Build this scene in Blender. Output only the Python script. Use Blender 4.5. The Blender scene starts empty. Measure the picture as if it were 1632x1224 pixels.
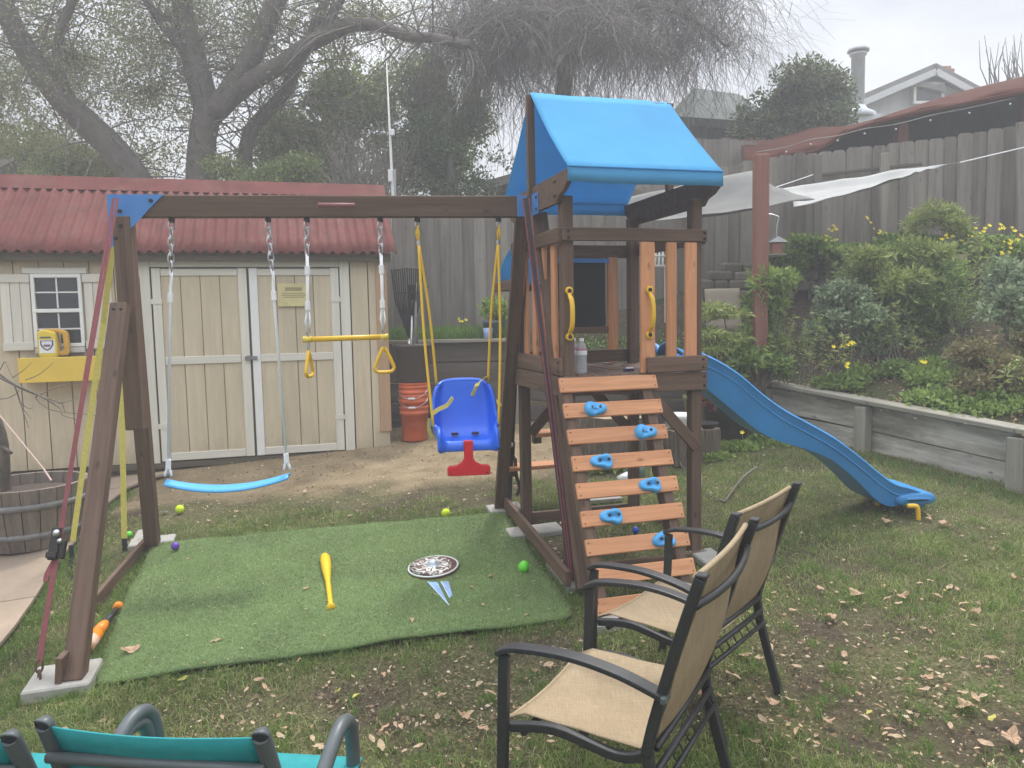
import bpy, bmesh, math, random
import numpy as np
from mathutils import Vector, Matrix, noise

scene = bpy.context.scene
COL = scene.collection
rnd = random.Random(11)
nrs = np.random.RandomState(5)
V = Vector

# ------------------------------------------------------------------ camera
FPX, CX, CY, EYE = 1226.0, 816.0, 612.0, 1.62
pit, rol = math.radians(5.0), math.radians(1.1)
_r0 = V((1, 0, 0)); _u0 = V((0, math.sin(pit), math.cos(pit))); CF = V((0, math.cos(pit), -math.sin(pit)))
CR = math.cos(rol) * _r0 - math.sin(rol) * _u0
CU = math.sin(rol) * _r0 + math.cos(rol) * _u0
cam = bpy.data.cameras.new('camera')
cam.sensor_width = 36.0; cam.lens = 36.0 * FPX / 1632.0
cam.clip_start = 0.05; cam.clip_end = 2000
camo = bpy.data.objects.new('camera', cam); COL.objects.link(camo)
camo.matrix_world = Matrix(((CR.x, CU.x, -CF.x, 0), (CR.y, CU.y, -CF.y, 0), (CR.z, CU.z, -CF.z, EYE), (0, 0, 0, 1)))
scene.camera = camo

# ------------------------------------------------------------------ sky, sun, exposure
SUN_EL, SUN_AZ = math.radians(58), math.radians(20)      # azimuth from +Y towards +X
world = bpy.data.worlds.new('World'); scene.world = world; world.use_nodes = True
wn, wl = world.node_tree.nodes, world.node_tree.links
wn.clear()
wo = wn.new('ShaderNodeOutputWorld'); bg = wn.new('ShaderNodeBackground'); bg.inputs[1].default_value = 0.1
sky = wn.new('ShaderNodeTexSky'); sky.sky_type = 'NISHITA'; sky.sun_disc = False
sky.sun_elevation = SUN_EL; sky.sun_rotation = SUN_AZ; sky.dust_density = 4
tc = wn.new('ShaderNodeTexCoord')
sep = wn.new('ShaderNodeSeparateXYZ'); wl.new(tc.outputs['Generated'], sep.inputs[0])
def wmath(op, a, b=None, c=None):
    n = wn.new('ShaderNodeMath'); n.operation = op
    for i, x in enumerate((a, b, c)):
        if x is None: continue
        if isinstance(x, (int, float)): n.inputs[i].default_value = x
        else: wl.new(x, n.inputs[i])
    return n.outputs[0]
# flat cloud layer seen in perspective: direction divided by its height
zc = wmath('ADD', wmath('MAXIMUM', sep.outputs[2], 0.0), 0.22)
cmb = wn.new('ShaderNodeCombineXYZ')
wl.new(wmath('DIVIDE', sep.outputs[0], zc), cmb.inputs[0]); wl.new(wmath('DIVIDE', sep.outputs[1], zc), cmb.inputs[1])
nz = wn.new('ShaderNodeTexNoise'); nz.inputs['Scale'].default_value = 1.15; nz.inputs['Detail'].default_value = 5; nz.inputs['Roughness'].default_value = .52
nz.inputs['Distortion'].default_value = .5
wl.new(cmb.outputs[0], nz.inputs[0])
rp = wn.new('ShaderNodeValToRGB')
rp.color_ramp.elements[0].position = .34; rp.color_ramp.elements[0].color = (.46, .50, .57, 1)
rp.color_ramp.elements[1].position = .66; rp.color_ramp.elements[1].color = (.98, 1.0, 1.03, 1)
wl.new(nz.outputs[0], rp.inputs[0])
# overcast luminance law: brighter towards the zenith
zz_ = wmath('MAXIMUM', sep.outputs[2], 0.0)
lum = wmath('MULTIPLY_ADD', wmath('MULTIPLY', zz_, zz_), 17.0, 4.4)
vm = wn.new('ShaderNodeVectorMath'); vm.operation = 'SCALE'; wl.new(rp.outputs[0], vm.inputs[0]); wl.new(lum, vm.inputs['Scale'])
mx = wn.new('ShaderNodeMix'); mx.data_type = 'RGBA'; mx.inputs[0].default_value = .93
wl.new(sky.outputs[0], mx.inputs[6]); wl.new(vm.outputs[0], mx.inputs[7])
wl.new(mx.outputs[2], bg.inputs[0]); wl.new(bg.outputs[0], wo.inputs[0])

sun = bpy.data.lights.new('sun', 'SUN'); sun.energy = 1.5; sun.angle = math.radians(10); sun.color = (1, .965, .91)
suno = bpy.data.objects.new('sun', sun); COL.objects.link(suno)
_sd = V((math.sin(SUN_AZ) * math.cos(SUN_EL), math.cos(SUN_AZ) * math.cos(SUN_EL), math.sin(SUN_EL)))
suno.rotation_euler = _sd.to_track_quat('Z', 'Y').to_euler()
suno.location = (0, 0, 30)
scene.view_settings.view_transform = 'Standard'; scene.view_settings.look = 'None'
scene.view_settings.exposure = 1.14; scene.view_settings.gamma = 1

# ------------------------------------------------------------------ positions
def ray(x, y): return CR * ((x - CX) / FPX) - CU * ((y - CY) / FPX) + CF
def P(x, y, Y):                      # point seen at photo pixel (x, y), at world depth Y
    d = ray(x, y); return V((0, 0, EYE)) + d * (Y / d.y)
def PZ(x, y, z):                     # the same at world height z
    d = ray(x, y); return V((0, 0, EYE)) + d * ((z - EYE) / d.z)
def sst(a, b, x):
    t = min(1, max(0, (x - a) / (b - a))); return t * t * (3 - 2 * t)
def gz(x, y):                        # lawn height: the yard rises gently to the back and to the right
    yy = min(9.2, max(3.2, y)); xx = min(4.6, max(-7, x))
    z = .085 * (yy - 3.4) + .035 * (xx - 1.1)
    z += sst(9.7, 12.5, y) * (1.0 + .2 * min(5, max(0, x + 1)))
    return z
def G(x, y, dz=0.0):                 # pixel to lawn
    d = ray(x, y); t = (EYE - dz + .085 * 3.4 + .035 * 1.1) / (.085 * d.y + .035 * d.x - d.z)
    p = V((0, 0, EYE)) + d * t; return p

# ------------------------------------------------------------------ object helpers
WM = {}
def put(o, parent, M):
    if parent is not None:
        o.parent = parent; o.matrix_parent_inverse = Matrix(); o.matrix_local = WM[parent.name].inverted() @ M
    else: o.matrix_local = M
    WM[o.name] = M.copy()
def link(o, parent=None, M=None):
    COL.objects.link(o); put(o, parent, M if M is not None else Matrix()); return o
def tag(o, label=None, cat=None, group=None, kind=None):
    if label: o['label'] = label
    if cat: o['category'] = cat
    if group: o['group'] = group
    if kind: o['kind'] = kind
    return o
def thing(name, label, cat, loc, group=None):
    o = bpy.data.objects.new(name, None); o.empty_display_size = .1
    link(o, None, Matrix.Translation(V(loc))); return tag(o, label, cat, group)
def mesh(name, vf, mat, smooth=False):
    v, f = vf
    m = bpy.data.meshes.new(name); m.from_pydata([tuple(p) for p in v], [], f)
    if mat: m.materials.append(mat)
    if smooth: m.shade_smooth()
    return m
def obj(name, vf, mat, parent=None, smooth=False, base=True):
    """world-space verts -> object with its origin at the middle (foot for top-level things)"""
    v, f = vf
    a = np.array([tuple(p) for p in v], float); lo, hi = a.min(0), a.max(0); c = (lo + hi) / 2
    if parent is None: c[2] = lo[2]
    m = mesh(name, ((a - c).tolist(), f), mat, smooth)
    return link(bpy.data.objects.new(name, m), parent, Matrix.Translation(V(c)))
def np_mesh(name, verts, faces, mat, parent=None, smooth=False):
    me = bpy.data.meshes.new(name)
    c = (verts.min(0) + verts.max(0)) / 2
    if parent is None: c[2] = verts[:, 2].min()
    verts = (verts - c).astype(np.float32)
    n, k = faces.shape
    me.vertices.add(len(verts)); me.vertices.foreach_set('co', verts.ravel())
    me.loops.add(n * k); me.loops.foreach_set('vertex_index', faces.astype(np.int32).ravel())
    me.polygons.add(n); me.polygons.foreach_set('loop_start', np.arange(0, n * k, k, dtype=np.int32))
    if smooth: me.polygons.foreach_set('use_smooth', np.ones(n, bool))
    me.update(calc_edges=True)
    me.materials.append(mat)
    return link(bpy.data.objects.new(name, me), parent, Matrix.Translation(V(c.tolist())))
def inst(name, me, M, parent=None):
    return link(bpy.data.objects.new(name, me), parent, M)
def join(*vfs):
    v, f = [], []
    for a, b in vfs:
        n = len(v); v += list(a); f += [tuple(i + n for i in q) for q in b]
    return v, f
def xf(vf, M): return [M @ V(p) for p in vf[0]], vf[1]

def cbox(lx, ly, lz, b=.004):        # chamfered box centred on the origin
    x, y, z = lx / 2, ly / 2, lz / 2; b = min(b, x * .45, y * .45, z * .45)
    bm = bmesh.new(); bmesh.ops.create_cube(bm, size=1)
    for q in bm.verts: q.co = V((q.co.x * lx, q.co.y * ly, q.co.z * lz))
    if b > 0: bmesh.ops.bevel(bm, geom=list(bm.edges), offset=b, segments=1, affect='EDGES')
    v = [q.co.copy() for q in bm.verts]; bm.verts.index_update(); f = [tuple(q.index for q in fc.verts) for fc in bm.faces]
    bm.free(); return v, f
_bc = {}
def box_me(lx, ly, lz, mat, b=.004):
    k = (round(lx, 2), round(ly, 3), round(lz, 3), mat.name, b)
    if k not in _bc: _bc[k] = mesh('board', cbox(k[0], k[1], k[2], b), mat)
    return _bc[k]
def frame(x, up):
    x = V(x).normalized(); up = V(up); z = (up - x * up.dot(x)).normalized(); y = z.cross(x)
    return Matrix(((x.x, y.x, z.x, 0), (x.y, y.y, z.y, 0), (x.z, y.z, z.z, 0), (0, 0, 0, 1)))
def board(name, p0, p1, w, t, up, mat, parent=None, b=.004):
    """plank from p0 to p1; its thickness t lies along `up`, its width w across"""
    p0, p1 = V(p0), V(p1)
    M = frame(p1 - p0, up); M.translation = (p0 + p1) / 2
    return inst(name, box_me((p1 - p0).length, w, t, mat, b), M, parent)
def obox(c, lx, ly, lz, xdir=(1, 0, 0), up=(0, 0, 1), b=.004):   # verts of a box in world space
    M = frame(xdir, up); M.translation = V(c); return xf(cbox(lx, ly, lz, b), M)

def tube(path, r, seg=8, caps=True, flat=None):
    pts = [V(p) for p in path]; n = len(pts)
    rs = r if isinstance(r, (list, tuple)) else [r] * n
    v, f = [], []; prev = None
    for i, p in enumerate(pts):
        d = (pts[min(i + 1, n - 1)] - pts[max(i - 1, 0)]).normalized()
        if prev is None:
            a = V((0, 0, 1)) if abs(d.z) < .9 else V((1, 0, 0)); prev = (a - d * a.dot(d)).normalized()
        else: prev = (prev - d * prev.dot(d)).normalized()
        q = d.cross(prev)
        for k in range(seg):
            an = 2 * math.pi * k / seg
            v.append(p + (prev * math.cos(an) + q * math.sin(an) * (flat or 1)) * rs[i])
    for i in range(n - 1):
        for k in range(seg):
            k2 = (k + 1) % seg
            f.append((i * seg + k, i * seg + k2, (i + 1) * seg + k2, (i + 1) * seg + k))
    if caps: f.append(tuple(range(seg - 1, -1, -1))); f.append(tuple(range((n - 1) * seg, n * seg)))
    return v, f
def strap(path, w, t, side):         # flat webbing: width along `side`
    pts = [V(p) for p in path]; v, f = [], []; n = len(pts)
    for i, p in enumerate(pts):
        d = (pts[min(i + 1, n - 1)] - pts[max(i - 1, 0)]).normalized()
        s = V(side); s = (s - d * s.dot(d)).normalized(); q = d.cross(s)
        for a, b in ((-1, -1), (1, -1), (1, 1), (-1, 1)): v.append(p + s * (a * w / 2) + q * (b * t / 2))
    for i in range(n - 1):
        for k in range(4): f.append((i * 4 + k, i * 4 + (k + 1) % 4, i * 4 + 4 + (k + 1) % 4, i * 4 + 4 + k))
    f.append((3, 2, 1, 0)); f.append(tuple(range(4 * n - 4, 4 * n)))
    return v, f
def lathe(prof, c, seg=24, axis=(0, 0, 1)):
    M = frame(V(axis).orthogonal(), axis); M.translation = V(c)
    v, f = [], []; n = len(prof)
    for r, z in prof:
        for k in range(seg):
            a = 2 * math.pi * k / seg; v.append(M @ V((r * math.cos(a), r * math.sin(a), z)))
    for i in range(n - 1):
        for k in range(seg):
            k2 = (k + 1) % seg; f.append((i * seg + k, i * seg + k2, (i + 1) * seg + k2, (i + 1) * seg + k))
    if prof[0][0] > 1e-4: f.append(tuple(range(seg - 1, -1, -1)))
    if prof[-1][0] > 1e-4: f.append(tuple(range((n - 1) * seg, n * seg)))
    return v, f
def ball(c, r, n=16):
    return lathe([(max(r * math.sin(math.pi * i / 12), 1e-5), -r * math.cos(math.pi * i / 12)) for i in range(13)], c, n)
def prism(poly, M, t):               # 2-D outline extruded by t along local z, both ways
    n = len(poly); v = [M @ V((x, y, -t / 2)) for x, y in poly] + [M @ V((x, y, t / 2)) for x, y in poly]
    f = [tuple(range(n - 1, -1, -1)), tuple(range(n, 2 * n))] + [(i, (i + 1) % n, n + (i + 1) % n, n + i) for i in range(n)]
    return v, f
def grid(fn, nu, nv):
    v = [fn(i / nu, j / nv) for j in range(nv + 1) for i in range(nu + 1)]
    f = [(j * (nu + 1) + i, j * (nu + 1) + i + 1, (j + 1) * (nu + 1) + i + 1, (j + 1) * (nu + 1) + i) for j in range(nv) for i in range(nu)]
    return v, f
def bez(pts, n):                     # Catmull-Rom through the points
    pts = [V(p) for p in pts]; out = []
    for i in range(len(pts) - 1):
        p0, p1, p2, p3 = pts[max(i - 1, 0)], pts[i], pts[i + 1], pts[min(i + 2, len(pts) - 1)]
        for k in range(n):
            t = k / n
            out.append(.5 * ((2 * p1) + (p2 - p0) * t + (2 * p0 - 5 * p1 + 4 * p2 - p3) * t * t + (3 * p1 - p0 - 3 * p2 + p3) * t ** 3))
    out.append(pts[-1]); return out
def solid(o, t, off=0, sub=0):
    m = o.modifiers.new('thickness', 'SOLIDIFY'); m.thickness = t; m.offset = off
    if sub:
        s = o.modifiers.new('smooth', 'SUBSURF'); s.levels = sub; s.render_levels = sub
    return o
def link_chain(p0, p1, ll=.045, r=.0035):
    p0, p1 = V(p0), V(p1); L = (p1 - p0).length; n = max(1, round(L / (ll * .72))); parts = []
    for i in range(n):
        c = p0.lerp(p1, (i + .5) / n); d = (p1 - p0).normalized()
        s = (d.orthogonal() if i % 2 == 0 else d.cross(d.orthogonal())).normalized()
        pts = []
        for k in range(12):
            a = 2 * math.pi * k / 12
            pts.append(c + d * (math.sin(a) * ll * .5) + s * (math.cos(a) * ll * .26))
        pts += pts[:2]
        parts.append(tube(pts, r, 5, False))
    return join(*parts)
# ------------------------------------------------------------------ materials
def newmat(name):
    m = bpy.data.materials.new(name); m.use_nodes = True
    nt = m.node_tree; b = nt.nodes['Principled BSDF']; return m, nt, b
class NT:
    def __init__(s, nt): s.n, s.l = nt.nodes, nt.links
    def new(s, t, **kw):
        x = s.n.new('ShaderNode' + t)
        for k, v in kw.items(): setattr(x, k, v)
        return x
    def ln(s, a, b): s.l.new(a, b)
    def noise(s, vec, scale, detail=4, rough=.55, dist=0):
        x = s.new('TexNoise'); x.inputs['Scale'].default_value = scale; x.inputs['Detail'].default_value = detail
        x.inputs['Roughness'].default_value = rough; x.inputs['Distortion'].default_value = dist
        if vec is not None: s.ln(vec, x.inputs['Vector'])
        return x.outputs['Fac']
    def ramp(s, fac, stops):
        x = s.new('ValToRGB'); e = x.color_ramp.elements
        while len(e) < len(stops): e.new(.5)
        for q, (p, c) in zip(e, stops): q.position = p; q.color = (*c, 1) if len(c) == 3 else c
        s.ln(fac, x.inputs[0]); return x.outputs[0]
    def math(s, op, a, b=None, c=None, clamp=False):
        x = s.new('Math', operation=op, use_clamp=clamp)
        for i, q in enumerate((a, b, c)):
            if q is None: continue
            if isinstance(q, (int, float)): x.inputs[i].default_value = q
            else: s.ln(q, x.inputs[i])
        return x.outputs[0]
    def mix(s, fac, a, b, mode='MIX'):
        x = s.new('Mix', data_type='RGBA', blend_type=mode)
        for i, q in ((0, fac), (6, a), (7, b)):
            if isinstance(q, (int, float)): x.inputs[i].default_value = q
            elif isinstance(q, tuple): x.inputs[i].default_value = (*q, 1) if len(q) == 3 else q
            else: s.ln(q, x.inputs[i])
        return x.outputs[2]
    def bump(s, h, strength, dist, bsdf):
        x = s.new('Bump'); x.inputs['Strength'].default_value = strength; x.inputs['Distance'].default_value = dist
        s.ln(h, x.inputs['Height']); s.ln(x.outputs[0], bsdf.inputs['Normal'])
    def coord(s, scale=(1, 1, 1), jitter=True, out='Object'):
        tc = s.new('TexCoord'); mp = s.new('Mapping'); mp.inputs['Scale'].default_value = scale
        s.ln(tc.outputs[out], mp.inputs[0])
        if jitter:
            oi = s.new('ObjectInfo'); k = s.math('MULTIPLY', oi.outputs['Random'], 37.0)
            cb = s.new('CombineXYZ')
            for i in range(3): s.ln(k, cb.inputs[i])
            s.ln(cb.outputs[0], mp.inputs['Location'])
        return mp.outputs[0]
def c_(c, k): return tuple(min(1, x * k) for x in c)
def plain(name, col, rough=.5, var=.12, scale=9, bump=0, bscale=60, metal=0, dirt=None, spec=.5, orand=.0, bd=.002):
    m, nt, b = newmat(name); n = NT(nt); co = n.coord()
    f = n.noise(co, scale, 5)
    out = n.ramp(f, [(.25, c_(col, 1 - var)), (.75, c_(col, 1 + var))])
    if dirt:
        d = n.noise(co, scale * .45, 6, .65)
        out = n.mix(n.math('MULTIPLY', n.math('SUBTRACT', d, .47, clamp=True), dirt[1] * 6, clamp=True), out, dirt[0])
    if orand:
        oi = n.new('ObjectInfo'); hs = n.new('HueSaturation'); n.ln(out, hs.inputs['Color'])
        n.ln(n.math('MULTIPLY_ADD', oi.outputs['Random'], orand * 2, 1 - orand), hs.inputs['Value']); out = hs.outputs[0]
    n.ln(out, b.inputs['Base Color'])
    b.inputs['Metallic'].default_value = metal; b.inputs['Specular IOR Level'].default_value = spec
    n.ln(n.math('MULTIPLY_ADD', n.noise(co, scale * 2.3, 4), .24, rough - .12, clamp=True), b.inputs['Roughness'])
    if bump: n.bump(n.noise(co, bscale, 5, .6), bump, bd, b)
    return m
def wood(name, dark, light, rough=.65, grain=1.0, orand=.16, bump=.35, weather=None, axis=0, knots=True, splash=None):
    """grain runs along the local axis of the plank"""
    m, nt, b = newmat(name); n = NT(nt)
    sc = [26 * grain] * 3; sc[axis] = 1.6 * grain
    co = n.coord(tuple(sc)); f = n.noise(co, 1.0, 6, .62, .6)
    sc2 = [110 * grain] * 3; sc2[axis] = 3.5 * grain
    fine = n.noise(n.coord(tuple(sc2)), 1.0, 3, .6)
    out = n.ramp(n.math('ADD', n.math('MULTIPLY', f, .65), n.math('MULTIPLY', fine, .35)), [(.3, dark), (.66, light)])
    if knots:
        sk = [9.0] * 3; sk[axis] = 4.0
        vo = n.new('TexVoronoi'); vo.inputs['Scale'].default_value = 1.0; n.ln(n.coord(tuple(sk)), vo.inputs['Vector'])
        out = n.mix(n.math('SUBTRACT', 1, n.math('MULTIPLY', vo.outputs['Distance'], 7.5), clamp=True), out, c_(dark, .55))
    if weather:
        w = n.noise(n.coord((1.3, 5, 5) if axis == 0 else (5, 5, 1.3)), 1.0, 5, .65)
        out = n.mix(n.math('MULTIPLY', n.math('SUBTRACT', w, .42, clamp=True), weather[1] * 5, clamp=True), out, weather[0])
    if splash:                       # mud splashed up from the ground, ragged upper edge
        sp = n.new('SeparateXYZ'); n.ln(n.coord(jitter=False), sp.inputs[0]); e_ = n.math('ADD', sp.outputs[2], n.math('MULTIPLY', n.noise(n.coord((6, 6, 3)), 1, 5, .65), .9))
        out = n.mix(n.math('MULTIPLY', n.math('SUBTRACT', splash[1], e_), 1.6, clamp=True), out, splash[0])
    oi = n.new('ObjectInfo'); hs = n.new('HueSaturation'); n.ln(out, hs.inputs['Color'])
    n.ln(n.math('MULTIPLY_ADD', oi.outputs['Random'], orand * 2, 1 - orand), hs.inputs['Value'])
    n.ln(hs.outputs[0], b.inputs['Base Color']); b.inputs['Roughness'].default_value = rough
    b.inputs['Specular IOR Level'].default_value = .3
    n.bump(n.math('ADD', f, n.math('MULTIPLY', fine, .6)), bump, .002, b)
    return m
def leafm(name, cols, trans=.35, rough=.55, big_=(2.2, .62, 1.25)):
    """leaf colours vary from leaf to leaf"""
    m, nt, b = newmat(name); n = NT(nt)
    g = n.new('NewGeometry'); out = n.ramp(g.outputs['Random Per Island'], [(i / max(1, len(cols) - 1), c) for i, c in enumerate(cols)])
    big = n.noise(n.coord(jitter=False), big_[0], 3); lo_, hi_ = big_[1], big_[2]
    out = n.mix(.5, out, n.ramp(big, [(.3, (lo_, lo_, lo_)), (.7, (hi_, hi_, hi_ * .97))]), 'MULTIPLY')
    out = n.mix(1.0, out, (1.28, 1.28, 1.28), 'MULTIPLY')
    n.ln(out, b.inputs['Base Color']); b.inputs['Roughness'].default_value = rough; b.inputs['Specular IOR Level'].default_value = .35
    tr = n.new('BsdfTranslucent'); n.ln(out, tr.inputs[0]); ms = n.new('MixShader'); ms.inputs[0].default_value = trans
    o = nt.nodes['Material Output']; n.ln(b.outputs[0], ms.inputs[1]); n.ln(tr.outputs[0], ms.inputs[2]); n.ln(ms.outputs[0], o.inputs[0])
    return m
def glass(name, col=(1, 1, 1), rough=.03):
    m, nt, b = newmat(name); b.inputs['Base Color'].default_value = (*col, 1); b.inputs['Roughness'].default_value = rough
    b.inputs['Transmission Weight'].default_value = .72; b.inputs['IOR'].default_value = 1.2; return m

m_stain = wood('brown stained lumber', (.070, .042, .028), (.178, .112, .078), .65, .8, .14, .45)
m_cedar = wood('orange cedar slats', (.42, .18, .080), (.68, .335, .175), .6, 1.0, .1, .3)
m_tarp = plain('blue tarp vinyl', (.125, .47, .78), .82, .05, 3, .35, 6, bd=.012, spec=.12, dirt=((.15, .37, .60), .22))
def translucent(m, k):
    nt = m.node_tree; b = nt.nodes['Principled BSDF']; tr = nt.nodes.new('ShaderNodeBsdfTranslucent'); ms = nt.nodes.new('ShaderNodeMixShader'); ms.inputs[0].default_value = k
    nt.links.new(b.inputs['Base Color'].links[0].from_socket, tr.inputs[0]); nt.links.new(b.outputs[0], ms.inputs[1]); nt.links.new(tr.outputs[0], ms.inputs[2]); nt.links.new(ms.outputs[0], nt.nodes['Material Output'].inputs[0])
translucent(m_tarp, .38)
m_holdm = plain('sky blue plastic', (.08, .40, .80), .4, .06, 20)
m_slide = plain('blue slide plastic', (.030, .225, .53), .42, .10, 4, .08, 5, spec=.4, bd=.01, dirt=((.07, .22, .42), .2))
m_blueseat = plain('royal blue plastic', (.012, .13, .74), .36, .05, 10)
m_brk = plain('blue painted steel', (.06, .22, .55), .4, .08, 14)
m_yel = plain('yellow plastic', (.78, .47, .025), .38, .05, 14)
m_yrope = plain('yellow rope', (.74, .46, .03), .7, .12, 120, .6, 300)
m_red = plain('red plastic', (.62, .012, .022), .36, .06, 12)
m_redstrap = plain('faded red webbing', (.24, .070, .075), .85, .2, 60, .4, 500)
m_blackstrap = plain('dark webbing', (.045, .035, .04), .75, .25, 60, .4, 500)
m_ystrap = plain('pale yellow webbing', (.72, .64, .16), .75, .12, 60, .4, 500)
m_rope = plain('white rope', (.84, .84, .86), .75, .08, 80, .6, 260)
m_flue = plain('pale metal flue', (.66, .68, .71), .5, .1, 8)
m_zinc = plain('galvanised steel', (.55, .56, .57), .35, .15, 40, metal=1)
m_dkmetal = plain('dark hardware', (.035, .033, .032), .5, .3, 60, metal=.5)
m_rust = plain('rusty chain', (.10, .055, .035), .75, .4, 90, .4, 200)
m_shedwall = wood('cream painted siding', (.53, .445, .315), (.64, .55, .40), .7, .7, .05, .3, ((.42, .36, .26), .3), axis=2, knots=False, splash=((.30, .245, .155), -.30))
m_shedtrim = wood('off white painted trim', (.60, .575, .50), (.72, .69, .61), .65, .8, .06, .25, axis=0, knots=False)
m_shedtan = wood('tan corner board', (.40, .255, .15), (.50, .33, .20), .65, .8, .05, .25, axis=0, knots=False)
m_shedbase = wood('grey skid timber', (.085, .07, .05), (.15, .125, .09), .85, .8, .12, .5)
m_roofred = plain('red corrugated sheet', (.145, .041, .034), .85, .25, 5, .15, 60, dirt=((.19, .105, .085), .35), spec=.25, orand=.06)
m_white = plain('white vinyl', (.80, .80, .78), .4, .04, 10)
m_pane = plain('dark window glass', (.03, .032, .034), .06, .2, 6, spec=.8)
m_ybox = plain('yellow painted box', (.74, .52, .075), .55, .07, 6, .1, 80)
m_notice = plain('faded yellow notice', (.62, .55, .28), .7, .12, 12)
m_print = plain('faded print', (.34, .29, .15), .75, .15, 40)
m_fence = wood('weathered fence board', (.118, .104, .089), (.26, .23, .198), .88, .55, .22, .8, ((.28, .26, .235), .35))
m_fencedk = wood('dark weathered rail', (.085, .075, .066), (.18, .16, .14), .85, .6, .2, .6)
m_retain = wood('silvered retaining plank', (.29, .265, .22), (.78, .74, .67), .88, .3, .10, .7, ((.17, .15, .115), .7))
m_cap = wood('grey cap board', (.20, .185, .15), (.38, .355, .30), .85, .5, .1, .6, ((.16, .15, .10), .3))
m_bedwood = wood('dark raised bed timber', (.065, .055, .045), (.145, .125, .105), .85, .5, .18, .6)
m_conc = plain('concrete paver', (.36, .345, .315), .9, .14, 14, .6, 70, dirt=((.30, .28, .23), .4))
m_stamp = plain('stamped concrete', (.33, .255, .19), .9, .2, 2.4, .9, 9, dirt=((.22, .175, .135), .5), bd=.012, spec=.2)
m_barrel = wood('weathered barrel stave', (.115, .092, .074), (.245, .20, .165), .8, .8, .15, .5, axis=2, knots=False)
m_hoop = plain('grey iron hoop', (.20, .20, .20), .65, .25, 30)
m_soil = plain('potting soil', (.060, .042, .030), .95, .4, 30, 1, 50)
m_bark = plain('rough bark', (.115, .092, .072), .92, .4, 9, 1, 22, dirt=((.19, .17, .13), .5), bd=.02)
m_log = wood('split log bark', (.018, .013, .010), (.22, .17, .125), .92, 1.6, .1, 1.0, ((.25, .22, .18), .3), axis=2, knots=False)
m_barkg = plain('grey bark', (.125, .108, .092), .92, .35, 7, .9, 18, dirt=((.12, .125, .075), .4), bd=.02)
m_twig = plain('grey twig', (.165, .145, .122), .9, .3, 12)
m_cutwood = plain('cut log end', (.34, .255, .165), .85, .3, 12, .5, 40)
m_orange = plain('orange bucket plastic', (.62, .125, .035), .45, .12, 8, dirt=((.36, .11, .06), .3), orand=.1)
m_bin = plain('dark brown bin plastic', (.055, .036, .028), .5, .2, 8)
m_black = plain('black plastic', (.018, .018, .020), .5, .2, 14)
m_powder = plain('black powder coated steel', (.026, .026, .028), .42, .15, 30, spec=.5)
m_frameg = plain('grey steel tube', (.085, .10, .103), .42, .12, 20, spec=.5)
m_tennis = plain('neon felt ball', (.60, .80, .03), .9, .08, 60, .5, 250)
m_green = plain('lime plastic', (.14, .66, .035), .4, .05, 14)
m_purple = plain('purple plastic', (.14, .05, .42), .4, .06, 14)
m_bball = plain('blue plastic ball', (.012, .06, .45), .35, .06, 14)
m_batyel = plain('yellow bat plastic', (.78, .50, .012), .4, .05, 6)
m_orangebat = plain('bright orange plastic', (.85, .26, .012), .4, .05, 9)
m_navy = plain('navy print', (.03, .03, .11), .5, .1, 20)
m_palep = plain('pale printed sleeve', (.80, .52, .38), .5, .2, 40)
m_rim = plain('pale shield rim', (.62, .66, .64), .45, .1, 20)
m_boss = plain('silver shield boss', (.50, .57, .62), .3, .1, 10, metal=.4)
m_rubred = plain('dark red foam edge', (.12, .045, .04), .6, .2, 10)
m_blade = plain('pale blue blade', (.30, .46, .80), .35, .06, 10)
m_bladeedge = plain('silver blade edge', (.62, .74, .82), .35, .05, 10)
m_paper = plain('white scrap', (.80, .80, .80), .7, .05, 10)
m_chalk = plain('chalkboard black', (.018, .019, .020), .7, .35, 4)
m_sail2 = plain('lit sail cloth', (.34, .34, .33), .85, .06, 5, .2, 300)  # sail cloth made lighter for a top side in full light
m_sail = plain('shaded sail cloth', (.15, .147, .14), .85, .06, 5, .2, 300)  # sail cloth made darker: shade of the underside put into the colour
m_redpost = wood('red stained post', (.20, .085, .06), (.30, .135, .10), .7, .7, .05, .3)
m_pergola = plain('red brown cover', (.075, .022, .013), .9, .2, 2.5, .2, 12, spec=.05)
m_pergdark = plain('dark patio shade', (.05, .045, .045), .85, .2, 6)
m_house = wood('pale grey siding', (.55, .56, .56), (.66, .67, .67), .7, .25, .03, .15, axis=2, knots=False)
m_shingle = plain('grey shingle', (.22, .205, .19), .9, .25, 7, .8, 30, bd=.02)
m_darkgreen = plain('dark green roofing', (.085, .10, .09), .85, .2, 3, .4, 20)
m_terr = plain('terracotta', (.36, .16, .09), .8, .2, 10)
m_potgreen = plain('green glazed pot', (.10, .16, .125), .35, .2, 8)
m_potblue = plain('slate blue pot', (.10, .145, .20), .45, .15, 8)
m_cupblue = plain('pale blue cup', (.30, .38, .68), .45, .06, 8)
m_potdark = plain('dark planter', (.035, .026, .024), .6, .25, 10)
m_potnavy = plain('navy pot', (.03, .03, .065), .5, .2, 10)
m_potolive = plain('olive glazed pot', (.26, .235, .11), .5, .25, 8)
m_bowl = plain('white enamel', (.74, .74, .71), .35, .1, 8, dirt=((.5, .48, .42), .2))
m_stone = plain('terrace stone', (.20, .165, .14), .9, .35, 6, .9, 24, dirt=((.13, .12, .09), .4), orand=.25, bd=.01)
m_teal = plain('teal mesh fabric', (.010, .26, .27), .7, .1, 40, .5, 900)
m_tanloung = plain('tan lounger fabric', (.31, .26, .20), .8, .08, 12, .3, 300)
m_pinkrope = plain('faded pink cord', (.62, .45, .40), .8, .1, 40)
m_capw = plain('white bottle cap', (.80, .81, .82), .4, .03, 10)
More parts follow.
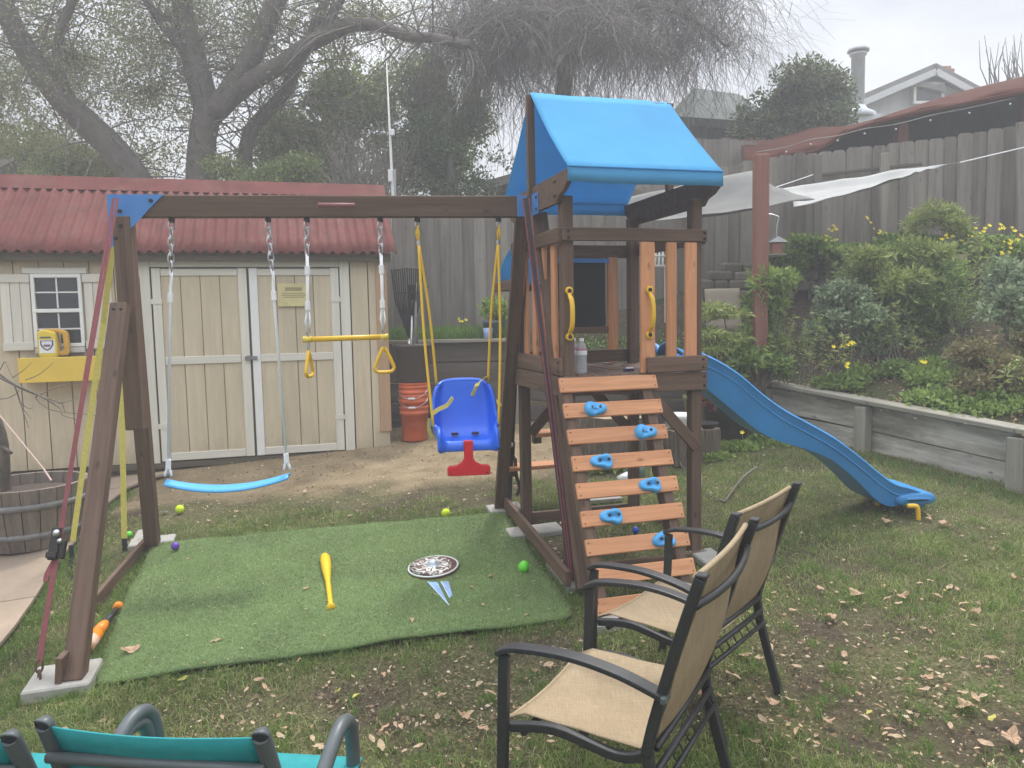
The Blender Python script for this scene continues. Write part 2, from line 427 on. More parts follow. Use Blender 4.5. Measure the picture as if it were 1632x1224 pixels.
m_label = plain('bottle label', (.70, .72, .76), .5, .1, 60)
m_labred = plain('bottle label band', (.42, .10, .16), .5, .2, 60)
m_bottle = glass('clear bottle plastic', (.86, .89, .92), .12)
m_jugamber = plain('amber jug plastic', (.66, .36, .045), .3, .15, 8)
m_jugyel = plain('yellow jug plastic', (.74, .55, .06), .4, .08, 8)
m_plaque = plain('dull red plaque', (.24, .085, .085), .5, .15, 30)

def sling(name, a, b):               # woven sling fabric: fine crossed threads
    m, nt, bs = newmat(name); n = NT(nt)
    f1 = n.noise(n.coord((420, 18, 18)), 1, 2, .5); f2 = n.noise(n.coord((18, 420, 18)), 1, 2, .5)
    big = n.noise(n.coord((4, 4, 4)), 1, 5, .6)
    out = n.ramp(n.math('ADD', n.math('MULTIPLY', n.math('ADD', f1, f2), .35), n.math('MULTIPLY', big, .3)), [(.36, a), (.64, b)])
    n.ln(out, bs.inputs['Base Color']); bs.inputs['Roughness'].default_value = .8; bs.inputs['Specular IOR Level'].default_value = .25
    n.bump(n.math('ADD', f1, f2), .35, .001, bs)
    tr = n.new('BsdfTranslucent'); n.ln(out, tr.inputs[0]); ms = n.new('MixShader'); ms.inputs[0].default_value = .22
    o = nt.nodes['Material Output']; n.ln(bs.outputs[0], ms.inputs[1]); n.ln(tr.outputs[0], ms.inputs[2]); n.ln(ms.outputs[0], o.inputs[0])
    return m
m_sling = sling('tan sling fabric', (.315, .235, .145), (.50, .39, .255))
def barkpatt(name):                  # knotwork of pale bands on a brown shield face
    m, nt, b = newmat(name); n = NT(nt)
    co = n.coord((1, 1, 1), False)
    w = n.new('TexWave', wave_type='RINGS'); w.inputs['Scale'].default_value = 9; w.inputs['Distortion'].default_value = 18
    w.inputs['Detail'].default_value = 2.2; w.inputs['Detail Scale'].default_value = 1.6; n.ln(co, w.inputs[0])
    gate = n.noise(co, 9, 2)
    pat = n.math('MULTIPLY', n.math('GREATER_THAN', w.outputs['Fac'], .52), n.math('GREATER_THAN', gate, .40))
    base = n.ramp(n.noise(n.coord((4, 60, 4), False), 1, 4), [(.3, (.085, .05, .042)), (.7, (.17, .105, .085))])
    n.ln(n.mix(pat, base, (.72, .71, .66)), b.inputs['Base Color']); b.inputs['Roughness'].default_value = .5
    n.bump(pat, .3, .002, b); return m
m_shield = barkpatt('carved shield face')

def groundmat():
    m, nt, b = newmat('lawn soil'); n = NT(nt)
    tcn = n.new('TexCoord'); co = tcn.outputs['Object']
    soil = n.ramp(n.noise(co, 30, 8, .7), [(.3, (.032, .024, .016)), (.55, (.08, .062, .04)), (.75, (.16, .13, .088))])
    thatch = n.ramp(n.noise(co, 55, 8, .72), [(.34, (.035, .04, .016)), (.5, (.09, .09, .038)), (.66, (.22, .185, .105))])
    out = n.mix(n.math('MULTIPLY', n.math('SUBTRACT', n.noise(co, 1.7, 6, .6), .46, clamp=True), 7, clamp=True), thatch, soil)
    # bare trodden dirt in front of the shed and up to the raised bed
    sp = n.new('SeparateXYZ'); n.ln(co, sp.inputs[0])
    edge = n.math('ADD', n.math('ADD', sp.outputs[1], n.math('MULTIPLY', sp.outputs[0], -.12)), n.math('MULTIPLY', n.noise(co, 1.6, 6, .6), 1.1))
    right = n.math('SUBTRACT', .9, sp.outputs[0]); right = n.math('ADD', right, n.math('MULTIPLY', n.noise(co, 2.2, 5, .6), .8))
    msk = n.math('MULTIPLY', n.math('MULTIPLY', n.math('SUBTRACT', edge, 7.03), 3.2, clamp=True), n.math('MULTIPLY', right, 1.6, clamp=True), clamp=True)
    dirt = n.ramp(n.math('ADD', n.math('MULTIPLY', n.noise(co, 3.5, 5, .6), .5), n.math('MULTIPLY', n.noise(co, 70, 6, .7), .5)), [(.34, (.135, .10, .058)), (.5, (.26, .20, .12)), (.66, (.36, .285, .18))])
    out = n.mix(msk, out, dirt)
    n.ln(out, b.inputs['Base Color']); b.inputs['Roughness'].default_value = .95; b.inputs['Specular IOR Level'].default_value = .15
    n.bump(n.math('ADD', n.noise(co, 45, 8, .7), n.math('MULTIPLY', n.noise(co, 9, 4), 1.5)), .8, .012, b)
    return m
m_ground = groundmat()
def hillmat():
    m, nt, b = newmat('hillside mulch'); n = NT(nt); co = n.new('TexCoord').outputs['Object']
    out = n.ramp(n.noise(co, 26, 8, .72), [(.3, (.04, .03, .021)), (.52, (.105, .078, .052)), (.74, (.22, .175, .12))])
    grn = n.ramp(n.noise(co, 40, 6, .7), [(.3, (.02, .036, .010)), (.7, (.075, .11, .03))])
    n.ln(n.mix(n.math('MULTIPLY', n.math('SUBTRACT', n.noise(co, 1.3, 5, .6), .5, clamp=True), 8, clamp=True), out, grn), b.inputs['Base Color'])
    b.inputs['Roughness'].default_value = .95; b.inputs['Specular IOR Level'].default_value = .15
    n.bump(n.noise(co, 30, 8, .7), 1, .02, b); return m
m_hill = hillmat()
m_turf = plain('turf backing', (.11, .165, .06), .9, .2, 20, .6, 200)
m_turfblade = leafm('turf fibre', [(.185, .25, .09), (.25, .33, .125), (.36, .44, .205), (.225, .295, .11)], .25, .6, (1.6, .22, 1.45))  # strong broad noise puts soft shade patches into the fibre colour
m_grass = leafm('grass blade', [(.085, .14, .026), (.135, .20, .04), (.20, .25, .07), (.36, .34, .17), (.11, .18, .032)], .35, .6, (3.0, .40, 1.5))
m_lushgrass = leafm('lush grass blade', [(.075, .15, .025), (.12, .21, .04), (.17, .26, .06)], .4, .6)
m_dryleaf = leafm('dry leaf', [(.22, .14, .09), (.36, .24, .15), (.50, .38, .26), (.28, .18, .11), (.58, .48, .36)], .2, .7)
m_chip = leafm('bark chip', [(.05, .036, .025), (.10, .075, .05), (.17, .13, .09), (.30, .24, .17), (.07, .05, .035)], .05, .85)
m_brownleaf = leafm('tan fallen leaf', [(.33, .21, .135), (.40, .26, .17), (.46, .34, .23)], .2, .7)
m_yellowleaf = leafm('yellow fallen leaf', [(.52, .42, .09), (.44, .44, .12)], .3, .6)
m_oak = leafm('oak leaf', [(.13, .14, .065), (.20, .215, .095), (.28, .285, .135), (.215, .19, .105)], .3, .6)
m_ever = leafm('evergreen leaf', [(.085, .115, .038), (.175, .22, .07), (.275, .32, .105)], .4, .6)
m_everd = leafm('dark evergreen leaf', [(.05, .075, .034), (.09, .12, .052), (.15, .185, .085)], .25, .6)
m_bushl = leafm('glossy bush leaf', [(.045, .065, .026), (.085, .115, .045), (.19, .215, .09)], .3, .5)
m_glaucous = leafm('blue green leaf', [(.13, .175, .095), (.21, .27, .15), (.31, .375, .225)], .25, .6)
m_lime = leafm('lime leaf', [(.13, .20, .045), (.22, .31, .075), (.34, .42, .13)], .4, .6)
m_mid = leafm('mid green leaf', [(.09, .145, .032), (.17, .25, .06), (.28, .37, .105)], .35, .6)
m_feather = leafm('feathery green leaf', [(.14, .185, .048), (.25, .30, .085), (.36, .40, .145)], .35, .6)
m_olive = leafm('olive brown leaf', [(.13, .12, .05), (.20, .17, .075), (.27, .225, .11)], .3, .6)
m_redleaf = leafm('red leaf', [(.10, .022, .02), (.17, .04, .035), (.22, .075, .06)], .3, .6)
m_petal = leafm('yellow petal', [(.80, .62, .02), (.90, .76, .04)], .3, .6)
# ------------------------------------------------------------------ ground and hillside
def gzn(x, y): return gz(x, y) + .012 * noise.noise(V((x * 1.2, y * 1.2, 3))) * sst(0, 1, 9 - abs(x)) 
xs = [-300, -120, -60, -30, -18, -12, -9] + [round(-7.5 + .11 * i, 3) for i in range(118)] + [6, 8, 11, 16, 30, 60, 120, 300]
ys = [-300, -100, -40, -15, -6, -2, 0] + [round(.6 + .11 * i, 3) for i in range(87)] + [10.6, 11.2, 11.8, 12.5, 14, 18, 26, 50, 120, 300]
gv = [(x, y, gzn(x, y)) for y in ys for x in xs]; nx = len(xs)
gf = [(j * nx + i, j * nx + i + 1, (j + 1) * nx + i + 1, (j + 1) * nx + i) for j in range(len(ys) - 1) for i in range(nx - 1)]
me = mesh('ground', (gv, gf), m_ground, True)
ground = inst('ground', me, Matrix()); tag(ground, 'patchy lawn and bare dirt sloping up to the back', kind='structure')

WALL = [V(p) for p in ((4.75, 3.9, .62), (4.3, 4.62, .66), (3.76, 5.6, .71), (3.19, 6.83, .80), (2.60, 7.72, .90), (1.3, 8.35, 1.05), (.05, 8.75, 1.33), (-1.75, 8.85, 1.34))]
FBASE = [V(p) for p in ((10.5, 7.4, 2.45), (8.5, 8.2, 2.4), (6.0, 9.0, 2.26), (4.5, 9.35, 2.2), (3.0, 9.6, 2.12), (1.5, 9.75, 1.75), (0, 9.85, 1.38), (-5.5, 9.95, 1.3))]
FTOP = [3.90, 3.80, 3.70, 3.58, 3.47, 3.14, 2.92, 2.86]
def hill(u, v):                      # u along the wall, v from wall to fence
    k = min(6, int(u * 7)); t = u * 7 - k
    a = WALL[k].lerp(WALL[k + 1], t); b = FBASE[k].lerp(FBASE[k + 1], t)
    p = a.lerp(b, v); p.z = a.z + (b.z - a.z) * (v ** 1.15) - .03
    p.z += .09 * noise.noise(V((p.x * 1.1, p.y * 1.1, 7))) * math.sin(math.pi * min(1, v * 1.05)) + .03 * noise.noise(V((p.x * 4, p.y * 4, 1)))
    return p
hv = grid(lambda i, j: hill(i, j), 110, 40)
hs = obj('hillside', hv, m_hill, None, True); tag(hs, 'planted earth slope behind the retaining wall', kind='structure')
_hs = np.array([tuple(p) for p in hv[0]])
def hz(x, y):
    d = (_hs[:, 0] - x) ** 2 + (_hs[:, 1] - y) ** 2; return float(_hs[d.argmin(), 2])

# stamped concrete patio on the left
pat = [G(-30, 1075), G(25, 1010), G(62, 955), G(95, 900), G(128, 862), G(165, 815), G(205, 785), G(238, 770), V((-3.2, 7.25, 0)), V((-7.5, 6.0, 0)), V((-7.5, 3.5, 0)), V((-3.2, 3.3, 0))]
patio = bpy.data.objects.new('patio', None); link(patio, None, Matrix.Translation((-4.5, 5, 0))); tag(patio, 'pinkish stamped concrete patio beside the lawn', kind='structure')
from mathutils.geometry import intersect_line_line_2d
def clip(poly, n, d):                # keep n.p <= d
    out = []
    for i in range(len(poly)):
        a, b = poly[i], poly[(i + 1) % len(poly)]; da, db = n.dot(a) - d, n.dot(b) - d
        if da <= 0: out.append(a)
        if da * db < 0: out.append(a.lerp(b, da / (da - db)))
    return out
for lo, hi in ((-9, 4.12), (4.13, 5.32), (5.33, 6.45), (6.46, 9)):
    nrm = V((-.28, .96, 0)); sh = 1.0
    q = clip(clip([V((p.x, p.y, 0)) for p in pat], nrm, hi + sh), -nrm, -lo - sh)
    if len(q) < 3: continue
    bm = bmesh.new(); vs = [bm.verts.new((p.x, p.y, 0)) for p in q]; fc = bm.faces.new(vs)
    bmesh.ops.triangulate(bm, faces=[fc])
    bmesh.ops.subdivide_edges(bm, edges=list(bm.edges), cuts=5, use_grid_fill=True)
    for w in bm.verts: w.co.z = gz(w.co.x, w.co.y) + .028 + .006 * noise.noise(V((w.co.x * 2, w.co.y * 2, 0)))
    if sum(f.normal.z for f in bm.faces) < 0: bmesh.ops.reverse_faces(bm, faces=list(bm.faces))
    e = bmesh.ops.extrude_face_region(bm, geom=list(bm.faces))
    for w in e['geom']:
        if isinstance(w, bmesh.types.BMVert): w.co.z += .02
    bm.verts.index_update(); vf = ([w.co.copy() for w in bm.verts], [tuple(x.index for x in f.verts) for f in bm.faces]); bm.free()
    obj('slab', vf, m_stamp, patio)

# ------------------------------------------------------------------ retaining wall
rw = thing('retaining_wall', 'low silvered plank retaining wall with cap board beside the slide', 'retaining wall', (3.4, 6.4, gz(3.4, 6.4)))
for k in range(0, 4):
    a, b = WALL[k], WALL[k + 1]; d = (b - a).normalized(); nrm = V((-d.y, d.x, 0)).normalized()   # towards the lawn
    for i in range(2):
        lo = gz(a.x, a.y) - .06; ha = (a.z - .02 - lo) / 2
        lo2 = gz(b.x, b.y) - .06; hb = (b.z - .02 - lo2) / 2
        pa = V((a.x, a.y, lo + ha * (i + .5))); pb = V((b.x, b.y, lo2 + hb * (i + .5)))
        board('plank', pa - nrm * (.012 * rnd.random()), pb - nrm * (.012 * rnd.random()), min(ha, hb) - .008, .045, nrm, m_retain, rw, .006)
    if k < 4:
        board('post', V((b.x, b.y, gz(b.x, b.y) - .1)) + nrm * .075, V((b.x, b.y, b.z - .035)) + nrm * .075, .12, .10, nrm, m_cap, rw, .008)
    board('cap_board', a + nrm * .03 + V((0, 0, .012)), b + nrm * .03 + V((0, 0, .012)), .19, .04, (0, 0, 1), m_cap, rw, .006)
for k in (4, 5):
    a, b = WALL[k], WALL[k + 1]
    for i in range(4):
        za, zb = gz(a.x, a.y), gz(b.x, b.y); ha, hb = (a.z - za) / 4, (b.z - zb) / 4
        board('plank', V((a.x, a.y, za + ha * (i + .5))), V((b.x, b.y, zb + hb * (i + .5))), min(ha, hb) - .006, .05, (b - a).cross(V((0, 0, 1))), m_bedwood, rw, .006)

bed = thing('raised_bed', 'dark timber raised bed in front of the weathered fence', 'raised bed', (-.8, 8.8, gz(-.8, 8.8)))
a, b = V((.06, 8.72, 0)), V((-1.75, 8.84, 0))
for i in range(4):
    z = .42 + i * .232
    board('plank', V((a.x, a.y, z + .115)), V((b.x, b.y, z + .115)), .222, .06, (0, -1, 0), m_bedwood, bed, .008)
board('cap_board', V((a.x, a.y - .03, 1.36)), V((b.x, b.y - .03, 1.36)), .16, .035, (0, 0, 1), m_cap, bed)
board('post', V((.03, 8.66, .4)), V((.03, 8.66, 1.335)), .11, .07, (0, -1, 0), m_cap, bed, .008)

# ------------------------------------------------------------------ fence, board by board
fence = thing('board_fence', 'weathered grey dog eared board fence along the back of the yard', 'fence', (2, 9.7, 1.9))
def fencepts():
    for k in range(7):
        a, b = FBASE[k], FBASE[k + 1]; L = (b - a).length; d = (b - a) / L
        n = int(L / .147)
        for i in range(n):
            t = (i + .5) / n; yield a.lerp(b, t), FTOP[k] * (1 - t) + FTOP[k + 1] * t, d, L / n
_fm = {}
for _fi, (p, top, d, w) in enumerate(fencepts()):
    if p.x < -2.6: continue
    h = round((top - p.z + .35) / .06) * .06 + rnd.choice((0, 0, .03)); key = (round(h, 2), rnd.randrange(3))
    if key not in _fm:
        ww = .152 + .003 * key[1]; e = .022 + .006 * key[1]
        poly = [(-h / 2, -ww / 2), (h / 2 - e * 1.1, -ww / 2), (h / 2, -ww / 2 + e), (h / 2, ww / 2 - e), (h / 2 - e * 1.1, ww / 2), (-h / 2, ww / 2)]
        _fm[key] = mesh('fence_board', prism(poly, Matrix(), .018), m_fence)
    nrm = V((d.y, -d.x, 0)).normalized()
    if nrm.y > 0: nrm = -nrm
    up = V((rnd.gauss(0, .006), 0, 1)).normalized()
    M = frame(up, nrm); M.translation = V((p.x, p.y, top - h / 2 + rnd.gauss(0, .012))) + nrm * (.022 * (_fi % 2) + .002 * rnd.random())
    inst('fence_board', _fm[key], M, fence)
for k in range(7):
    a, b = FBASE[k], FBASE[k + 1]
    for dz in (.35, FTOP[k] - a.z - .22):
        board('rail', a + V((0, .05, dz)), b + V((0, .05, (.35 if dz == .35 else FTOP[k + 1] - b.z - .22))), .09, .04, (0, 1, 0), m_fencedk, fence)
# a rail and a post on this side of the fence, above the garden
nr = V((-.2, -.97, 0))
board('rail', P(1305, 279, 9.42), P(1470, 261, 9.16), .035, .03, nr, m_fencedk, fence)
for x, t, bt in ((1303, 247, 420), (1628, 195, 370), (1410, 244, 400)):
    Y = 9.5 - (x - 1200) / 1226 * 1.75
    board('post', P(x, bt, Y - .09), P(x, t, Y - .09), .10, .06, nr, m_fence, fence)

# ------------------------------------------------------------------ shed
SU = V((math.cos(math.radians(16)), math.sin(math.radians(16)), 0)); SN = V((-SU.y, SU.x, 0))
S0 = P(258, 736, 7.4); SZ = S0.z
def S(s, d, z): return V((S0.x, S0.y, 0)) + SU * s + SN * d + V((0, 0, z))
def Sp(px, py, d=0):                 # pixel to (s, z) on the shed front
    o = S(0, d, EYE) - V((0, 0, EYE)); r = ray(px, py); t = o.dot(SN) / r.dot(SN)
    q = V((0, 0, EYE)) + r * t; return (q - V((S0.x, S0.y, 0))).dot(SU), q.z
m_groove = plain('siding groove paint', (.25, .215, .16), .8, .1, 9)
shed = thing('garden_shed', 'cream wooden garden shed with red corrugated roof and double doors', 'shed', S(.2, .9, gz(-3, 8)))
EAVE, RIDGE, SL, SR, DEP = 2.27, 3.06, -2.6, 2.22, 1.8
# walls: each siding panel stands proud between its grooves
board('wall_sheet', S(SL, .03, (SZ + EAVE) / 2 + .02), S(SR, .03, (SZ + EAVE) / 2 + .02), EAVE - SZ + .04, .02, SN, m_groove, shed, 0)
def panels(s0, s1, w, z0, z1, name='siding_panel', d=0.0, par=shed, m=m_shedwall):
    n = max(1, round((s1 - s0) / w)); w = (s1 - s0) / n
    for i in range(n):
        c = S(s0 + w * (i + .5), d, (z0 + z1) / 2)
        M = frame(SU, (0, 0, 1)); M.translation = c
        inst(name, box_me(w - .007, .022, z1 - z0, m, .003), M, par)
panels(SL, -.11, .2, SZ, EAVE)
panels(1.86, SR, .185, SZ, EAVE)
for sgn, s in ((1, SR - .011), (-1, SL + .011)):       # end walls with gable
    poly = [(0, 0), (DEP, 0), (DEP, EAVE - SZ), (DEP / 2, RIDGE - SZ - .05), (0, EAVE - SZ)]
    M = Matrix(((SN.x, 0, SU.x, 0), (SN.y, 0, SU.y, 0), (0, 1, 0, 0), (0, 0, 0, 1))); M.translation = S(s, .02, SZ)
    obj('end_wall', prism(poly, M, .02), m_shedwall, shed)
board('back_wall', S(SL, DEP, (SZ + EAVE) / 2), S(SR, DEP, (SZ + EAVE) / 2), EAVE - SZ, .02, SN, m_shedwall, shed)
board('corner_board', S(SR - .045, -.021, SZ + .17), S(SR - .045, -.021, EAVE), .115, .018, SN, m_shedtan, shed)
board('skid', S(SL, .05, SZ - .075), S(SR - .1, .05, SZ - .075), .15, .05, SN, m_shedbase, shed)
board('skid', S(-.5, .0, SZ - .035), S(1.95, .0, SZ - .035), .06, .04, SN, m_shedbase, shed)
# doors
DT = Sp(254, 427)[1]
for s0, s1 in ((-.105, -.008), (1.758, 1.852)):
    board('door_casing', S((s0 + s1) / 2, -.018, SZ - .01), S((s0 + s1) / 2, -.018, DT + .09), s1 - s0, .02, SN, m_shedtrim, shed)
board('door_header', S(-.007, -.0175, DT + .05), S(1.757, -.0175, DT + .05), .085, .019, SN, m_shedtrim, shed)
for k, (s0, s1) in enumerate(((.0, .868), (.878, 1.75))):
    dr = obj('door', obox(S((s0 + s1) / 2, .004, (SZ + DT) / 2), s1 - s0, .02, DT - SZ, SU), m_groove, shed)
    if k: tag(dr, 'right shed door with a faded yellow notice')
    for a, b in ((s0 + .008, s0 + .085), (s1 - .085, s1 - .004)):
        board('stile', S((a + b) / 2, -.0215, SZ + .005), S((a + b) / 2, -.0215, DT - .005), b - a, .018, SN, m_shedtrim if not (k == 1 and a < 1) else m_white, dr)
    for z, h in ((SZ + .045, .075), (SZ + .98, .075), (DT - .045, .065)):
        board('door_rail', S(s0 + .087, -.0215, z), S(s1 - .087, -.0215, z), h, .018, SN, m_shedtrim, dr)
    n = 4; w = (s1 - s0 - .16) / n
    for i in range(n):
        M = frame(SU, (0, 0, 1)); M.translation = S(s0 + .082 + w * (i + .5), -.009, (SZ + DT) / 2)
        inst('door_panel', box_me(w - .007, .014, DT - SZ - .03, m_shedwall, .003), M, dr)
    if k == 0:
        obj('latch', join(obox(S(s1 + .005, -.04, SZ + .985), .12, .02, .035, SU), obox(S(s1 - .02, -.05, SZ + .985), .03, .02, .05, SU)), m_hoop, dr)
    for z in (SZ + .35, SZ + 1.55):
        obj('hinge', obox(S(s0 + .04 if k == 0 else s1 - .04, -.033, z), .1, .006, .05, SU, b=.001), m_shedtrim, dr)
a = Sp(442, 452); b = Sp(494, 488)
nt_ = obj('notice', obox(S((a[0] + b[0]) / 2, -.036, (a[1] + b[1]) / 2), b[0] - a[0], .003, a[1] - b[1], SU, b=.001), m_notice, shed); tag(nt_, 'faded yellow notice sheet pinned to the door')
for i, (w_, h_, z_) in enumerate(((.16, .035, .75), (.22, .008, .56), (.24, .008, .48), (.2, .008, .40))):
    obj('print_line', obox(S((a[0] + b[0]) / 2, -.0385, b[1] + (a[1] - b[1]) * z_), w_, .001, h_, SU, b=0), m_print, nt_)
# window, shutters, flower box
a = Sp(50, 437); b = Sp(139, 552); ws0, ws1, wz1, wz0 = a[0], b[0] - .005, a[1], b[1]
win = obj('window', join(*[obox(S((ws0 + ws1) / 2, -.035, z), ws1 - ws0, .05, .035, SU) for z in (wz0 + .018, (wz0 + wz1) / 2 + .0, wz1 - .018)],
                         *[obox(S(s, -.0352, (wz0 + wz1) / 2), .03, .046, wz1 - wz0 - .002, SU) for s in (ws0 + .015, ws1 - .015)]), m_white, shed)
for r in range(2):
    for q in range(2):
        for c in range(2):
            pw = (ws1 - ws0 - .06) / 2; hh = (wz1 - wz0) / 4
            zz = wz0 + hh * (r * 2 + q + .5); ss = ws0 + .03 + pw * (c + .5)
            obj('pane', obox(S(ss, -.024, zz), pw - .004, .004, hh - .016, SU, b=0), m_pane, win)
for r in range(2):
    zm = wz0 + (wz1 - wz0) * (.25 + .5 * r)
    obj('muntin', join(obox(S((ws0 + ws1) / 2, -.034, zm), ws1 - ws0 - .06, .012, .013, SU, b=.001), obox(S((ws0 + ws1) / 2, -.0345, zm), .013, .012, (wz1 - wz0) / 2 - .05, SU, b=.001)), m_white, win)
board('window_head', S(ws0 - .07, -.025, wz1 + .03), S(ws1 + .05, -.025, wz1 + .03), .055, .02, SN, m_shedtrim, shed)
board('window_sill', S(ws0, -.04, wz0 - .03), S(ws1, -.04, wz0 - .03), .05, .04, SN, m_shedtrim, shed)
for s0, s1 in ((ws0 - .255, ws0 - .012), (ws1 + .012, ws1 + .25)):
    sh = obj('shutter', obox(S((s0 + s1) / 2, -.018, (wz0 + wz1) / 2 - .01), s1 - s0 - .01, .008, wz1 - wz0 + .0, SU), m_shedtrim, shed)
    w = (s1 - s0) / 3
    for i in range(3):
        board('slat', S(s0 + w * (i + .5), -.028, wz0 - .02), S(s0 + w * (i + .5), -.028, wz1 - .0), w - .006, .012, SN, m_shedtrim, sh)
    for z in (wz0 + .015, wz1 - .04):
        board('batten', S(s0 - .004, -.041, z), S(s1 + .004, -.041, z), .075, .013, SN, m_shedtrim, sh)
a = Sp(28, 571, -.2); b = Sp(162, 606, -.2)
fb = obj('flower_box', join(obox(S((a[0] + b[0]) / 2, -.2, (a[1] + b[1]) / 2), b[0] - a[0], .02, a[1] - b[1], SU),
         obox(S(a[0] + .01, -.115, (a[1] + b[1]) / 2), .02, .15, a[1] - b[1] - .004, SU), obox(S(b[0] - .01, -.115, (a[1] + b[1]) / 2), .02, .15, a[1] - b[1] - .004, SU),
         obox(S((a[0] + b[0]) / 2, -.115, b[1] + .012), b[0] - a[0] - .01, .15, .02, SU)), m_ybox, shed)
tag(fb, 'yellow flower box under the shed window')
obj('soil', obox(S((a[0] + b[0]) / 2, -.115, a[1] - .03), b[0] - a[0] - .042, .148, .03, SU), m_soil, fb)
BOXTOP = a[1]
# corrugated roof sheets and ridge cap
def corr(s0, s1, front=True):
    d0, d1 = (-.17, .905) if front else (DEP + .17, .895); pitch = (RIDGE - 2.262) / 1.07
    def fn(u, v):
        s = s0 + (s1 - s0) * u; d = d0 + (d1 - d0) * v
        z = RIDGE - abs(.9 - d) * pitch + .017 * math.sin(2 * math.pi * s / .098) + .02
        return S(s, d, z)
    return grid(fn, int((s1 - s0) / .0123), 5)
sheets = [(-2.72, -1.78), (-1.80, -.86), (-.88, .06), (.04, .98), (.96, 1.90), (1.88, 2.33)]
for i, (s0, s1) in enumerate(sheets):
    v, f = corr(s0, s1); v = [p + V((0, 0, .004 * (i % 2))) for p in v]
    solid(obj('roof_sheet', (v, f), m_roofred, shed, True), .003)
solid(obj('roof_sheet', corr(-2.72, 2.33, False), m_roofred, shed, True), .003)
obj('ridge_cap', prism([(-.15, -.105), (-.14, -.11), (0, .035), (.14, -.11), (.15, -.105), (0, .05)], Matrix(((SN.x, 0, SU.x, S(-.2, .9, 0).x), (SN.y, 0, SU.y, S(-.2, .9, 0).y), (0, 1, 0, RIDGE + .03), (0, 0, 0, 1))), 5.1), m_roofred, shed)
board('fascia', S(SL, -.10, EAVE - .025), S(SR + .05, -.10, EAVE - .025), .085, .02, SN, m_shedbase, shed)

# ------------------------------------------------------------------ neighbours behind the fence
pg = thing('patio_cover', 'red brown wavy patio cover on posts behind the fence', 'patio cover', P(1435, 230, 11.0))
fr = [(1183, 262, 11.2), (1222, 257, 11), (1262, 244, 10.9), (1300, 240, 10.8), (1345, 212, 10.7), (1395, 195, 10.6), (1450, 181, 10.5), (1535, 165, 10.3), (1640, 143, 10), (1760, 112, 9.6)]
bk = [(1183, 222, 12.6), (1222, 224, 12.6), (1262, 214, 12.6), (1300, 203, 12.6), (1345, 202, 12.6), (1395, 190, 12.6), (1450, 172, 12.6), (1535, 146, 12.6), (1640, 120, 12.4), (1760, 84, 12.0)]
fr = bez([P(*q) for q in fr], 4); bk = bez([P(*q) for q in bk], 4); n = len(fr) - 1
def cov(u, v):
    i = round(u * n); p = fr[i].lerp(bk[i], v); p.z += .03 * math.sin(i * 1.3) * (1 - v); return p
solid(obj('cover', grid(cov, n, 4), m_pergola, pg, True), .02)
obj('edge_trim', tube([p + V((0, -.03, -.02)) for p in fr], .035, 6), m_pergola, pg)
for px, ty, Y in ((1436, 196, 10.9), (1205, 262, 11.4), (1640, 155, 10.5)):
    board('post', P(px, ty + 90, Y), P(px, ty, Y), .14, .14, (0, -1, 0), m_redpost, pg)
obj('gap_shade_sheet', grid(lambda u, v: (lambda p: V((p.x, p.y - .1, p.z - .05 - 2.2 * v)))(bk[round(u * n)]), n, 2), m_pergdark, pg)  # dark sheet added in place of the shade under the cover
sl = thing('string_lights', 'string of small white bulbs under the patio cover', 'string lights', P(1375, 200, 10.55))
pts = []
for i, (x, y) in enumerate(((1205, 250), (1253, 242), (1292, 230), (1335, 224), (1378, 213), (1428, 206), (1483, 192), (1545, 180), (1610, 166))):
    p = P(x, y, 10.6 - (x - 1205) / 405 * .7); pts.append(p + V((0, 0, .06)))
    obj('bulb', ball(p, .013, 10), m_rim, sl, True)
obj('wire', tube(bez(pts, 4), .006, 5), m_dkmetal, sl)

hs_ = thing('neighbour_house', 'pale grey gabled house rising behind the patio cover', 'house', P(1450, 260, 21))
HY = 21.0
pk = P(1482, 114, HY); le = P(1358, 168, HY); re_ = P(1560, 158, HY); zb = 3.2
wall = [(le.x + .25, zb), (re_.x + .9, zb), (re_.x + .9, le.z - .3), (pk.x, pk.z - .12), (le.x + .25, le.z - .02)]
obj('wall', prism(wall, Matrix(((1, 0, 0, 0), (0, 0, -1, HY + .25), (0, 1, 0, 0), (0, 0, 0, 1))), .3), m_house, hs_)
for a, b in ((pk, le - V((.35, 0, .12))), (pk, re_ + V((1.0, 0, -.5)))):
    nrm = (b - a).cross(V((0, 1, 0))).normalized(); nrm = nrm if nrm.z > 0 else -nrm
    board('roof_slope', (a + b) / 2 + V((0, -.3, 0)) + nrm * .05, (a + b) / 2 + V((0, 7, 0)) + nrm * .05, (b - a).length + .1, .14, nrm, m_shingle, hs_, .01)
    board('barge_board', a + V((0, -.32, -.1)), b + V((0, -.32, -.1)), .16, .04, (0, -1, 0), m_house, hs_)
wa, wb = P(1455, 138, HY), P(1497, 163, HY)
wn_ = obj('window', join(*[obox((wa + wb) / 2 + V((dx, -.12, dz)), lx, .08, lz) for dx, dz, lx, lz in ((0, .24, .8, .07), (0, -.24, .8, .07), (.37, 0, .06, .42), (-.37, 0, .06, .42))]), m_white, hs_)
obj('pane', obox((wa + wb) / 2 + V((0, -.1, 0)), .7, .02, .44), m_pane, wn_)
board('window_hood', P(1452, 136, HY) + V((0, -.2, 0)), P(1500, 147, HY) + V((0, -.2, 0)), .12, .14, (0, 0, 1), m_shingle, hs_)
obj('chimney', join(obox(P(1502, 122, HY + 2), .32, .32, .5), obox(P(1502, 116, HY + 2), .45, .45, .1)), m_terr, hs_)
cv = thing('flue_pipe', 'galvanised metal flue pipe with round cap and flared base', 'flue pipe', P(1365, 185, 16))
q = P(1366, 180, 16); tp = P(1370, 84, 16).z
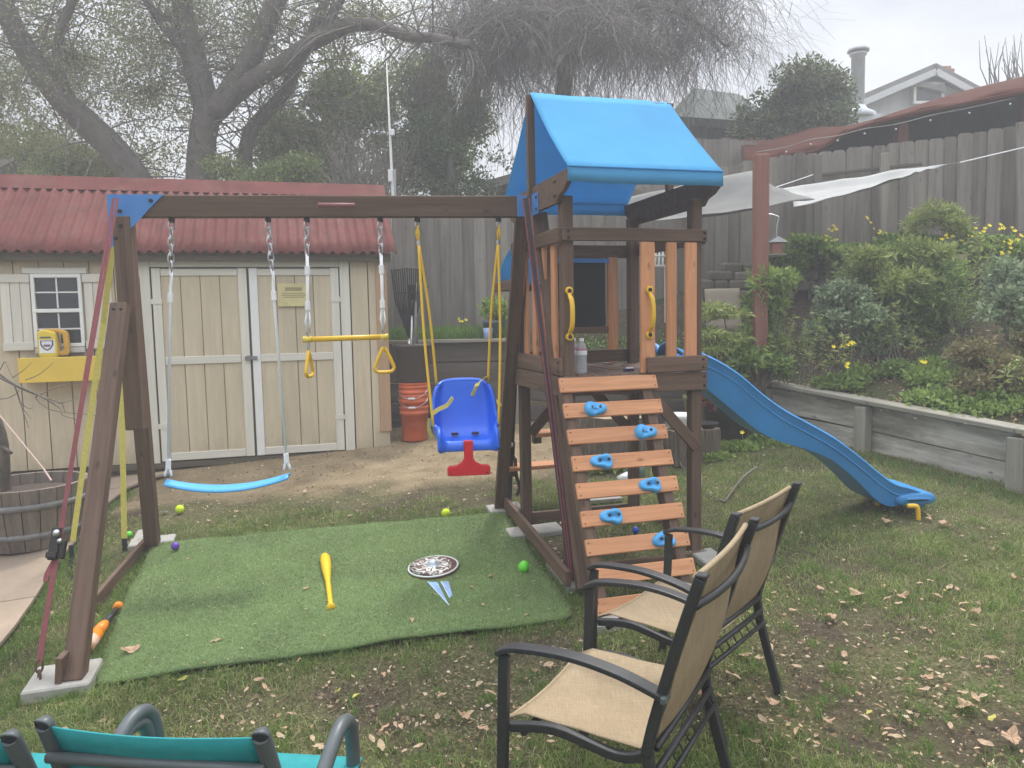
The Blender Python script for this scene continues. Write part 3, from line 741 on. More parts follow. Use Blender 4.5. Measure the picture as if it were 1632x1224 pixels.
obj('pipe', lathe([(.135, 0), (.13, tp - q.z - .06), (.165, tp - q.z - .05), (.165, tp - q.z - .01), (.13, tp - q.z)], q), m_flue, cv, True)
obj('cap', lathe([(.14, 0), (.21, .0), (.2, .06), (.03, .11)], V((q.x, q.y, tp + .02))), m_flue, cv, True)
obj('flashing', lathe([(.36, -.12), (.34, -.02), (.20, .06), (.145, .14)], q), m_flue, cv, True)
obj('chase', obox(q + V((0, 0, -.9)), .75, .6, 1.6), m_house, cv)

gr = thing('neighbour_gazebo', 'dark green hip roofed gazebo beyond the tower roof', 'gazebo', P(1120, 230, 15))
GY = 15.0
c = P(1105, 200, GY)
rf = [P(1062, 187, GY), P(1200, 196, GY), P(1230, 186, GY + 3), P(1090, 172, GY + 3), P(1106, 140, GY + 1.5), P(1178, 150, GY + 1.5)]
obj('roof', (rf, [(0, 1, 5, 4), (1, 2, 5), (2, 3, 4, 5), (3, 0, 4), (3, 2, 1, 0)]), m_darkgreen, gr)
board('fascia', rf[0] + V((0, -.03, -.06)), rf[1] + V((0, -.03, -.06)), .16, .05, (0, -1, 0), m_darkgreen, gr)
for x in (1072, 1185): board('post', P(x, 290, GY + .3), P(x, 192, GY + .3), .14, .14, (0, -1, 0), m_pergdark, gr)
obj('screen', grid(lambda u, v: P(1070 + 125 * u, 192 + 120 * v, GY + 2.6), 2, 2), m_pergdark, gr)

nf = thing('upper_fence', 'lighter grey neighbour fence seen beside the blue tarp roof', 'fence', P(1135, 290, 12))
_um = mesh('fence_board', prism([(-.8, -.07), (.78, -.07), (.8, -.05), (.8, .05), (.78, .07), (-.8, .07)], Matrix(), .018), m_fence)
for i in range(15):
    p = P(1000 + i * 14.2, 214 + i * .7 + rnd.gauss(0, 1), 12.2); M = frame((0, 0, 1), (0, -1, 0)); M.translation = p + V((0, 0, -.8)); inst('fence_board', _um, M, nf)

ns = thing('neighbour_shed', 'low shed with grey shingle roof behind the fence and tower', 'shed', P(880, 330, 13))
r0, r1 = P(770, 292, 13), P(1050, 210, 13)
board('roof_slope', r0 + V((0, .8, -.1)), r1 + V((0, .8, -.1)), 2.2, .14, (0, 0, 1), m_shingle, ns)
obj('wall', prism([(r0.x + .3, 1.6), (r1.x, 1.6), (r1.x, r1.z - .2), (r0.x + .3, r0.z - .15)], Matrix(((1, 0, 0, 0), (0, 0, -1, 13.3), (0, 1, 0, 0), (0, 0, 0, 1))), .5), m_pergdark, ns)

lh = thing('roof_beyond_shed', 'dark sloping roof of a house beyond the cream shed', 'house', P(30, 290, 18))
a0, a1 = P(-160, 330, 18), P(85, 212, 18)
board('roof_slope', a0 + V((0, 2, 0)), a1 + V((0, 2, 0)), 4, .18, (-.4, 0, 1), m_shingle, lh)
board('barge_board', a0 + V((0, -.05, -.12)), a1 + V((0, -.05, -.12)), .18, .05, (0, -1, 0), m_fence, lh)
obj('wall', prism([(a0.x, 1), (a1.x - .3, 1), (a1.x - .3, a1.z - .25), (a0.x, a0.z - .2)], Matrix(((1, 0, 0, 0), (0, 0, -1, 18.3), (0, 1, 0, 0), (0, 0, 0, 1))), .3), m_shedbase, lh)

ap = thing('antenna_pole', 'thin white antenna pole rising behind the shed roof', 'pole', P(626, 320, 10.6))
obj('pole', tube([P(629, 420, 10.6), P(626, 308, 10.6), P(621, 205, 10.6), P(616, 100, 10.6)], [.022, .02, .016, .006], 8), m_white, ap, True)
obj('box', obox(P(625, 211, 10.55), .06, .05, .08), m_white, ap); obj('clamp', obox(P(622, 280, 10.55), .05, .06, .16), m_white, ap)
obj('side_mast', tube([P(632, 420, 10.65), P(629, 270, 10.65)], .018, 6), m_zinc, ap)
# ------------------------------------------------------------------ playset: tower, beam, climbing wall, slide
TA = .277; TU = V((math.cos(TA), math.sin(TA), 0)); TV = V((-TU.y, TU.x, 0)); TO = V((.301, 4.436, 0))
W_, D_ = .895, .951
def T(s, t, z): return TO + TU * s + TV * t + V((0, 0, z))
ZT, ZD, ZB = 2.118, 1.268, .15
ps = thing('playset', 'brown wooden playset with blue tarp roof, climbing wall, slide and swing beam', 'playset', T(.45, .45, .06))
NF, NS, UP = -TV, -TU, V((0, 0, 1))
def bb(name, p0, p1, w, t, up, m=m_stain, par=None): return board(name, p0, p1, w, t, up, m, par or ps)
bolt_me = mesh('bolt', lathe([(.0085, 0), (.0085, .003), (.006, .006)], (0, 0, 0), 8), m_dkmetal)
def bolt(p, nrm, par=None, sc=1.0):
    M = frame(V(nrm).orthogonal(), nrm); M.translation = p
    return inst('bolt', bolt_me, M @ Matrix.Scale(sc, 4), par or ps)
def zgr(t): return .06 + .075 * max(0, t)          # the base rails follow the slope of the lawn
for s in (.035, W_ - .035):
    for t in (.035, D_ - .035): bb('post', T(s, t, zgr(t) - .02), T(s, t, 2.30), .068, .068, NF)
# base rails
bb('base_rail', T(-.02, -.0135, .105), T(W_ + .03, -.0135, .105), .088, .025, NF)
bb('base_rail', T(0, D_ + .012, .185), T(W_, D_ + .012, .185), .088, .025, NF)
bb('base_rail', T(W_ + .0135, .0, .107), T(W_ + .0135, D_, .185), .088, .025, NS)
# deck
bb('deck_board', T(-.005, -.0135, ZD - .057), T(W_ + .02, -.0135, ZD - .057), .112, .025, NF)
bb('deck_board', T(.0, D_ + .0135, ZD - .057), T(W_, D_ + .0135, ZD - .057), .112, .025, NF)
bb('deck_board', T(-.0135, -.0, ZD - .058), T(-.0135, D_ + .03, ZD - .058), .112, .025, NS)
bb('deck_board', T(W_ + .0135, .0, ZD - .059), T(W_ + .0135, D_, ZD - .059), .112, .025, NS)
npk = 10
for i in range(npk):
    s = .07 + (W_ - .14) * (i + .5) / npk if False else (W_) * (i + .5) / npk
    bb('deck_plank', T(s, .005, ZD - .006 + .001 * (i % 2)), T(s, D_ - .005, ZD - .006 + .001 * (i % 2)), W_ / npk - .006, .02, UP)
for s in (W_ + .0,):
    for z in (ZD - .03, ZD - .085): bolt(T(s, -.027, z), NF)
# rails
bb('rail', T(-.005, -.0135, ZT - .036), T(W_ + .02, -.0135, ZT - .036), .075, .025, NF)
bb('rail', T(0, D_ + .0135, ZT - .05), T(W_, D_ + .0135, ZT - .05), .09, .025, NF)
bb('rail', T(-.0135, 0, ZT - .038), T(-.0135, D_ + .03, ZT - .038), .085, .025, NS)
bb('rail', T(W_ + .0135, 0, ZT - .04), T(W_ + .0135, D_, ZT - .04), .085, .025, NS)
for z in (ZT - .02, ZT - .055): bolt(T(W_ + .0, -.027, z), NF); bolt(T(.03, -.027, z), NF)
# side beams carrying the roof, with cut ends
for s, o in ((-.0135, -1), (W_ + .0135, 1)):
    t0, t1, z0, z1 = -.175, D_ + .175, 2.26, 2.418
    poly = [(t0, z1), (t0, z1 - .065), (t0 + .07, z0 + .055), (t0 + .15, z0 + .035), (t0 + .19, z0), (t1 - .19, z0), (t1 - .15, z0 + .035), (t1 - .07, z0 + .055), (t1, z1 - .065), (t1, z1)]
    M = Matrix(((TV.x, 0, TU.x, 0), (TV.y, 0, TU.y, 0), (0, 1, 0, 0), (0, 0, 0, 1))); M.translation = T(s, 0, 0)
    obj('roof_beam', prism(poly, M, .027), m_stain, ps)
    for t in (.02, .05, D_ - .05):
        for z in (2.30, 2.38): bolt(T(s + o * .0137, t, z), TU * o)
for s, o in ((-.044, -1), (W_ + .044, 1)):
    bb('ridge_post', T(s - o * .016, D_ / 2, 2.30), T(s - o * .016, D_ / 2, 2.985), .05, .032, TV)
bb('ridge_board', T(0, D_ / 2, 2.955), T(W_, D_ / 2, 2.955), .05, .03, TV)
# tarp
ov = .175; prof = []
ze, zr = 2.43, 2.992
prof += [(-ov - .006, ze - .085), (-ov - .006, ze - .04), (-ov - .004, ze)]
for k in range(1, 12): f = k / 12; prof.append((-ov + (D_ / 2 + ov) * f, ze + (zr - ze) * f - .018 * math.sin(math.pi * f)))
prof.append((D_ / 2, zr))
for k in range(1, 12): f = k / 12; prof.append((D_ / 2 + (D_ / 2 + ov) * f, zr - (zr - ze) * f - .018 * math.sin(math.pi * f)))
prof += [(D_ + ov + .004, ze), (D_ + ov + .006, ze - .04), (D_ + ov + .006, ze - .085)]
def tarp(u, v):
    t, z = prof[round(v * (len(prof) - 1))]; s = -.028 + (W_ + .056) * u
    z += .006 * noise.noise(V((s * 4, t * 3, 2))) + .004 * noise.noise(V((s * 14, t * 2, 5)))
    return T(s, t, z)
solid(obj('roof_tarp', grid(tarp, 28, len(prof) - 1), m_tarp, ps, True), .003, 0)
for vv in (2, len(prof) - 3):
    t, z = prof[vv]; bb('hem', T(-.03, t - .003 if vv == 2 else t + .003, z), T(W_ + .03, t - .003 if vv == 2 else t + .003, z), .012, .008, UP, m_tarp)
# right front panel
for s0, s1 in ((.478, .570), (.645, .712), (.768, .846)):
    bb('slat', T((s0 + s1) / 2, -.013, ZD + .08 if s0 > .5 else ZD + .002), T((s0 + s1) / 2, -.013, ZT - .076), s1 - s0, .022, NF, m_cedar)
bb('kick_board', T(.505, -.037, ZD + .052), T(W_ + .012, -.037, ZD + .052), .092, .024, NF)
for z in (ZD + .03, ZD + .075): bolt(T(W_ - .02, -.05, z), NF)
# left side slats and boards
for t in (.17, .36, .55, .74): bb('slat', T(.008, t, ZD + .07), T(.008, t, ZT - .04), .08, .02, NS, m_cedar)
bb('kick_board', T(-.0135, 0, ZD + .055), T(-.0135, D_ + .03, ZD + .055), .1, .025, NS)
for t in (.02, D_): 
    for z in (ZD + .03, ZD + .08): bolt(T(-.0265, t, z), NS)
# back: chalkboard, slats
bb('slat', T(.715, D_ - .01, ZD + .01), T(.715, D_ - .01, ZT - .09), .08, .02, NF, m_cedar)
cb = obj('chalkboard', obox(T(.47, D_ - .03, 1.78), .36, .012, .50, TU), m_chalk, ps)
for z in (2.035, 1.515): board('frame_bar', T(.27, D_ - .035, z), T(.67, D_ - .035, z), .045, .022, NF, m_stain, cb)
bb('blue_trim', T(.27, D_ - .052, 2.0), T(.67, D_ - .052, 2.0), .03, .01, NF, m_brk, cb)
bb('rail', T(0, D_ - .01, ZD + .06), T(W_, D_ - .01, ZD + .06), .09, .022, NF)
# awning at the back
aw = [T(-.02, D_ + .03, 2.10), T(.56, D_ + .03, 2.10), T(.56, D_ + .48, 1.86), T(-.02, D_ + .48, 1.86)]
solid(obj('rear_awning', grid(lambda u, v: aw[0].lerp(aw[1], u).lerp(aw[3].lerp(aw[2], u), v) + V((0, 0, .03 * math.sin(math.pi * v))), 6, 6), m_tarp, ps, True), .003)
for s in (-.03, .57): bb('awning_arm', T(s, D_ + .0, 1.84), T(s, D_ + .5, 1.84), .07, .025, NS)
bb('awning_arm', T(-.04, D_ + .5, 1.84), T(.58, D_ + .5, 1.84), .06, .025, NF)
# braces under the deck
bb('brace', T(W_ - .04, -.012, .80), T(W_ - .40, -.012, ZD - .08), .07, .024, NF)
bb('brace', T(.03, .04, .82), T(.03, .40, ZD - .1), .07, .024, NS)
bb('brace', T(.08, D_ - .03, .80), T(.42, D_ - .03, ZD - .1), .07, .024, NF)
bb('brace', T(W_ - .08, D_ - .03, .80), T(W_ - .42, D_ - .03, ZD - .1), .07, .024, NF)
# picnic planks on the left
for p0, p1, n_ in ((P(846, 692, 5.42), P(920, 686, 5.56), 'table_plank'), (P(803, 746, 5.72), P(905, 738, 5.9), 'bench_plank')):
    bb(n_, p0, p1, .17, .03, UP, m_cedar)
    bb('bracket_block', p0.lerp(p1, .12) + V((0, .02, -.07)), p0.lerp(p1, .12) + V((0, .02, -.02)), .06, .06, NF)
# climbing wall
ct0, cz0, ct1, cz1 = -.035, ZD - .02, -.60, .02
sdir = (T(0, ct1, cz1) - T(0, ct0, cz0)); SLn = sdir.length; sdir.normalize(); cn = sdir.cross(TU).normalized(); cn = cn if cn.y < 0 else -cn
for s in (.0, .50): bb('stringer', T(s, ct0, cz0 - .02) - cn * .048 - sdir * .05, T(s, ct1, cz1) - cn * .048 + sdir * .03, .06, .09, cn)
_cl = T(-.045, ct0, cz0); holds = []
for i in range(9):
    a = T(-.047, ct0, cz0) + sdir * (.03 + .154 * i); b = T(.565, ct0, cz0) + sdir * (.03 + .154 * i)
    sl_ = bb('climbing_slat', a, b, .088, .02, cn, m_cedar)
    for p in (a.lerp(b, .03), a.lerp(b, .97)):
        for k in (-.025, .025): bolt(p + sdir * k + cn * .0098, cn, sl_, .45)
    holds.append((a, b))
def hold(p, seed):
    r = random.Random(seed); ph = r.random() * 6; v, f = [], []; N = 20; rings = [(1, 0), (1.0, .3), (.92, .7), (.72, .98), (.45, .86), (.2, .74), (.001, .70)]
    M = frame(TU, cn); M.translation = p + cn * .010
    ro = .5 + r.random()
    for q, h in rings:
        for k in range(N):
            an = 2 * math.pi * k / N; R = .050 * (1 + .13 * math.cos(3 * an + ph) + .20 * math.cos(2 * an + .3 * ro)) * q
            hh = .034 * h * (1 + .25 * math.cos(an * 2 + ph))
            v.append(M @ V((R * math.cos(an) * 1.12, R * math.sin(an), hh)))
    for i in range(len(rings) - 1):
        for k in range(N): f.append((i * N + k, i * N + (k + 1) % N, (i + 1) * N + (k + 1) % N, (i + 1) * N + k))
    o = obj('climbing_hold', (v, f), m_holdm, ps, True)
    for dx in (-.02, .023):
        obj('bolt_recess', lathe([(.0095, 0), (.0095, .003), (.006, .0032), (.001, .001)], M @ V((dx * 1.25, .004, .0335)), 10, cn), m_dkmetal, o)
for i, fx in ((1, .30), (2, .76), (3, .29), (4, .72), (5, .29), (6, .74)):
    a, b = holds[i]; hold(a.lerp(b, fx), 30 + i)
# yellow hand grips
def grip(c):
    pts = [c + V((0, 0, z)) + NF * d for z, d in ((.115, .012), (.10, .02), (.08, .045), (.04, .058), (0, .06), (-.04, .058), (-.08, .045), (-.10, .02), (-.115, .012))]
    g = obj('hand_grip', tube(bez(pts, 3), [.014 if 3 < i < 21 else .012 for i in range(25)], 8), m_yel, ps, True)
    for z in (.118, -.118):
        obj('grip_foot', lathe([(.023, 0), (.023, .014), (.016, .017)], c + V((0, 0, z * 1.12)), 12, NF), m_yel, g); obj('grip_bolt', lathe([(.0125, 0), (.0125, .004)], c + V((0, 0, z * 1.12)) + NF * .016, 8, NF), m_dkmetal, g)
grip(T(.035, -.002, 1.63)); grip(T(.528, -.026, 1.63))

# swing beam, brackets and end frames
BR = P(829, 330, 4.93); BL = P(186, 329, 4.60); BL.z = BR.z
bd = (BR - BL).normalized(); bn = V((bd.y, -bd.x, 0))       # bn faces the camera
beam = board('swing_beam', BL - bd * .02, BR + bd * .03, .128, .075, bn, m_stain, ps)
pq = obj('plaque', tube([P(508, 328.5, 4.68) + bn * .043, P(566, 329, 4.72) + bn * .043], .014, 10, True), m_plaque, ps, True); tag(pq, 'dull red maker plaque on the beam')
def Bp(px): # point under the beam at pixel column px
    t = (px - 186) / (829 - 186); D0, D1 = 4.60, 4.93; k = t * D0 / (D1 + t * (D0 - D1)) ; return BL.lerp(BR, k) - V((0, 0, .064))
BZ = BL.z
# left frame
LF = G(118, 1083, .05); LR = G(243, 866, .05); LT = BL + bd * .03
cpt = BL + bd * .035
# bracket plate
Mb = frame(bd, bn); Mb.translation = BL + bn * .042 + V((0, 0, 0))
def yb(v_): return v_
plate = [(-.035, .066), (.285, .066), (.255, .045), (-.005, -.225), (-.04, -.245)]
Mb2 = Matrix(((bd.x, 0, bn.x, Mb.translation.x), (bd.y, 0, bn.y, Mb.translation.y), (0, 1, 0, Mb.translation.z), (0, 0, 0, 1)))
bk_ = obj('bracket', prism(plate, Mb2, .006), m_brk, ps)
for x, z in ((.205, .03), (.03, -.03), (.03, -.115), (.0, -.185)): bolt(Mb2 @ V((x, z, .004)), bn, bk_, 1.5)
obj('bracket', prism([(-.035, .066), (.16, .066), (-.04, -.16)], Matrix(((bd.x, 0, bn.x, Mb.translation.x - bn.x * .084), (bd.y, 0, bn.y, Mb.translation.y - bn.y * .084), (0, 1, 0, Mb.translation.z), (0, 0, 0, 1))), .006), m_brk, ps)
# centre post, then the two splayed legs bolted on either side
CB = P(197, 684, 4.6)
board('centre_post', V((cpt.x, cpt.y, BZ - .062)), V((cpt.x + .0, cpt.y, CB.z)), .10, .10, bn, m_stain, ps)
lt = P(192, 486, 4.50)
leg1 = board('leg', lt, LF + V((0, 0, -.01)), .092, .075, bn, m_stain, ps)
rt = P(208, 470, 4.68)
board('leg', rt + V((0, 0, .1)), LR, .092, .075, bn, m_stain, ps)
for k in (-.02, .02): bolt(lt + (LF - lt).normalized() * .03 + bd * k + bn * .04, bn, leg1, 1.2)
ax = (LR - LF).normalized()
board('base_rail', G(142, 985) + V((0, 0, .05)), G(237, 872) + V((0, 0, .05)), .085, .03, bd, m_stain, ps)
board('gusset', LF - bd * .055 + V((0, 0, .0)), LF - bd * .05 + V((.01, 0, .13)), .09, .03, bd, m_stain, ps)
# right frame
RF = G(931, 938, .04); RR = G(797, 808, .04)
board('leg', BR + bd * .115 + V((0, 0, -.05)) - TV * .03, RF, .085, .07, bn, m_stain, ps)
board('leg', BR + bd * .02 + V((0, 0, -.05)) + TV * .03, RR, .085, .07, bn, m_stain, ps)
board('base_rail', RF - bd * .09 + V((0, 0, .06)), RR + bd * .03 + V((0, 0, .05)), .095, .03, bd, m_stain, ps)
br2 = obj('bracket', join(obox(BR + bd * .005 + bn * .043, .06, .006, .13, bd), obox(BR + bd * .05 + bn * .035, .006, .05, .13, bd)), m_brk, ps)
pl2 = obj('bracket', obox(T(-.0305, .40, BZ), .006, .13, .13, TU), m_brk, ps)
for dz in (.035, -.035): bolt(T(-.034, .36, BZ + dz), NS, pl2, 1.2)

# slide
nr_ = [(1098, 553, 4.96), (1115, 560, 4.97), (1148, 576, 4.99), (1180, 597, 5.01), (1215, 627, 5.02), (1250, 652, 5.04), (1290, 674, 5.06), (1330, 697, 5.08), (1370, 727, 5.1), (1400, 752, 5.12), (1425, 769, 5.13), (1450, 776, 5.14), (1478, 786, 5.15)]
near = bez([P(*q) for q in nr_], 4); n = len(near)
wd = V((-.10, .995, 0)); SW = .40
def slide_sec(i):
    p = near[i]; f = i / (n - 1)
    wall = .105 * (1 - .8 * sst(.84, .98, f)) * (.75 + .25 * sst(0, .08, f))
    skirt = (.215 + .055 * math.sin(f * 9.5 - 1.0)) * (1 - .58 * sst(.70, .96, f))
    pts = [(.03, -skirt), (.012, -skirt * .55), (.0, -.035), (-.012, -.012), (.0, .0), (.022, .0), (.04, -.02), (.055, -wall * .8), (.085, -wall)]
    pts += [(SW - x, z) for x, z in reversed(pts)]
    return [p + wd * x + V((0, 0, z)) for x, z in pts]
secs = [slide_sec(i) for i in range(n)]; k = len(secs[0])
sv = [p for s in secs for p in s]; sf = [(i * k + j, i * k + j + 1, (i + 1) * k + j + 1, (i + 1) * k + j) for i in range(n - 1) for j in range(k - 1)]
sf += [tuple(range(k)), tuple(range((n - 1) * k + k - 1, (n - 1) * k - 1, -1))]
sf += [(i * k, (i + 1) * k, (i + 1) * k + k - 1, i * k + k - 1) for i in range(n - 1)]
sld = obj('slide', (sv, sf), m_slide, ps, True); tag(sld, 'long wavy blue plastic slide running off the tower')
md = sld.modifiers.new('edges', 'EDGE_SPLIT'); md.split_angle = math.radians(60)
for off in (.075,):                     # moulded ribs along the side
    obj('rib', tube([near[i] + wd * (.002 + off * .06) + V((0, 0, -off)) for i in range(2, n - 5)], .006, 6), m_slide, sld, True)
e = near[-1]
lp = [(-.19, -.006), (-.10, .010), (-.03, .014), (.02, .004), (.048, -.018), (.052, -.045), (.03, -.068), (-.06, -.078), (-.16, -.085), (-.215, -.07), (-.22, -.03)]
lv, lf = [], []; offs = [(-.034, .04), (-.031, .5), (-.024, .84), (-.008, 1.0), (SW * .5, 1.0), (SW + .008, 1.0), (SW + .024, .84), (SW + .031, .5), (SW + .034, .04)]; nl = len(lp)
for of_, sc_ in offs: lv += [e + wd * of_ + V(((x + .08) * (.5 + .5 * sc_) - .08, 0, (z + .035) * sc_ - .035)) for x, z in lp]
for i in range(len(offs) - 1):
    for j in range(nl): lf.append((i * nl + j, i * nl + (j + 1) % nl, (i + 1) * nl + (j + 1) % nl, (i + 1) * nl + j))
lf += [tuple(range(nl)), tuple(range(len(lv) - 1, len(lv) - nl - 1, -1))]
lip = obj('slide_lip', (lv, lf), m_slide, sld, True)
hd = near[0]
def hood(u, v):
    an = math.pi * u; x = hd + wd * (SW / 2 - math.cos(an) * SW * .56) + V((-.05 - .10 * v, -.0, -.09 + math.sin(an) * .04 + (.11 if .12 < u < .88 else .13) * (.3 + .7 * v) * (abs(math.cos(an)) ** .6)))
    return x
solid(obj('slide_hood', grid(hood, 16, 3), m_slide, sld, True), .02)
for fx, fy in ((1464, 829), (1398, 806)):
    ft = G(fx, fy); tp_ = V((ft.x - .02, ft.y, e.z - .07))
    obj('slide_foot', tube(bez([tp_ + V((-.06, 0, .0)), tp_ + V((-.01, 0, .0)), tp_ + V((.012, 0, -.02)), ft + V((0, 0, -.02))], 4), .016, 8), m_yel, sld, True)

# ------------------------------------------------------------------ swings
def hanger(p):                       # black eye and steel clip below the beam
    return obj('beam_hook', join(lathe([(.016, .0), (.018, .015), (.010, .03)], p - V((0, 0, .03)), 10)), m_black)
def sw_hook(p, par):
    o = obj('hook', join(lathe([(.017, -.028), (.019, -.01), (.011, .002)], p, 10)), m_black, par); return o
# belt swing
h1, h2 = Bp(272), Bp(426)
bs = thing('belt_swing', 'blue belt swing on white ropes hanging from the beam', 'swing', (h1 + h2) / 2 - V((0, 0, 1.5)))
s1 = P(268, 762, h1.y + .0); s2 = P(458, 752, h2.y); 
for h, s in ((h1, s1), (h2, s2)):
    sw_hook(h, bs); d = (s - h); c1 = h + d * .20
    obj('chain', link_chain(h - V((0, 0, .02)), c1, .07, .0048), m_zinc, bs)
    obj('rope', tube([c1, c1 + d * .02 + bd * .006, c1 + d * .06, h + d * .93], .0095, 8), m_rope, bs, True)
    for f_ in (.30, .945):
        q = h + d * f_; obj('rope_whipping', tube([q - d * .018, q + d * .018], .0165, 8), m_rope, bs)
    for sg in (-1, 1): obj('rope_loop', tube([h + d * .95, h + d * .98 + bd * sg * .016, s + bd * sg * .02 + V((0, 0, .012))], .008, 7), m_rope, bs, True)
def belt(u, v):
    p = s1.lerp(s2, u); sag = .055 * (1 - (2 * u - 1) ** 2); w = .175 * (.72 + .28 * math.sin(math.pi * u))
    return p + V((0, 0, -sag - .012)) + bd * ((u - .5) * .02) - bn * (w * (v - .5)) + V((0, 0, -.02 * (2 * abs(v - .5)) ** 2))
solid(obj('belt', grid(belt, 24, 6), m_holdm, bs, True), .009)
# trapeze with rings
h1, h2 = Bp(488), Bp(605)
tz = thing('trapeze_bar', 'yellow trapeze bar with two rings on short white ropes', 'trapeze', (h1 + h2) / 2 - V((0, 0, .95)))
b1 = P(491, 541, h1.y); b2 = P(611, 537, h2.y)
for h, s in ((h1, b1), (h2, b2)):
    sw_hook(h, tz); d = s - h; c1 = h + d * .30
    obj('chain', link_chain(h - V((0, 0, .02)), c1, .07, .0048), m_zinc, tz)
    obj('rope', tube([c1, h + d * .95], .0095, 8), m_rope, tz, True)
    for sg in (-1, 1): obj('rope_loop', tube([h + d * .74, h + d * .85 + bd * sg * .014, h + d * .93], .007, 6), m_rope, tz, True)
    for f_ in (.43, .72): q = h + d * f_; obj('rope_whipping', tube([q - d * .035, q + d * .035], .0165, 8), m_rope, tz)
    obj('eye_bolt', link_chain(h + d * .92, s + V((0, 0, .005)), .045, .004), m_zinc, tz)
obj('bar', tube([b1 - bd * .015, b2 + bd * .015], .0165, 14), m_yel, tz, True)
for c in (b1 - bd * .005, b2 + bd * .005): obj('end_cap', tube([c - bd * .026, c + bd * .026], .0195, 14), m_jugyel, tz, True)
def ring(top, fac, twist):
    x = bd * math.cos(twist) - bn * math.sin(twist)
    pts = [top + x * a + V((0, 0, b)) for a, b in ((0, 0), (.02, -.03), (.058, -.115), (.06, -.135), (.045, -.152), (0, -.156), (-.045, -.152), (-.06, -.135), (-.058, -.115), (-.02, -.03))]
    pts = bez(pts + [pts[0]], 3)
    o = obj('ring', tube(pts, .0115, 8, False), m_yel, tz, True); obj('ring_link', link_chain(top + V((0, 0, .045)), top + V((0, 0, -.004)), .03, .0035), m_zinc, o)
ring(b1 + V((0, 0, -.072)), 0, 1.35); ring(b2 + V((0, 0, -.065)), 0, .25)
# toddler swing
h1, h2 = Bp(664), Bp(794)
ts = thing('toddler_swing', 'royal blue bucket swing with red footrest on yellow ropes', 'swing', (h1 + h2) / 2 - V((0, 0, 1.5)))
q0 = P(741, 705, 4.82); fwd = bn
def prof_pt(v):                      # back top -> seat -> front lip, (forward, up)
    pr = [(-.10, .405), (-.085, .30), (-.06, .17), (-.03, .08), (.02, .03), (.10, .012), (.18, .02), (.225, .04), (.245, .02), (.245, -.015)]
    i = min(len(pr) - 2, int(v * (len(pr) - 1))); t = v * (len(pr) - 1) - i
    return tuple(pr[i][k] * (1 - t) + pr[i + 1][k] * t for k in (0, 1)), tuple(pr[i + 1][k] - pr[i][k] for k in (0, 1))
def shell(u, v):
    (y, z), (dy, dz) = prof_pt(min(v, .999)); L = math.hypot(dy, dz); ny, nz = -dz / L, dy / L      # inward normal
    a = 2 * u - 1; hw = .175 + .03 * math.sin(math.pi * min(1, v * 1.3)) - .025 * sst(.15, 0, v) * abs(a)
    wing = (.035 + .095 * math.sin(math.pi * min(1, v * .95 + .02)) ** .8); e_ = max(0, (abs(a) - .62) / .38); w_ = wing * e_ ** 1.6
    zz = z - (.035 * abs(a) ** 3 if v < .06 else 0)
    x = hw * (a if abs(a) < .62 else math.copysign(.62 + (abs(a) - .62) * (1 - .35 * e_), a)) / .87
    return q0 + bd * x + fwd * (y + ny * w_ * (1 if ny > 0 else .6)) + V((0, 0, zz + nz * w_ - .0))
sh_ = obj('seat_shell', grid(shell, 20, 22), m_blueseat, ts, True); solid(sh_, .024, 0, 1)
for sx in (-.065, .065): obj('strap_slot', obox(q0 + bd * sx + fwd * (.035) + V((0, 0, .062)), .045, .02, .016, bd), m_dkmetal, sh_)
sh2 = obj('seat_rim', tube([shell(u, .02) for u in [i / 24 for i in range(25)]], .013, 8), m_blueseat, sh_, True)
for u in (.015, .985): obj('seat_rim', tube([shell(u, v) for v in [i / 30 for i in range(1, 29)]], .013, 8), m_blueseat, sh_, True)
Mt = Matrix(((bd.x, 0, fwd.x, 0), (bd.y, 0, fwd.y, 0), (0, 1, 0, 0), (0, 0, 0, 1))); Mt.translation = q0 + fwd * .262
tee = [(-.028, .055), (.028, .055), (.027, -.05), (.04, -.075), (.075, -.095), (.118, -.098), (.128, -.105), (.13, -.15), (.12, -.158), (-.12, -.158), (-.13, -.15), (-.128, -.105), (-.118, -.098), (-.075, -.095), (-.04, -.075), (-.027, -.05)]
ft_ = obj('footrest', prism(tee, Mt, .03), m_red, ts); bv = ft_.modifiers.new('round', 'BEVEL'); bv.width = .006; bv.segments = 2
for x in (-.11, .11): obj('footrest_hole', lathe([(.005, 0), (.005, .002)], Mt @ V((x, -.142, .0155)), 8, fwd), m_dkmetal, ft_)
for h, sg in ((h1, -1), (h2, 1)):
    sw_hook(h, ts); j = h + V((0, 0, -.155)) + bd * (sg * -.005)
    obj('steel_ring', link_chain(h - V((0, 0, .015)), h - V((0, 0, .07)), .06, .004), m_zinc, ts)
    for dx in (-.008, .008): obj('rope_loop', tube([h - V((0, 0, .05)), h + V((0, 0, -.10)) + bd * dx, j], .007, 7), m_yrope, ts, True)
    obj('rope_clip', tube([j + V((0, 0, .012)), j - V((0, 0, .012))], .013, 8), m_zinc, ts)
    back = q0 + bd * (sg * .165) + fwd * (-.085) + V((0, 0, .36)); frnt = q0 + bd * (sg * .20) + fwd * .14 + V((0, 0, .12))
    obj('rope', tube(bez([j, j.lerp(back, .5) + bd * (-sg * .012), back], 5), .0085, 8), m_yrope, ts, True)
    obj('rope', tube(bez([j, j.lerp(frnt, .5) + bd * (sg * .012), frnt], 5), .0085, 8), m_yrope, ts, True)
sp = lambda a, b, c: q0 + bd * a + fwd * b + V((0, 0, c))
obj('harness_strap', strap(bez([sp(.055, -.03, .29), sp(.09, -.01, .365), sp(.13, -.05, .395), sp(.16, -.10, .40)], 4), .026, .003, bd + V((0, 0, .9))), m_ystrap, ts)
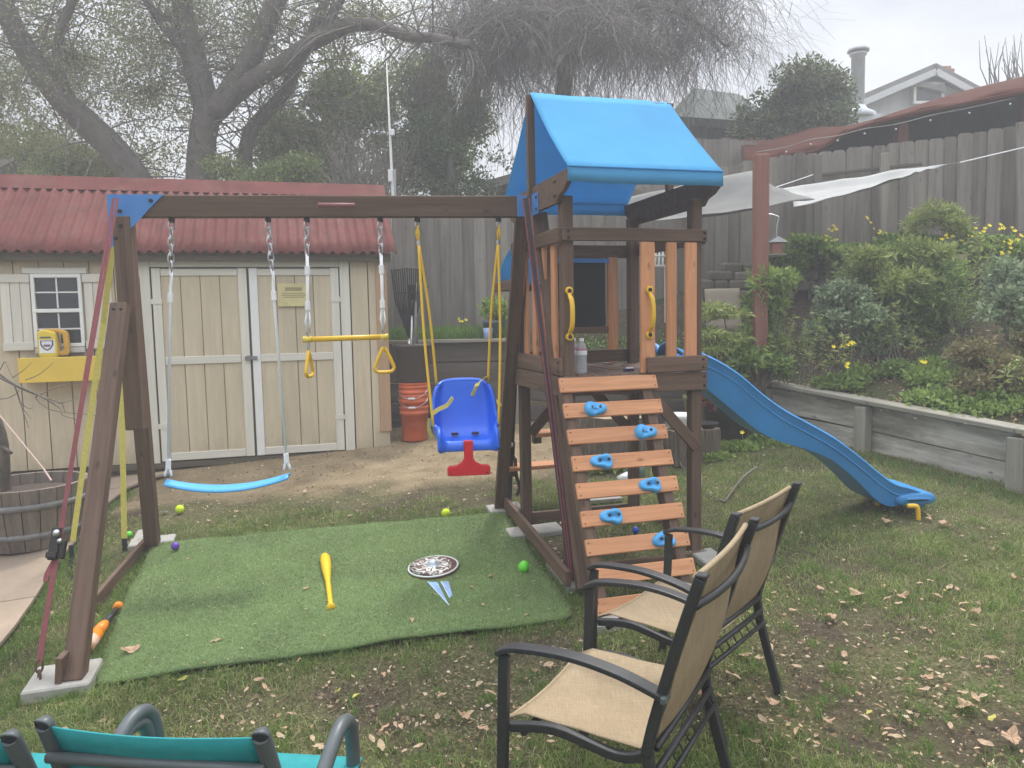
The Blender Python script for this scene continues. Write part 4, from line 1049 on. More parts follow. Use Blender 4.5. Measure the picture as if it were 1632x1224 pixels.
obj('harness_strap', strap(bez([sp(-.07, .02, .29), sp(-.11, .05, .245), sp(-.16, .06, .225), sp(-.215, .07, .19)], 4), .026, .003, V((0, 0, 1))), m_ystrap, ts)
obj('harness_strap', strap(bez([sp(-.215, .05, .18), sp(-.225, .03, .10), sp(-.205, .02, .04)], 4), .024, .003, bd), m_ystrap, ts)
obj('harness_strap', strap(bez([sp(.19, -.06, .26), sp(.225, -.05, .24), sp(.23, -.03, .22)], 4), .024, .003, bd), m_ystrap, ts)
obj('strap_buckle', obox(sp(-.215, .07, .19), .03, .02, .035, bd), m_black, ts)

# ------------------------------------------------------------------ tie-down straps
def ratchet(c, d, par):
    s = V((d.y, -d.x, 0)); s = s.normalized() if s.length > .01 else V((1, 0, 0))
    obj('ratchet', join(obox(c, .16, .045, .03, d, bn), obox(c - s * .045 + d * .03, .09, .02, .035, d, bn), obox(c + d * .05 + bn * .02, .03, .05, .03, d, bn)), m_dkmetal, par)
    obj('ratchet_axle', join(ball(c - s * .01 + bn * .03 + d * -.06, .018, 10), ball(c - s * .03 + bn * .025 + d * -.02, .013, 10)), m_zinc, par, True)
tl = thing('ratchet_strap', 'dull red ratchet strap tying the left end of the beam to the ground', 'strap', G(55, 1112))
top = P(184, 316, 4.50); an = G(56, 1105)
anz = an + V((0, 0, .03))
for dx in (-.008, .010): 
    obj('webbing', strap([top + bd * dx * 1.2, top.lerp(anz, .72) + bd * dx * .3], .015, .0025, bd), m_redstrap, tl)
obj('webbing', strap([top.lerp(anz, .70), top.lerp(anz, .96)], .026, .003, bd), m_redstrap, tl)
ratchet(top.lerp(anz, .745) - bd * .015, (anz - top).normalized(), tl)
obj('webbing', strap(bez([top.lerp(anz, .77), top.lerp(anz, .80) - bd * .03, top.lerp(anz, .815) - bd * .03], 3), .022, .003, bd), m_redstrap, tl)
obj('anchor_chain', link_chain(top.lerp(anz, .955), anz + bd * .02 + V((0, 0, -.03)), .06, .006), m_rust, tl)
yl = thing('tie_strap', 'pale yellow strap running down the front of the left legs', 'strap', G(110, 905))
obj('webbing', strap([P(187, 330, 4.72), P(165, 515, 5.0), P(116, 862, 5.16)], .036, .003, bd), m_ystrap, yl)
obj('strap_hook', join(obox(P(114, 880, 5.16), .03, .02, .1), link_chain(P(113, 890, 5.16), G(112, 925), .06, .005)), m_dkmetal, yl)
y2 = thing('tie_strap', 'short yellow strap hanging behind the left centre post', 'strap', G(199, 880))
obj('webbing', strap([P(193, 560, 5.2), P(195, 690, 5.25), P(198, 858, 5.3)], .038, .003, bd), m_ystrap, y2)
obj('strap_hook', obox(P(199, 868, 5.3), .035, .02, .09), m_dkmetal, y2)
pk_ = obj('pink_cord', tube([P(-60, 590, 5.2), P(0, 663, 5.25), P(70, 748, 5.2), P(82, 766, 5.15)], .006, 6), m_pinkrope); tag(pk_, 'faded pink cord slanting across the barrel planter', 'cord')
tr_ = thing('ratchet_strap', 'red edged dark ratchet strap slanting down the right end frame', 'strap', G(922, 940))
top = P(838, 316, 4.80); an = P(911, 925, 4.30)
for dx, m in ((0, m_blackstrap),): obj('webbing', strap([top, an], .040, .0025, bd), m, tr_)
for dx in (-.019, .019): obj('edge_band', strap([top + bd * dx + bn * .004, an + bd * dx * .3 + bn * .004], .008, .003, bd), m_redstrap, tr_)
obj('anchor_chain', link_chain(an, an + V((.01, -.03, -.12)), .06, .006), m_rust, tr_)
tb = thing('ratchet_strap', 'black ratchet strap hanging inside the right end frame', 'strap', G(812, 818))
top = P(832, 352, 5.05); an = G(812, 806)
anz = an + V((0, 0, .05))
obj('webbing', strap([top, anz], .036, .003, bd), m_blackstrap, tb)
ratchet(top.lerp(anz, .80), (anz - top).normalized(), tb)
obj('loose_end', strap(bez([top.lerp(anz, .83) + bd * .03, top.lerp(anz, .90) + bd * .045, top.lerp(anz, .95) + bd * .075, top.lerp(anz, .985) + bd * .055], 4), .026, .003, bd), m_blackstrap, tb)
obj('anchor_chain', link_chain(anz, an - V((0, 0, .05)) + bn * .03, .055, .006), m_rust, tb)
wc = obj('hanging_rope', tube(bez([P(916, 884, 4.36), P(909, 889, 4.36), P(910, 905, 4.36), P(908, 927, 4.34)], 4), .008, 7), m_rope, None, True); tag(wc, 'short white rope end dangling at the front base rail', 'rope')

# pavers under the frame
pav = [(102, 1093, .29, .25, .07, 14, 'large pale concrete paver under the left front leg'), (243, 868, .30, .16, .05, 16, 'concrete paver under the left rear leg'), (222, 862, .07, .30, .05, 16, 'narrow concrete block beside the left rear rail'),
       (805, 815, .26, .18, .05, 16, 'concrete paver under the right rear leg'), (852, 852, .38, .17, .055, 16, 'concrete paver under the middle of the right base rail'), (910, 922, .18, .40, .055, 16, 'concrete block along the right front base rail'),
       (985, 992, .28, .18, .055, 10, 'concrete paver at the foot of the climbing wall'), (1128, 893, .16, .2, .05, 16, 'concrete block at the right front tower post')]
for x, y, lx, ly, h, a, lab in pav:
    c = G(x, y); tag(obj('concrete_paver', obox(c + V((0, 0, h / 2 - .012)), lx, ly, h, (math.cos(math.radians(a)), math.sin(math.radians(a)), .03), (-.035, -.085, 1), .008), m_conc), lab, 'paver')
# ------------------------------------------------------------------ artificial turf mat
def unit(a): return a / np.maximum(1e-9, np.linalg.norm(a, axis=1, keepdims=True))
TFL, TFR, TBL, TBR = G(143, 1102), G(919, 990), G(243, 872), G(803, 824)
def turfp(u, v):
    p = TFL.lerp(TFR, u).lerp(TBL.lerp(TBR, u), v)
    # rounded corners and slightly wavy edges
    c = V(((TFL.x + TFR.x + TBL.x + TBR.x) / 4, (TFL.y + TFR.y + TBL.y + TBR.y) / 4, 0))
    k = (abs(2 * u - 1) * abs(2 * v - 1)) ** 14; p = p.lerp(V((c.x, c.y, p.z)), .03 * k)
    p.x += .005 * math.sin(v * 9) * (abs(2 * u - 1)); p.y += .004 * math.sin(u * 11 + 1) * abs(2 * v - 1)
    p.z = gz(p.x, p.y) + .020 + .026 * noise.noise(V((p.x * 1.7, p.y * 1.7, 4))) + .008 * noise.noise(V((p.x * 4, p.y * 4, 9)))
    return p
tm = solid(obj('turf_mat', grid(turfp, 60, 44), m_turf, None, True), .014, 1); tag(tm, 'rectangle of bright artificial turf laid under the swings', 'turf mat')
N = 150000
us, vs_ = nrs.rand(N), nrs.rand(N)
GU, GV = 60, 44
tg = np.array([tuple(turfp(i / GU, j / GV)) for j in range(GV + 1) for i in range(GU + 1)]).reshape(GV + 1, GU + 1, 3)
def sampg(a, u, v):
    x = u * GU; y = v * GV; i = np.minimum(x.astype(int), GU - 1); j = np.minimum(y.astype(int), GV - 1); fx = (x - i)[:, None]; fy = (y - j)[:, None]
    return (a[j, i] * (1 - fx) + a[j, i + 1] * fx) * (1 - fy) + (a[j + 1, i] * (1 - fx) + a[j + 1, i + 1] * fx) * fy
base = sampg(tg, us, vs_)
an = nrs.rand(N) * 6.283; h = .016 + .014 * nrs.rand(N)
lay = np.stack([.5 * nrs.randn(N), .5 * nrs.randn(N) - .25], 1) * h[:, None]
sx = np.stack([np.cos(an), np.sin(an), np.zeros(N)], 1) * .0028
tipp = base + np.concatenate([lay, h[:, None]], 1)
vv = np.stack([base - sx, base + sx, tipp], 1).reshape(-1, 3)
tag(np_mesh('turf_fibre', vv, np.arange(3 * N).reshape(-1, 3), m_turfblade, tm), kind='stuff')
def onturf(px, py):
    p = G(px, py, .02); p.z = gz(p.x, p.y) + .02 + .026 * noise.noise(V((p.x * 1.7, p.y * 1.7, 4))) + .010; return p

bits = np.stack([nrs.rand(900), nrs.rand(900)], 1); bp0 = sampg(tg, bits[:, 0], bits[:, 1]); bp0[:, 2] += .022
def unitq(n): a_ = nrs.rand(n) * 6.283; return np.stack([np.cos(a_), np.sin(a_), .1 * nrs.randn(n)], 1)
bd0 = unitq(900); bs0 = .006 + .016 * nrs.rand(900, 1) ** 2; br0 = np.stack([-bd0[:, 1], bd0[:, 0], 0 * bd0[:, 0]], 1)
bv0 = np.stack([bp0, bp0 + bd0 * bs0 * .5 + br0 * bs0 * .25, bp0 + bd0 * bs0, bp0 + bd0 * bs0 * .5 - br0 * bs0 * .25], 1).reshape(-1, 3)
tag(np_mesh('trapped_debris', bv0, np.arange(3600).reshape(-1, 4), m_dryleaf, tm), kind='stuff')
# toys on and around the mat
a, b = onturf(518, 893), onturf(528, 979); d = (b - a).normalized(); L = (b - a).length
def batlathe(prof, p, ax, m, name, par, sg=16): return obj(name, lathe(prof, p, sg, ax), m, par, True)
bt = batlathe([(.004, 0), (.022, .008), (.031, .04), (.033, .10), (.030, .22), (.022, .34), (.0155, .44), (.014, L - .03), (.015, L - .022), (.025, L - .014), (.025, L - .002), (.002, L)], a + V((0, 0, .024)), (d + V((0, 0, -.012))), m_batyel, 'toy_bat', None)
tag(bt, 'yellow plastic toy bat lying on the turf mat', 'toy bat')
c = onturf(691, 909)
shd = thing('toy_shield', 'round toy shield with knotwork pattern and silver boss on the turf', 'toy shield', c)
tilt = V((-.05, -.10, 1)).normalized(); R = .158
obj('rim_edge', lathe([(R * .98, 0), (R, .006), (R, .016), (R * .985, .02)], c + V((0, 0, .004)), 40, tilt), m_rubred, shd, True)
M = frame((1, 0, 0), tilt); M.translation = c + tilt * .024
fv, ff = lathe([(.001, .012), (R * .3, .011), (R * .6, .008), (R * .93, .001)], (0, 0, 0), 40)
inst('face', mesh('face', (fv, ff), m_shield, True), M, shd)
obj('rim', lathe([(R * .92, .0), (R * .935, .006), (R * .985, .006), (R, 0)], c + tilt * .02, 40, tilt), m_rim, shd, True)
obj('boss', lathe([(.046, 0), (.044, .006), (.034, .008), (.032, .02), (.022, .032), (.001, .037)], c + tilt * .030, 24, tilt), m_boss, shd, True)
sw = thing('toy_sword', 'pale blue toy sword blades sticking out from under the shield', 'toy sword', onturf(700, 945))
for pts in (((681, 931), (697, 931), (716, 969)), ((702, 930), (715, 929), (721, 952), (717, 957))):
    w = [onturf(*p) + V((0, 0, .004)) for p in pts]; n = len(w)
    bl = obj('blade', (w + [p + V((0, 0, .007)) for p in w], [tuple(range(n)), tuple(range(2 * n - 1, n - 1, -1))] + [(i, (i + 1) % n, n + (i + 1) % n, n + i) for i in range(n)]), m_blade, sw)
    obj('blade_edge', tube([w[0] + V((.004, 0, .007)), w[-1] + V((-.001, .002, .007))], .0035, 6), m_bladeedge, bl)
def ballat(px, py, r, m, lab, turf=False):
    p = onturf(px, py) if turf else G(px, py); p.z = (p.z + .012 if turf else gz(p.x, p.y) + .008) + r * .9; o = obj('toy_ball', ball(p, r), m, None, True); tag(o, lab, 'ball'); return o
ballat(711, 826, .034, m_tennis, 'neon tennis ball at the back edge of the turf mat'); ballat(287, 819, .034, m_tennis, 'neon tennis ball in front of the shed doors')
ballat(280, 882, .028, m_purple, 'purple ball by the left rear leg', True); ballat(206, 858, .024, m_green, 'small green ball behind the left base rail')
ballat(1013, 852, .024, m_bball, 'blue ball behind the climbing wall')
p = onturf(832, 912); go = obj('toy_egg', lathe([(.002, 0), (.018, .004), (.031, .02), (.034, .036), (.030, .052), (.020, .068), (.002, .076)], p + V((0, 0, -.004)), 16, (.3, -.1, 1)), m_green, None, True); tag(go, 'lime green plastic egg on the right of the turf mat', 'toy egg')
p = G(262, 819); q = obj('paper_scrap', obox(p + V((0, 0, .02)), .07, .03, .002, (.8, -.5, .2), (.2, .1, 1), 0), m_paper); tag(q, 'white scrap beside the left rear leg', 'scrap')
# orange bat behind the left front leg
ob = thing('orange_bat', 'orange foam bat with black handle behind the left front leg', 'toy bat', G(150, 1020))
a, b = G(128, 1058) + V((0, 0, .045)), G(190, 975) + V((0, 0, .035)); d = (b - a).normalized(); L = (b - a).length
batlathe([(.002, 0), (.028, .004), (.036, .03)], a, d, m_red, 'tip', ob); batlathe([(.0365, 0), (.0365, .03)], a + d * .03, d, m_navy, 'band', ob)
batlathe([(.036, 0), (.037, .10), (.034, L * .30)], a + d * .06, d, m_orangebat, 'barrel', ob)
batlathe([(.0375, 0), (.0375, .09)], a + d * .08, d, m_palep, 'printed_sleeve', ob)
batlathe([(.034, 0), (.028, L * .16), (.020, L * .22)], a + d * (.06 + L * .30), d, m_orangebat, 'neck', ob)
batlathe([(.017, 0), (.015, L * .32)], a + d * (.06 + L * .5), d, m_black, 'handle', ob); batlathe([(.016, 0), (.028, .008), (.028, .03), (.01, .036)], b - d * .03, d, m_orangebat, 'knob', ob)

# ------------------------------------------------------------------ tan sling patio chairs
def patio_chair(c, facing, label, zs=1.0):
    f = V((facing[0], facing[1], 0)).normalized(); r = V((f.y, -f.x, 0)); o = V((c[0], c[1], gz(*c)))
    L = lambda x, y, z: o + r * x + f * y + V((0, 0, z * zs))
    t = thing('patio_chair', label, 'chair', o, 'tan sling patio chairs')
    def bar(name, pts, w, th, side, par=t, n=5, m=m_powder):
        pp = bez([L(*p) for p in pts], n); q_ = obj(name, strap(pp, w, th, side), m, par)
        b_ = q_.modifiers.new('round', 'BEVEL'); b_.width = .004; b_.segments = 2; b_.limit_method = 'ANGLE'; return q_
    for s in (-1, 1):
        x = .318 * s
        # front leg rises, then curves into the armrest
        bar('leg', [(x * .97, .30, 0), (x * .985, .287, .22), (x, .275, .45), (x, .268, .612)], .034, .024, f)
        bar('armrest', [(x, .288, .616), (x * 1.01, .22, .642), (x * 1.01, .05, .652), (x * .99, -.10, .632), (x * .945, -.225, .590)], .048, .017, r)
        # back upright running down into the rear leg
        bar('back_upright', [(x * .97, -.332, .925), (x * .97, -.318, .885), (x * .95, -.262, .72), (x * .92, -.200, .52), (x * .90, -.172, .41)], .030, .032, f)
        bar('leg', [(x * .90, -.172, .43), (x * .89, -.195, .30), (x * .86, -.285, .0)], .034, .024, f)
        bar('side_rail', [(x * .93, .265, .385), (x * .86, .12, .400), (x * .86, -.08, .375), (x * .86, -.18, .405)], .028, .026, V((0, 0, 1)))
    obj('seat_bar', tube([L(-.27, .235, .36), L(.27, .235, .36)], .011, 8), m_powder, t, True)
    obj('seat_bar', tube([L(-.27, -.20, .365), L(.27, -.20, .365)], .011, 8), m_powder, t, True)
    obj('seat_bar', tube([L(-.27, -.215, .315), L(.27, -.215, .315)], .009, 8), m_powder, t, True)
    for sx in [-.22 + .063 * i for i in range(8)]: obj('spring_wire', tube([L(sx, -.20, .362), L(sx + .02, -.215, .318)], .003, 5), m_powder, t)
    obj('back_bar', tube(bez([L(-.30, -.312, .845), L(-.15, -.334, .840), L(0, -.342, .838), L(.15, -.334, .840), L(.30, -.312, .845)], 4), .012, 8), m_powder, t, True)
    obj('back_bar', tube([L(-.27, -.195, .425), L(.27, -.195, .425)], .011, 8), m_powder, t, True)
    def seat(u, v):
        x = (-.262 + .524 * u); y = .292 - .47 * v
        z = .418 - .048 * math.sin(math.pi * u) * (.4 + .6 * math.sin(math.pi * v)) - .03 * sst(.12, 0, v) + .004 * noise.noise(V((u * 5, v * 5, 1)))
        return L(x, y, z - .012 * v)
    st_ = solid(obj('seat_sling', grid(seat, 16, 16), m_sling, t, True), .004)
    def backs(u, v):
        x = (-.292 + .584 * u) * (.96 + .04 * v); z = .415 + .50 * v; y = -.172 - .150 * v - .014 * math.sin(math.pi * u) - .014 * math.sin(v * math.pi * 1.6)
        return L(x, y, z)
    bk = solid(obj('back_sling', grid(backs, 14, 16), m_sling, t, True), .004)
    obj('top_hem', tube([backs(i / 14, 1) for i in range(15)], .009, 8), m_sling, bk, True)
    obj('front_hem', tube([seat(i / 14, 0) for i in range(15)], .007, 8), m_sling, st_, True)
    for s in (-1, 1):
        obj('arm_cap', obox(L(.302 * s, -.232, .587), .05, .016, .022, r, b=.004), m_frameg, t)
        obj('post_cap', obox(L(.318 * .97 * s, -.335, .931), .034, .032, .012, r, b=.003), m_powder, t)
    return t
patio_chair((.731, 3.145), (-.77, .64), 'tan sling patio chair behind, closer to the climbing wall')
patio_chair((.352, 2.398), (-.867, .498), 'tan sling patio chair in front, farther from the playset', 1.05)

# ------------------------------------------------------------------ teal chairs seen from behind
def teal_chair(c, ang, label):
    f = V((math.sin(ang), math.cos(ang), 0)); r = V((f.y, -f.x, 0)); o = V((c[0], c[1], gz(*c)))
    L = lambda x, y, z: o + r * x + f * y + V((0, 0, z * 1.045))
    t = thing('teal_chair', label, 'chair', o, 'teal mesh lawn chairs')
    for s in (-1, 1):
        x = .25 * s
        obj('back_upright', tube(bez([L(x, -.22, .80), L(x, -.205, .78), L(x * 1.02, -.13, .58), L(x * 1.02, -.05, .38), L(x * 1.02, .05, .30)], 5), .019, 10), m_frameg, t, True)
        obj('arm_loop', tube(bez([L(x * 1.1, -.13, .50), L(x * 1.12, .0, .565), L(x * 1.14, .10, .62), L(x * 1.14, .165, .63), L(x * 1.14, .215, .60), L(x * 1.13, .235, .52), L(x * 1.12, .24, .38), L(x * 1.1, .25, .0)], 5), .019, 10), m_frameg, t, True)
        obj('rear_leg', tube([L(x * 1.02, .10, .36), L(x * 1.05, -.28, .0)], .016, 8), m_frameg, t, True)
    obj('back_rail', tube([L(-.25, -.21, .725), L(.25, -.21, .725)], .013, 8), m_frameg, t, True)
    obj('seat_rail', tube([L(-.25, .24, .36), L(.25, .24, .36)], .014, 8), m_frameg, t, True)
    solid(obj('back_mesh', grid(lambda u, v: L(-.235 + .47 * u, -.215 + .17 * v - .02 * math.sin(math.pi * u), .795 - .40 * v), 12, 10), m_teal, t, True), .004)
    solid(obj('seat_mesh', grid(lambda u, v: L(-.22 + .52 * u, -.06 + .32 * v, .455 + .03 * v - .03 * math.sin(math.pi * u) * math.sin(math.pi * v)), 12, 10), m_teal, t, True), .004)
teal_chair((-.76, 1.79), .13, 'teal mesh lawn chair with grey looped arms, right one of the pair')
teal_chair((-1.325, 1.83), .10, 'teal mesh lawn chair with grey looped arms, left one of the pair')

# ------------------------------------------------------------------ barrel planter with bare shrub
bc = V((-3.52, 5.5, gz(-3.5, 5.5) + .04))
bp = thing('barrel_planter', 'half barrel planter with grey hoops on the patio', 'planter', bc)
NS_ = 22
for i in range(NS_):
    a0, a1 = 2 * math.pi * (i + .03) / NS_, 2 * math.pi * (i + .97) / NS_; v = []
    prof = [(.315, 0), (.355, .12), (.38, .27), (.395, .44), (.36, .44), (.345, .27), (.32, .12), (.28, .02)]
    for a_ in (a0, a1): v += [bc + V((rr * math.cos(a_), rr * math.sin(a_), z)) for rr, z in prof]
    n = len(prof); f = [(j, (j + 1) % n, n + (j + 1) % n, n + j) for j in range(n)] + [tuple(range(n - 1, -1, -1)), tuple(range(n, 2 * n))]
    obj('stave', (v, f), m_barrel, bp)
for z, r_ in ((.09, .348), (.30, .390)): obj('hoop', lathe([(r_ - .004, 0), (r_ + .003, 0), (r_ + .009, .04), (r_ + .0, .04)], bc + V((0, 0, z)), 36), m_hoop, bp, True)
obj('soil', lathe([(.35, .36), (.2, .375), (.001, .38)], bc, 24), m_soil, bp)
sb = thing('bare_shrub', 'leafless grey shrub growing out of the barrel planter', 'shrub', bc + V((0, 0, .37)))
t0 = P(8, 772, 5.5); t1 = P(2, 690, 5.45); t2 = P(-40, 600, 5.4)
obj('trunk', tube(bez([t0 + V((0, 0, -.1)), t0, t1, t2, P(-80, 520, 5.3)], 5), [.045 - .0012 * i for i in range(21)], 8), m_bark, sb, True)
obj('trunk', tube(bez([t0 + V((-.05, .02, -.1)), P(-10, 740, 5.5), P(-14, 705, 5.5), P(18, 722, 5.4)], 4), [.03 - .0015 * i for i in range(13)], 7), m_bark, sb, True)
tw = []
def twig(p, q, Y0, r): 
    tw.append(tube(bez([P(x, y, Y0 + .03 * math.sin(i * 2)) for i, (x, y) in enumerate(p)], 3), [max(.0015, r * (1 - .8 * k / (3 * (len(p) - 1)))) for k in range(3 * (len(p) - 1) + 1)], 5))
twig([(-60, 560), (0, 597), (30, 616), (62, 630), (95, 650), (100, 662), (128, 670)], 0, 5.2, .011); twig([(-50, 575), (0, 602), (40, 622), (90, 640), (100, 642), (126, 634)], 0, 5.25, .009)
twig([(24, 616), (32, 640), (40, 665), (46, 682)], 0, 5.2, .006); twig([(30, 640), (45, 651), (52, 650)], 0, 5.2, .004); twig([(60, 628), (58, 636), (75, 650), (100, 657), (150, 662), (165, 668)], 0, 5.25, .005)
twig([(40, 606), (60, 598), (80, 583), (85, 577)], 0, 5.2, .004); twig([(20, 602), (38, 590), (50, 578)], 0, 5.2, .004); twig([(0, 590), (8, 576), (14, 590), (20, 602)], 0, 5.2, .004); twig([(0, 636), (14, 634), (30, 624), (25, 620)], 0, 5.2, .004)
twig([(62, 630), (88, 618), (110, 612), (122, 607)], 0, 5.22, .004); twig([(35, 650), (50, 668)], 0, 5.2, .003); twig([(98, 640), (104, 658)], 0, 5.2, .004)
obj('twigs', join(*tw), m_twig, sb, True)

# ------------------------------------------------------------------ water bottle, jug, deck odds and ends
def bottle(c, label, fade=False):
    t = thing('water_bottle', label, 'bottle', c)
    pr = [(.024, 0), (.0305, .006), (.0315, .015)]
    for i in range(9): pr += [(.0315, .018 + i * .0095), (.0298, .0228 + i * .0095)]
    pr += [(.0318, .108), (.0318, .135), (.031, .15), (.026, .168), (.016, .184), (.0125, .19), (.0125, .196)]
    obj('body', lathe(pr + [(r - .0012, z) for r, z in reversed(pr)][:1], c, 24), m_bottle, t, True)
    obj('label', lathe([(.0322, .112), (.0324, .113), (.0324, .137), (.0322, .138)], c, 24), m_label, t, True)
    obj('label_band', lathe([(.0323, .139), (.0323, .148)], c, 24), m_labred, t, True)
    obj('cap', lathe([(.0135, .193), (.0138, .194), (.0138, .209), (.012, .211)], c, 16), m_capw, t)
bottle(T(.150, .10, ZD + .006), 'clear water bottle standing at the left front of the deck')
bottle(T(.135, .20, ZD + .006), 'second clear bottle standing just behind the front one')
q = obj('toy_piece', obox(T(.47, .14, ZD + .014), .07, .02, .014, (1, .2, 0)), m_navy); tag(q, 'small dark blue toy lying on the deck', 'toy'); q2 = obj('toy_piece', obox(T(.475, .13, ZD + .026), .045, .014, .008, (1, .2, 0)), m_paper); tag(q2, 'white scrap on the small toy on the deck', 'scrap')
jc = S(Sp(85, 560, -.115)[0], -.115, BOXTOP - .012)
jg = thing('yellow_jug', 'yellow jug with handle and shield label standing in the flower box', 'jug', jc)
jx, jz = SU, V((0, 0, 1)); jn = -SN
Mj = Matrix(((jx.x, 0, jn.x, 0), (jx.y, 0, jn.y, 0), (0, 1, 0, 0), (0, 0, 0, 1))); Mj.translation = jc
def jobj(name, poly, t_, off, m, bev=.012):
    M2 = Mj.copy(); M2.translation = jc + jn * off; o = obj(name, prism(poly, M2, t_), m, jg)
    b_ = o.modifiers.new('round', 'BEVEL'); b_.width = bev; b_.segments = 3; return o
jobj('body', [(-.10, .0), (.045, 0), (.05, .06), (.045, .235), (-.03, .262), (-.085, .262), (-.11, .235), (-.112, .05)], .12, 0, m_jugyel, .02)
jobj('handle', [(.04, .02), (.12, .02), (.138, .05), (.135, .22), (.115, .25), (.05, .268), (-.06, .27), (-.06, .25), (.045, .238), (.088, .215), (.095, .08), (.07, .06), (.04, .06)], .06, -.005, m_jugamber, .012)
lb = jobj('label', [(-.095, .05), (.03, .05), (.032, .17), (-.093, .17)], .002, .061, m_paper, 0)
def sub(poly, m, off): M2 = Mj.copy(); M2.translation = jc + jn * off; return obj('label_print', prism(poly, M2, .001), m, lb)
sub([(-.085, .165), (.022, .165), (.02, .12), (-.005, .085), (-.031, .072), (-.058, .085), (-.083, .12)], m_navy, .0632)
sub([(-.074, .158), (.011, .158), (.009, .125), (-.01, .095), (-.031, .083), (-.052, .095), (-.072, .125)], m_label, .0639); sub([(-.06, .128), (-.002, .128), (-.008, .108), (-.054, .108)], m_plaque, .0646)
sub([(-.08, .20), (.0, .20), (.01, .185), (-.085, .185)], m_potgreen, .0632)

# ------------------------------------------------------------------ bin, buckets and tools beside the shed
q = P(661, 700, 8.15); bz = gz(q.x, q.y)
def bucket(c, label, handle=True):
    t = thing('orange_bucket', label, 'bucket', c, 'stacked orange buckets')
    obj('shell', lathe([(.128, 0), (.132, .01), (.146, .28), (.152, .28), (.153, .31), (.149, .312), (.150, .34), (.156, .342), (.156, .365), (.148, .37), (.143, .365), (.125, .01)], c, 28), m_orange, t, True)
    if handle:
        pts = [c + V((math.cos(a_) * .158, -abs(math.sin(a_)) * .165, .335 - .10 * abs(math.sin(a_)))) for a_ in [math.pi * i / 12 for i in range(13)]]
        obj('wire_handle', tube(pts, .0035, 6), m_zinc, t, True)
        obj('handle_grip', tube([pts[5] + V((-.005, -.002, 0)), pts[7] + V((.005, -.002, 0))], .011, 8), m_paper, t, True)
for i, (z, hd_) in enumerate(((0, False), (.125, True), (.22, True), (.31, False))):
    bucket(V((q.x, q.y, bz + z)), ('orange bucket at the bottom of the stack by the shed', 'orange bucket, second from the bottom of the stack', 'orange bucket, third from the bottom of the stack', 'orange bucket directly under the dark brown bin')[i], hd_)
bucket(V((q.x + .33, q.y + .28, gz(q.x + .3, q.y + .2) + .0)), 'separate orange bucket on the ground behind the swing seat', False)
bc2 = V((q.x - .0, q.y, bz + .62))
tb_ = thing('trash_bin', 'dark brown round bin stacked on the orange buckets', 'bin', bc2)
obj('shell', lathe([(.155, 0), (.16, .02), (.195, .36), (.21, .37), (.21, .40), (.195, .405), (.185, .39), (.15, .03)], bc2, 28), m_bin, tb_, True)
obj('liner', lathe([(.186, .30), (.12, .32), (.001, .31)], bc2, 20), m_black, tb_, True)
def tool(label, cat, name, p0, p1, m, head):
    t = thing(name, label, cat, p0); obj('handle', tube([p0, p1], .014, 8), m, t, True)
    if head: head(t, p0, p1)
    return t
def rake_head(t, p0, p1):
    d = (p1 - p0).normalized(); s = V((1, 0, 0))
    for i in range(15):
        k = (i - 7) / 7; tip = p1 + V((0, 0, .78)) + s * (k * .17) - V((0, 0, .02 * abs(k)))
        obj('tine', tube([p1, p1.lerp(tip, .55) + s * (k * .045), tip, tip + V((0, -.03, -.02))], .0075, 5), m_black, t)
    obj('brace', tube([p1 + V((0, 0, .5)) + s * (k * .13) for k in (-1, -.5, 0, .5, 1)], .006, 5), m_black, t)
def broom_head(t, p0, p1):
    obj('head', obox(p1, .1, .05, .30, (1, 0, 0)), m_black, t)
bx = bc2 + V((0, 0, .36))
tool('black fan rake standing up beside the shed corner', 'rake', 'fan_rake', bx + V((-.08, .08, -.2)), P(652, 540, 8.4), m_zinc, rake_head)
tool('grey handled broom leaning in the brown bin', 'broom', 'broom', bx + V((-.02, .0, -.2)), P(657, 475, 8.5), m_zinc, broom_head)
tool('black handled tool leaning in the brown bin', 'garden tool', 'garden_tool', bx + V((.08, -.02, -.2)), P(660, 500, 8.45), m_black, None)
tool('thin grey stake leaning across the fence', 'stake', 'garden_stake', bx + V((.02, -.05, -.2)), P(664, 450, 8.5), m_twig, None)

# blue pot with plant and cup on the raised bed
p = P(788, 545, 8.95); p.z = 1.33
pb = thing('blue_pot', 'slate blue plant pot on the raised bed', 'pot', p); obj('shell', lathe([(.10, 0), (.105, .01), (.13, .22), (.14, .22), (.14, .25), (.128, .25), (.12, .22)], p, 24), m_potblue, pb, True); obj('soil', lathe([(.12, .21), (.001, .22)], p, 16), m_soil, pb)
BLUEPOT = p.copy()
p = P(778, 545, 8.75); p.z = 1.378
cu = obj('blue_cup', lathe([(.04, 0), (.045, .005), (.055, .12), (.05, .12), (.04, .01)], p, 20), m_cupblue, None, True); tag(cu, 'pale blue cup standing on the raised bed cap', 'cup')

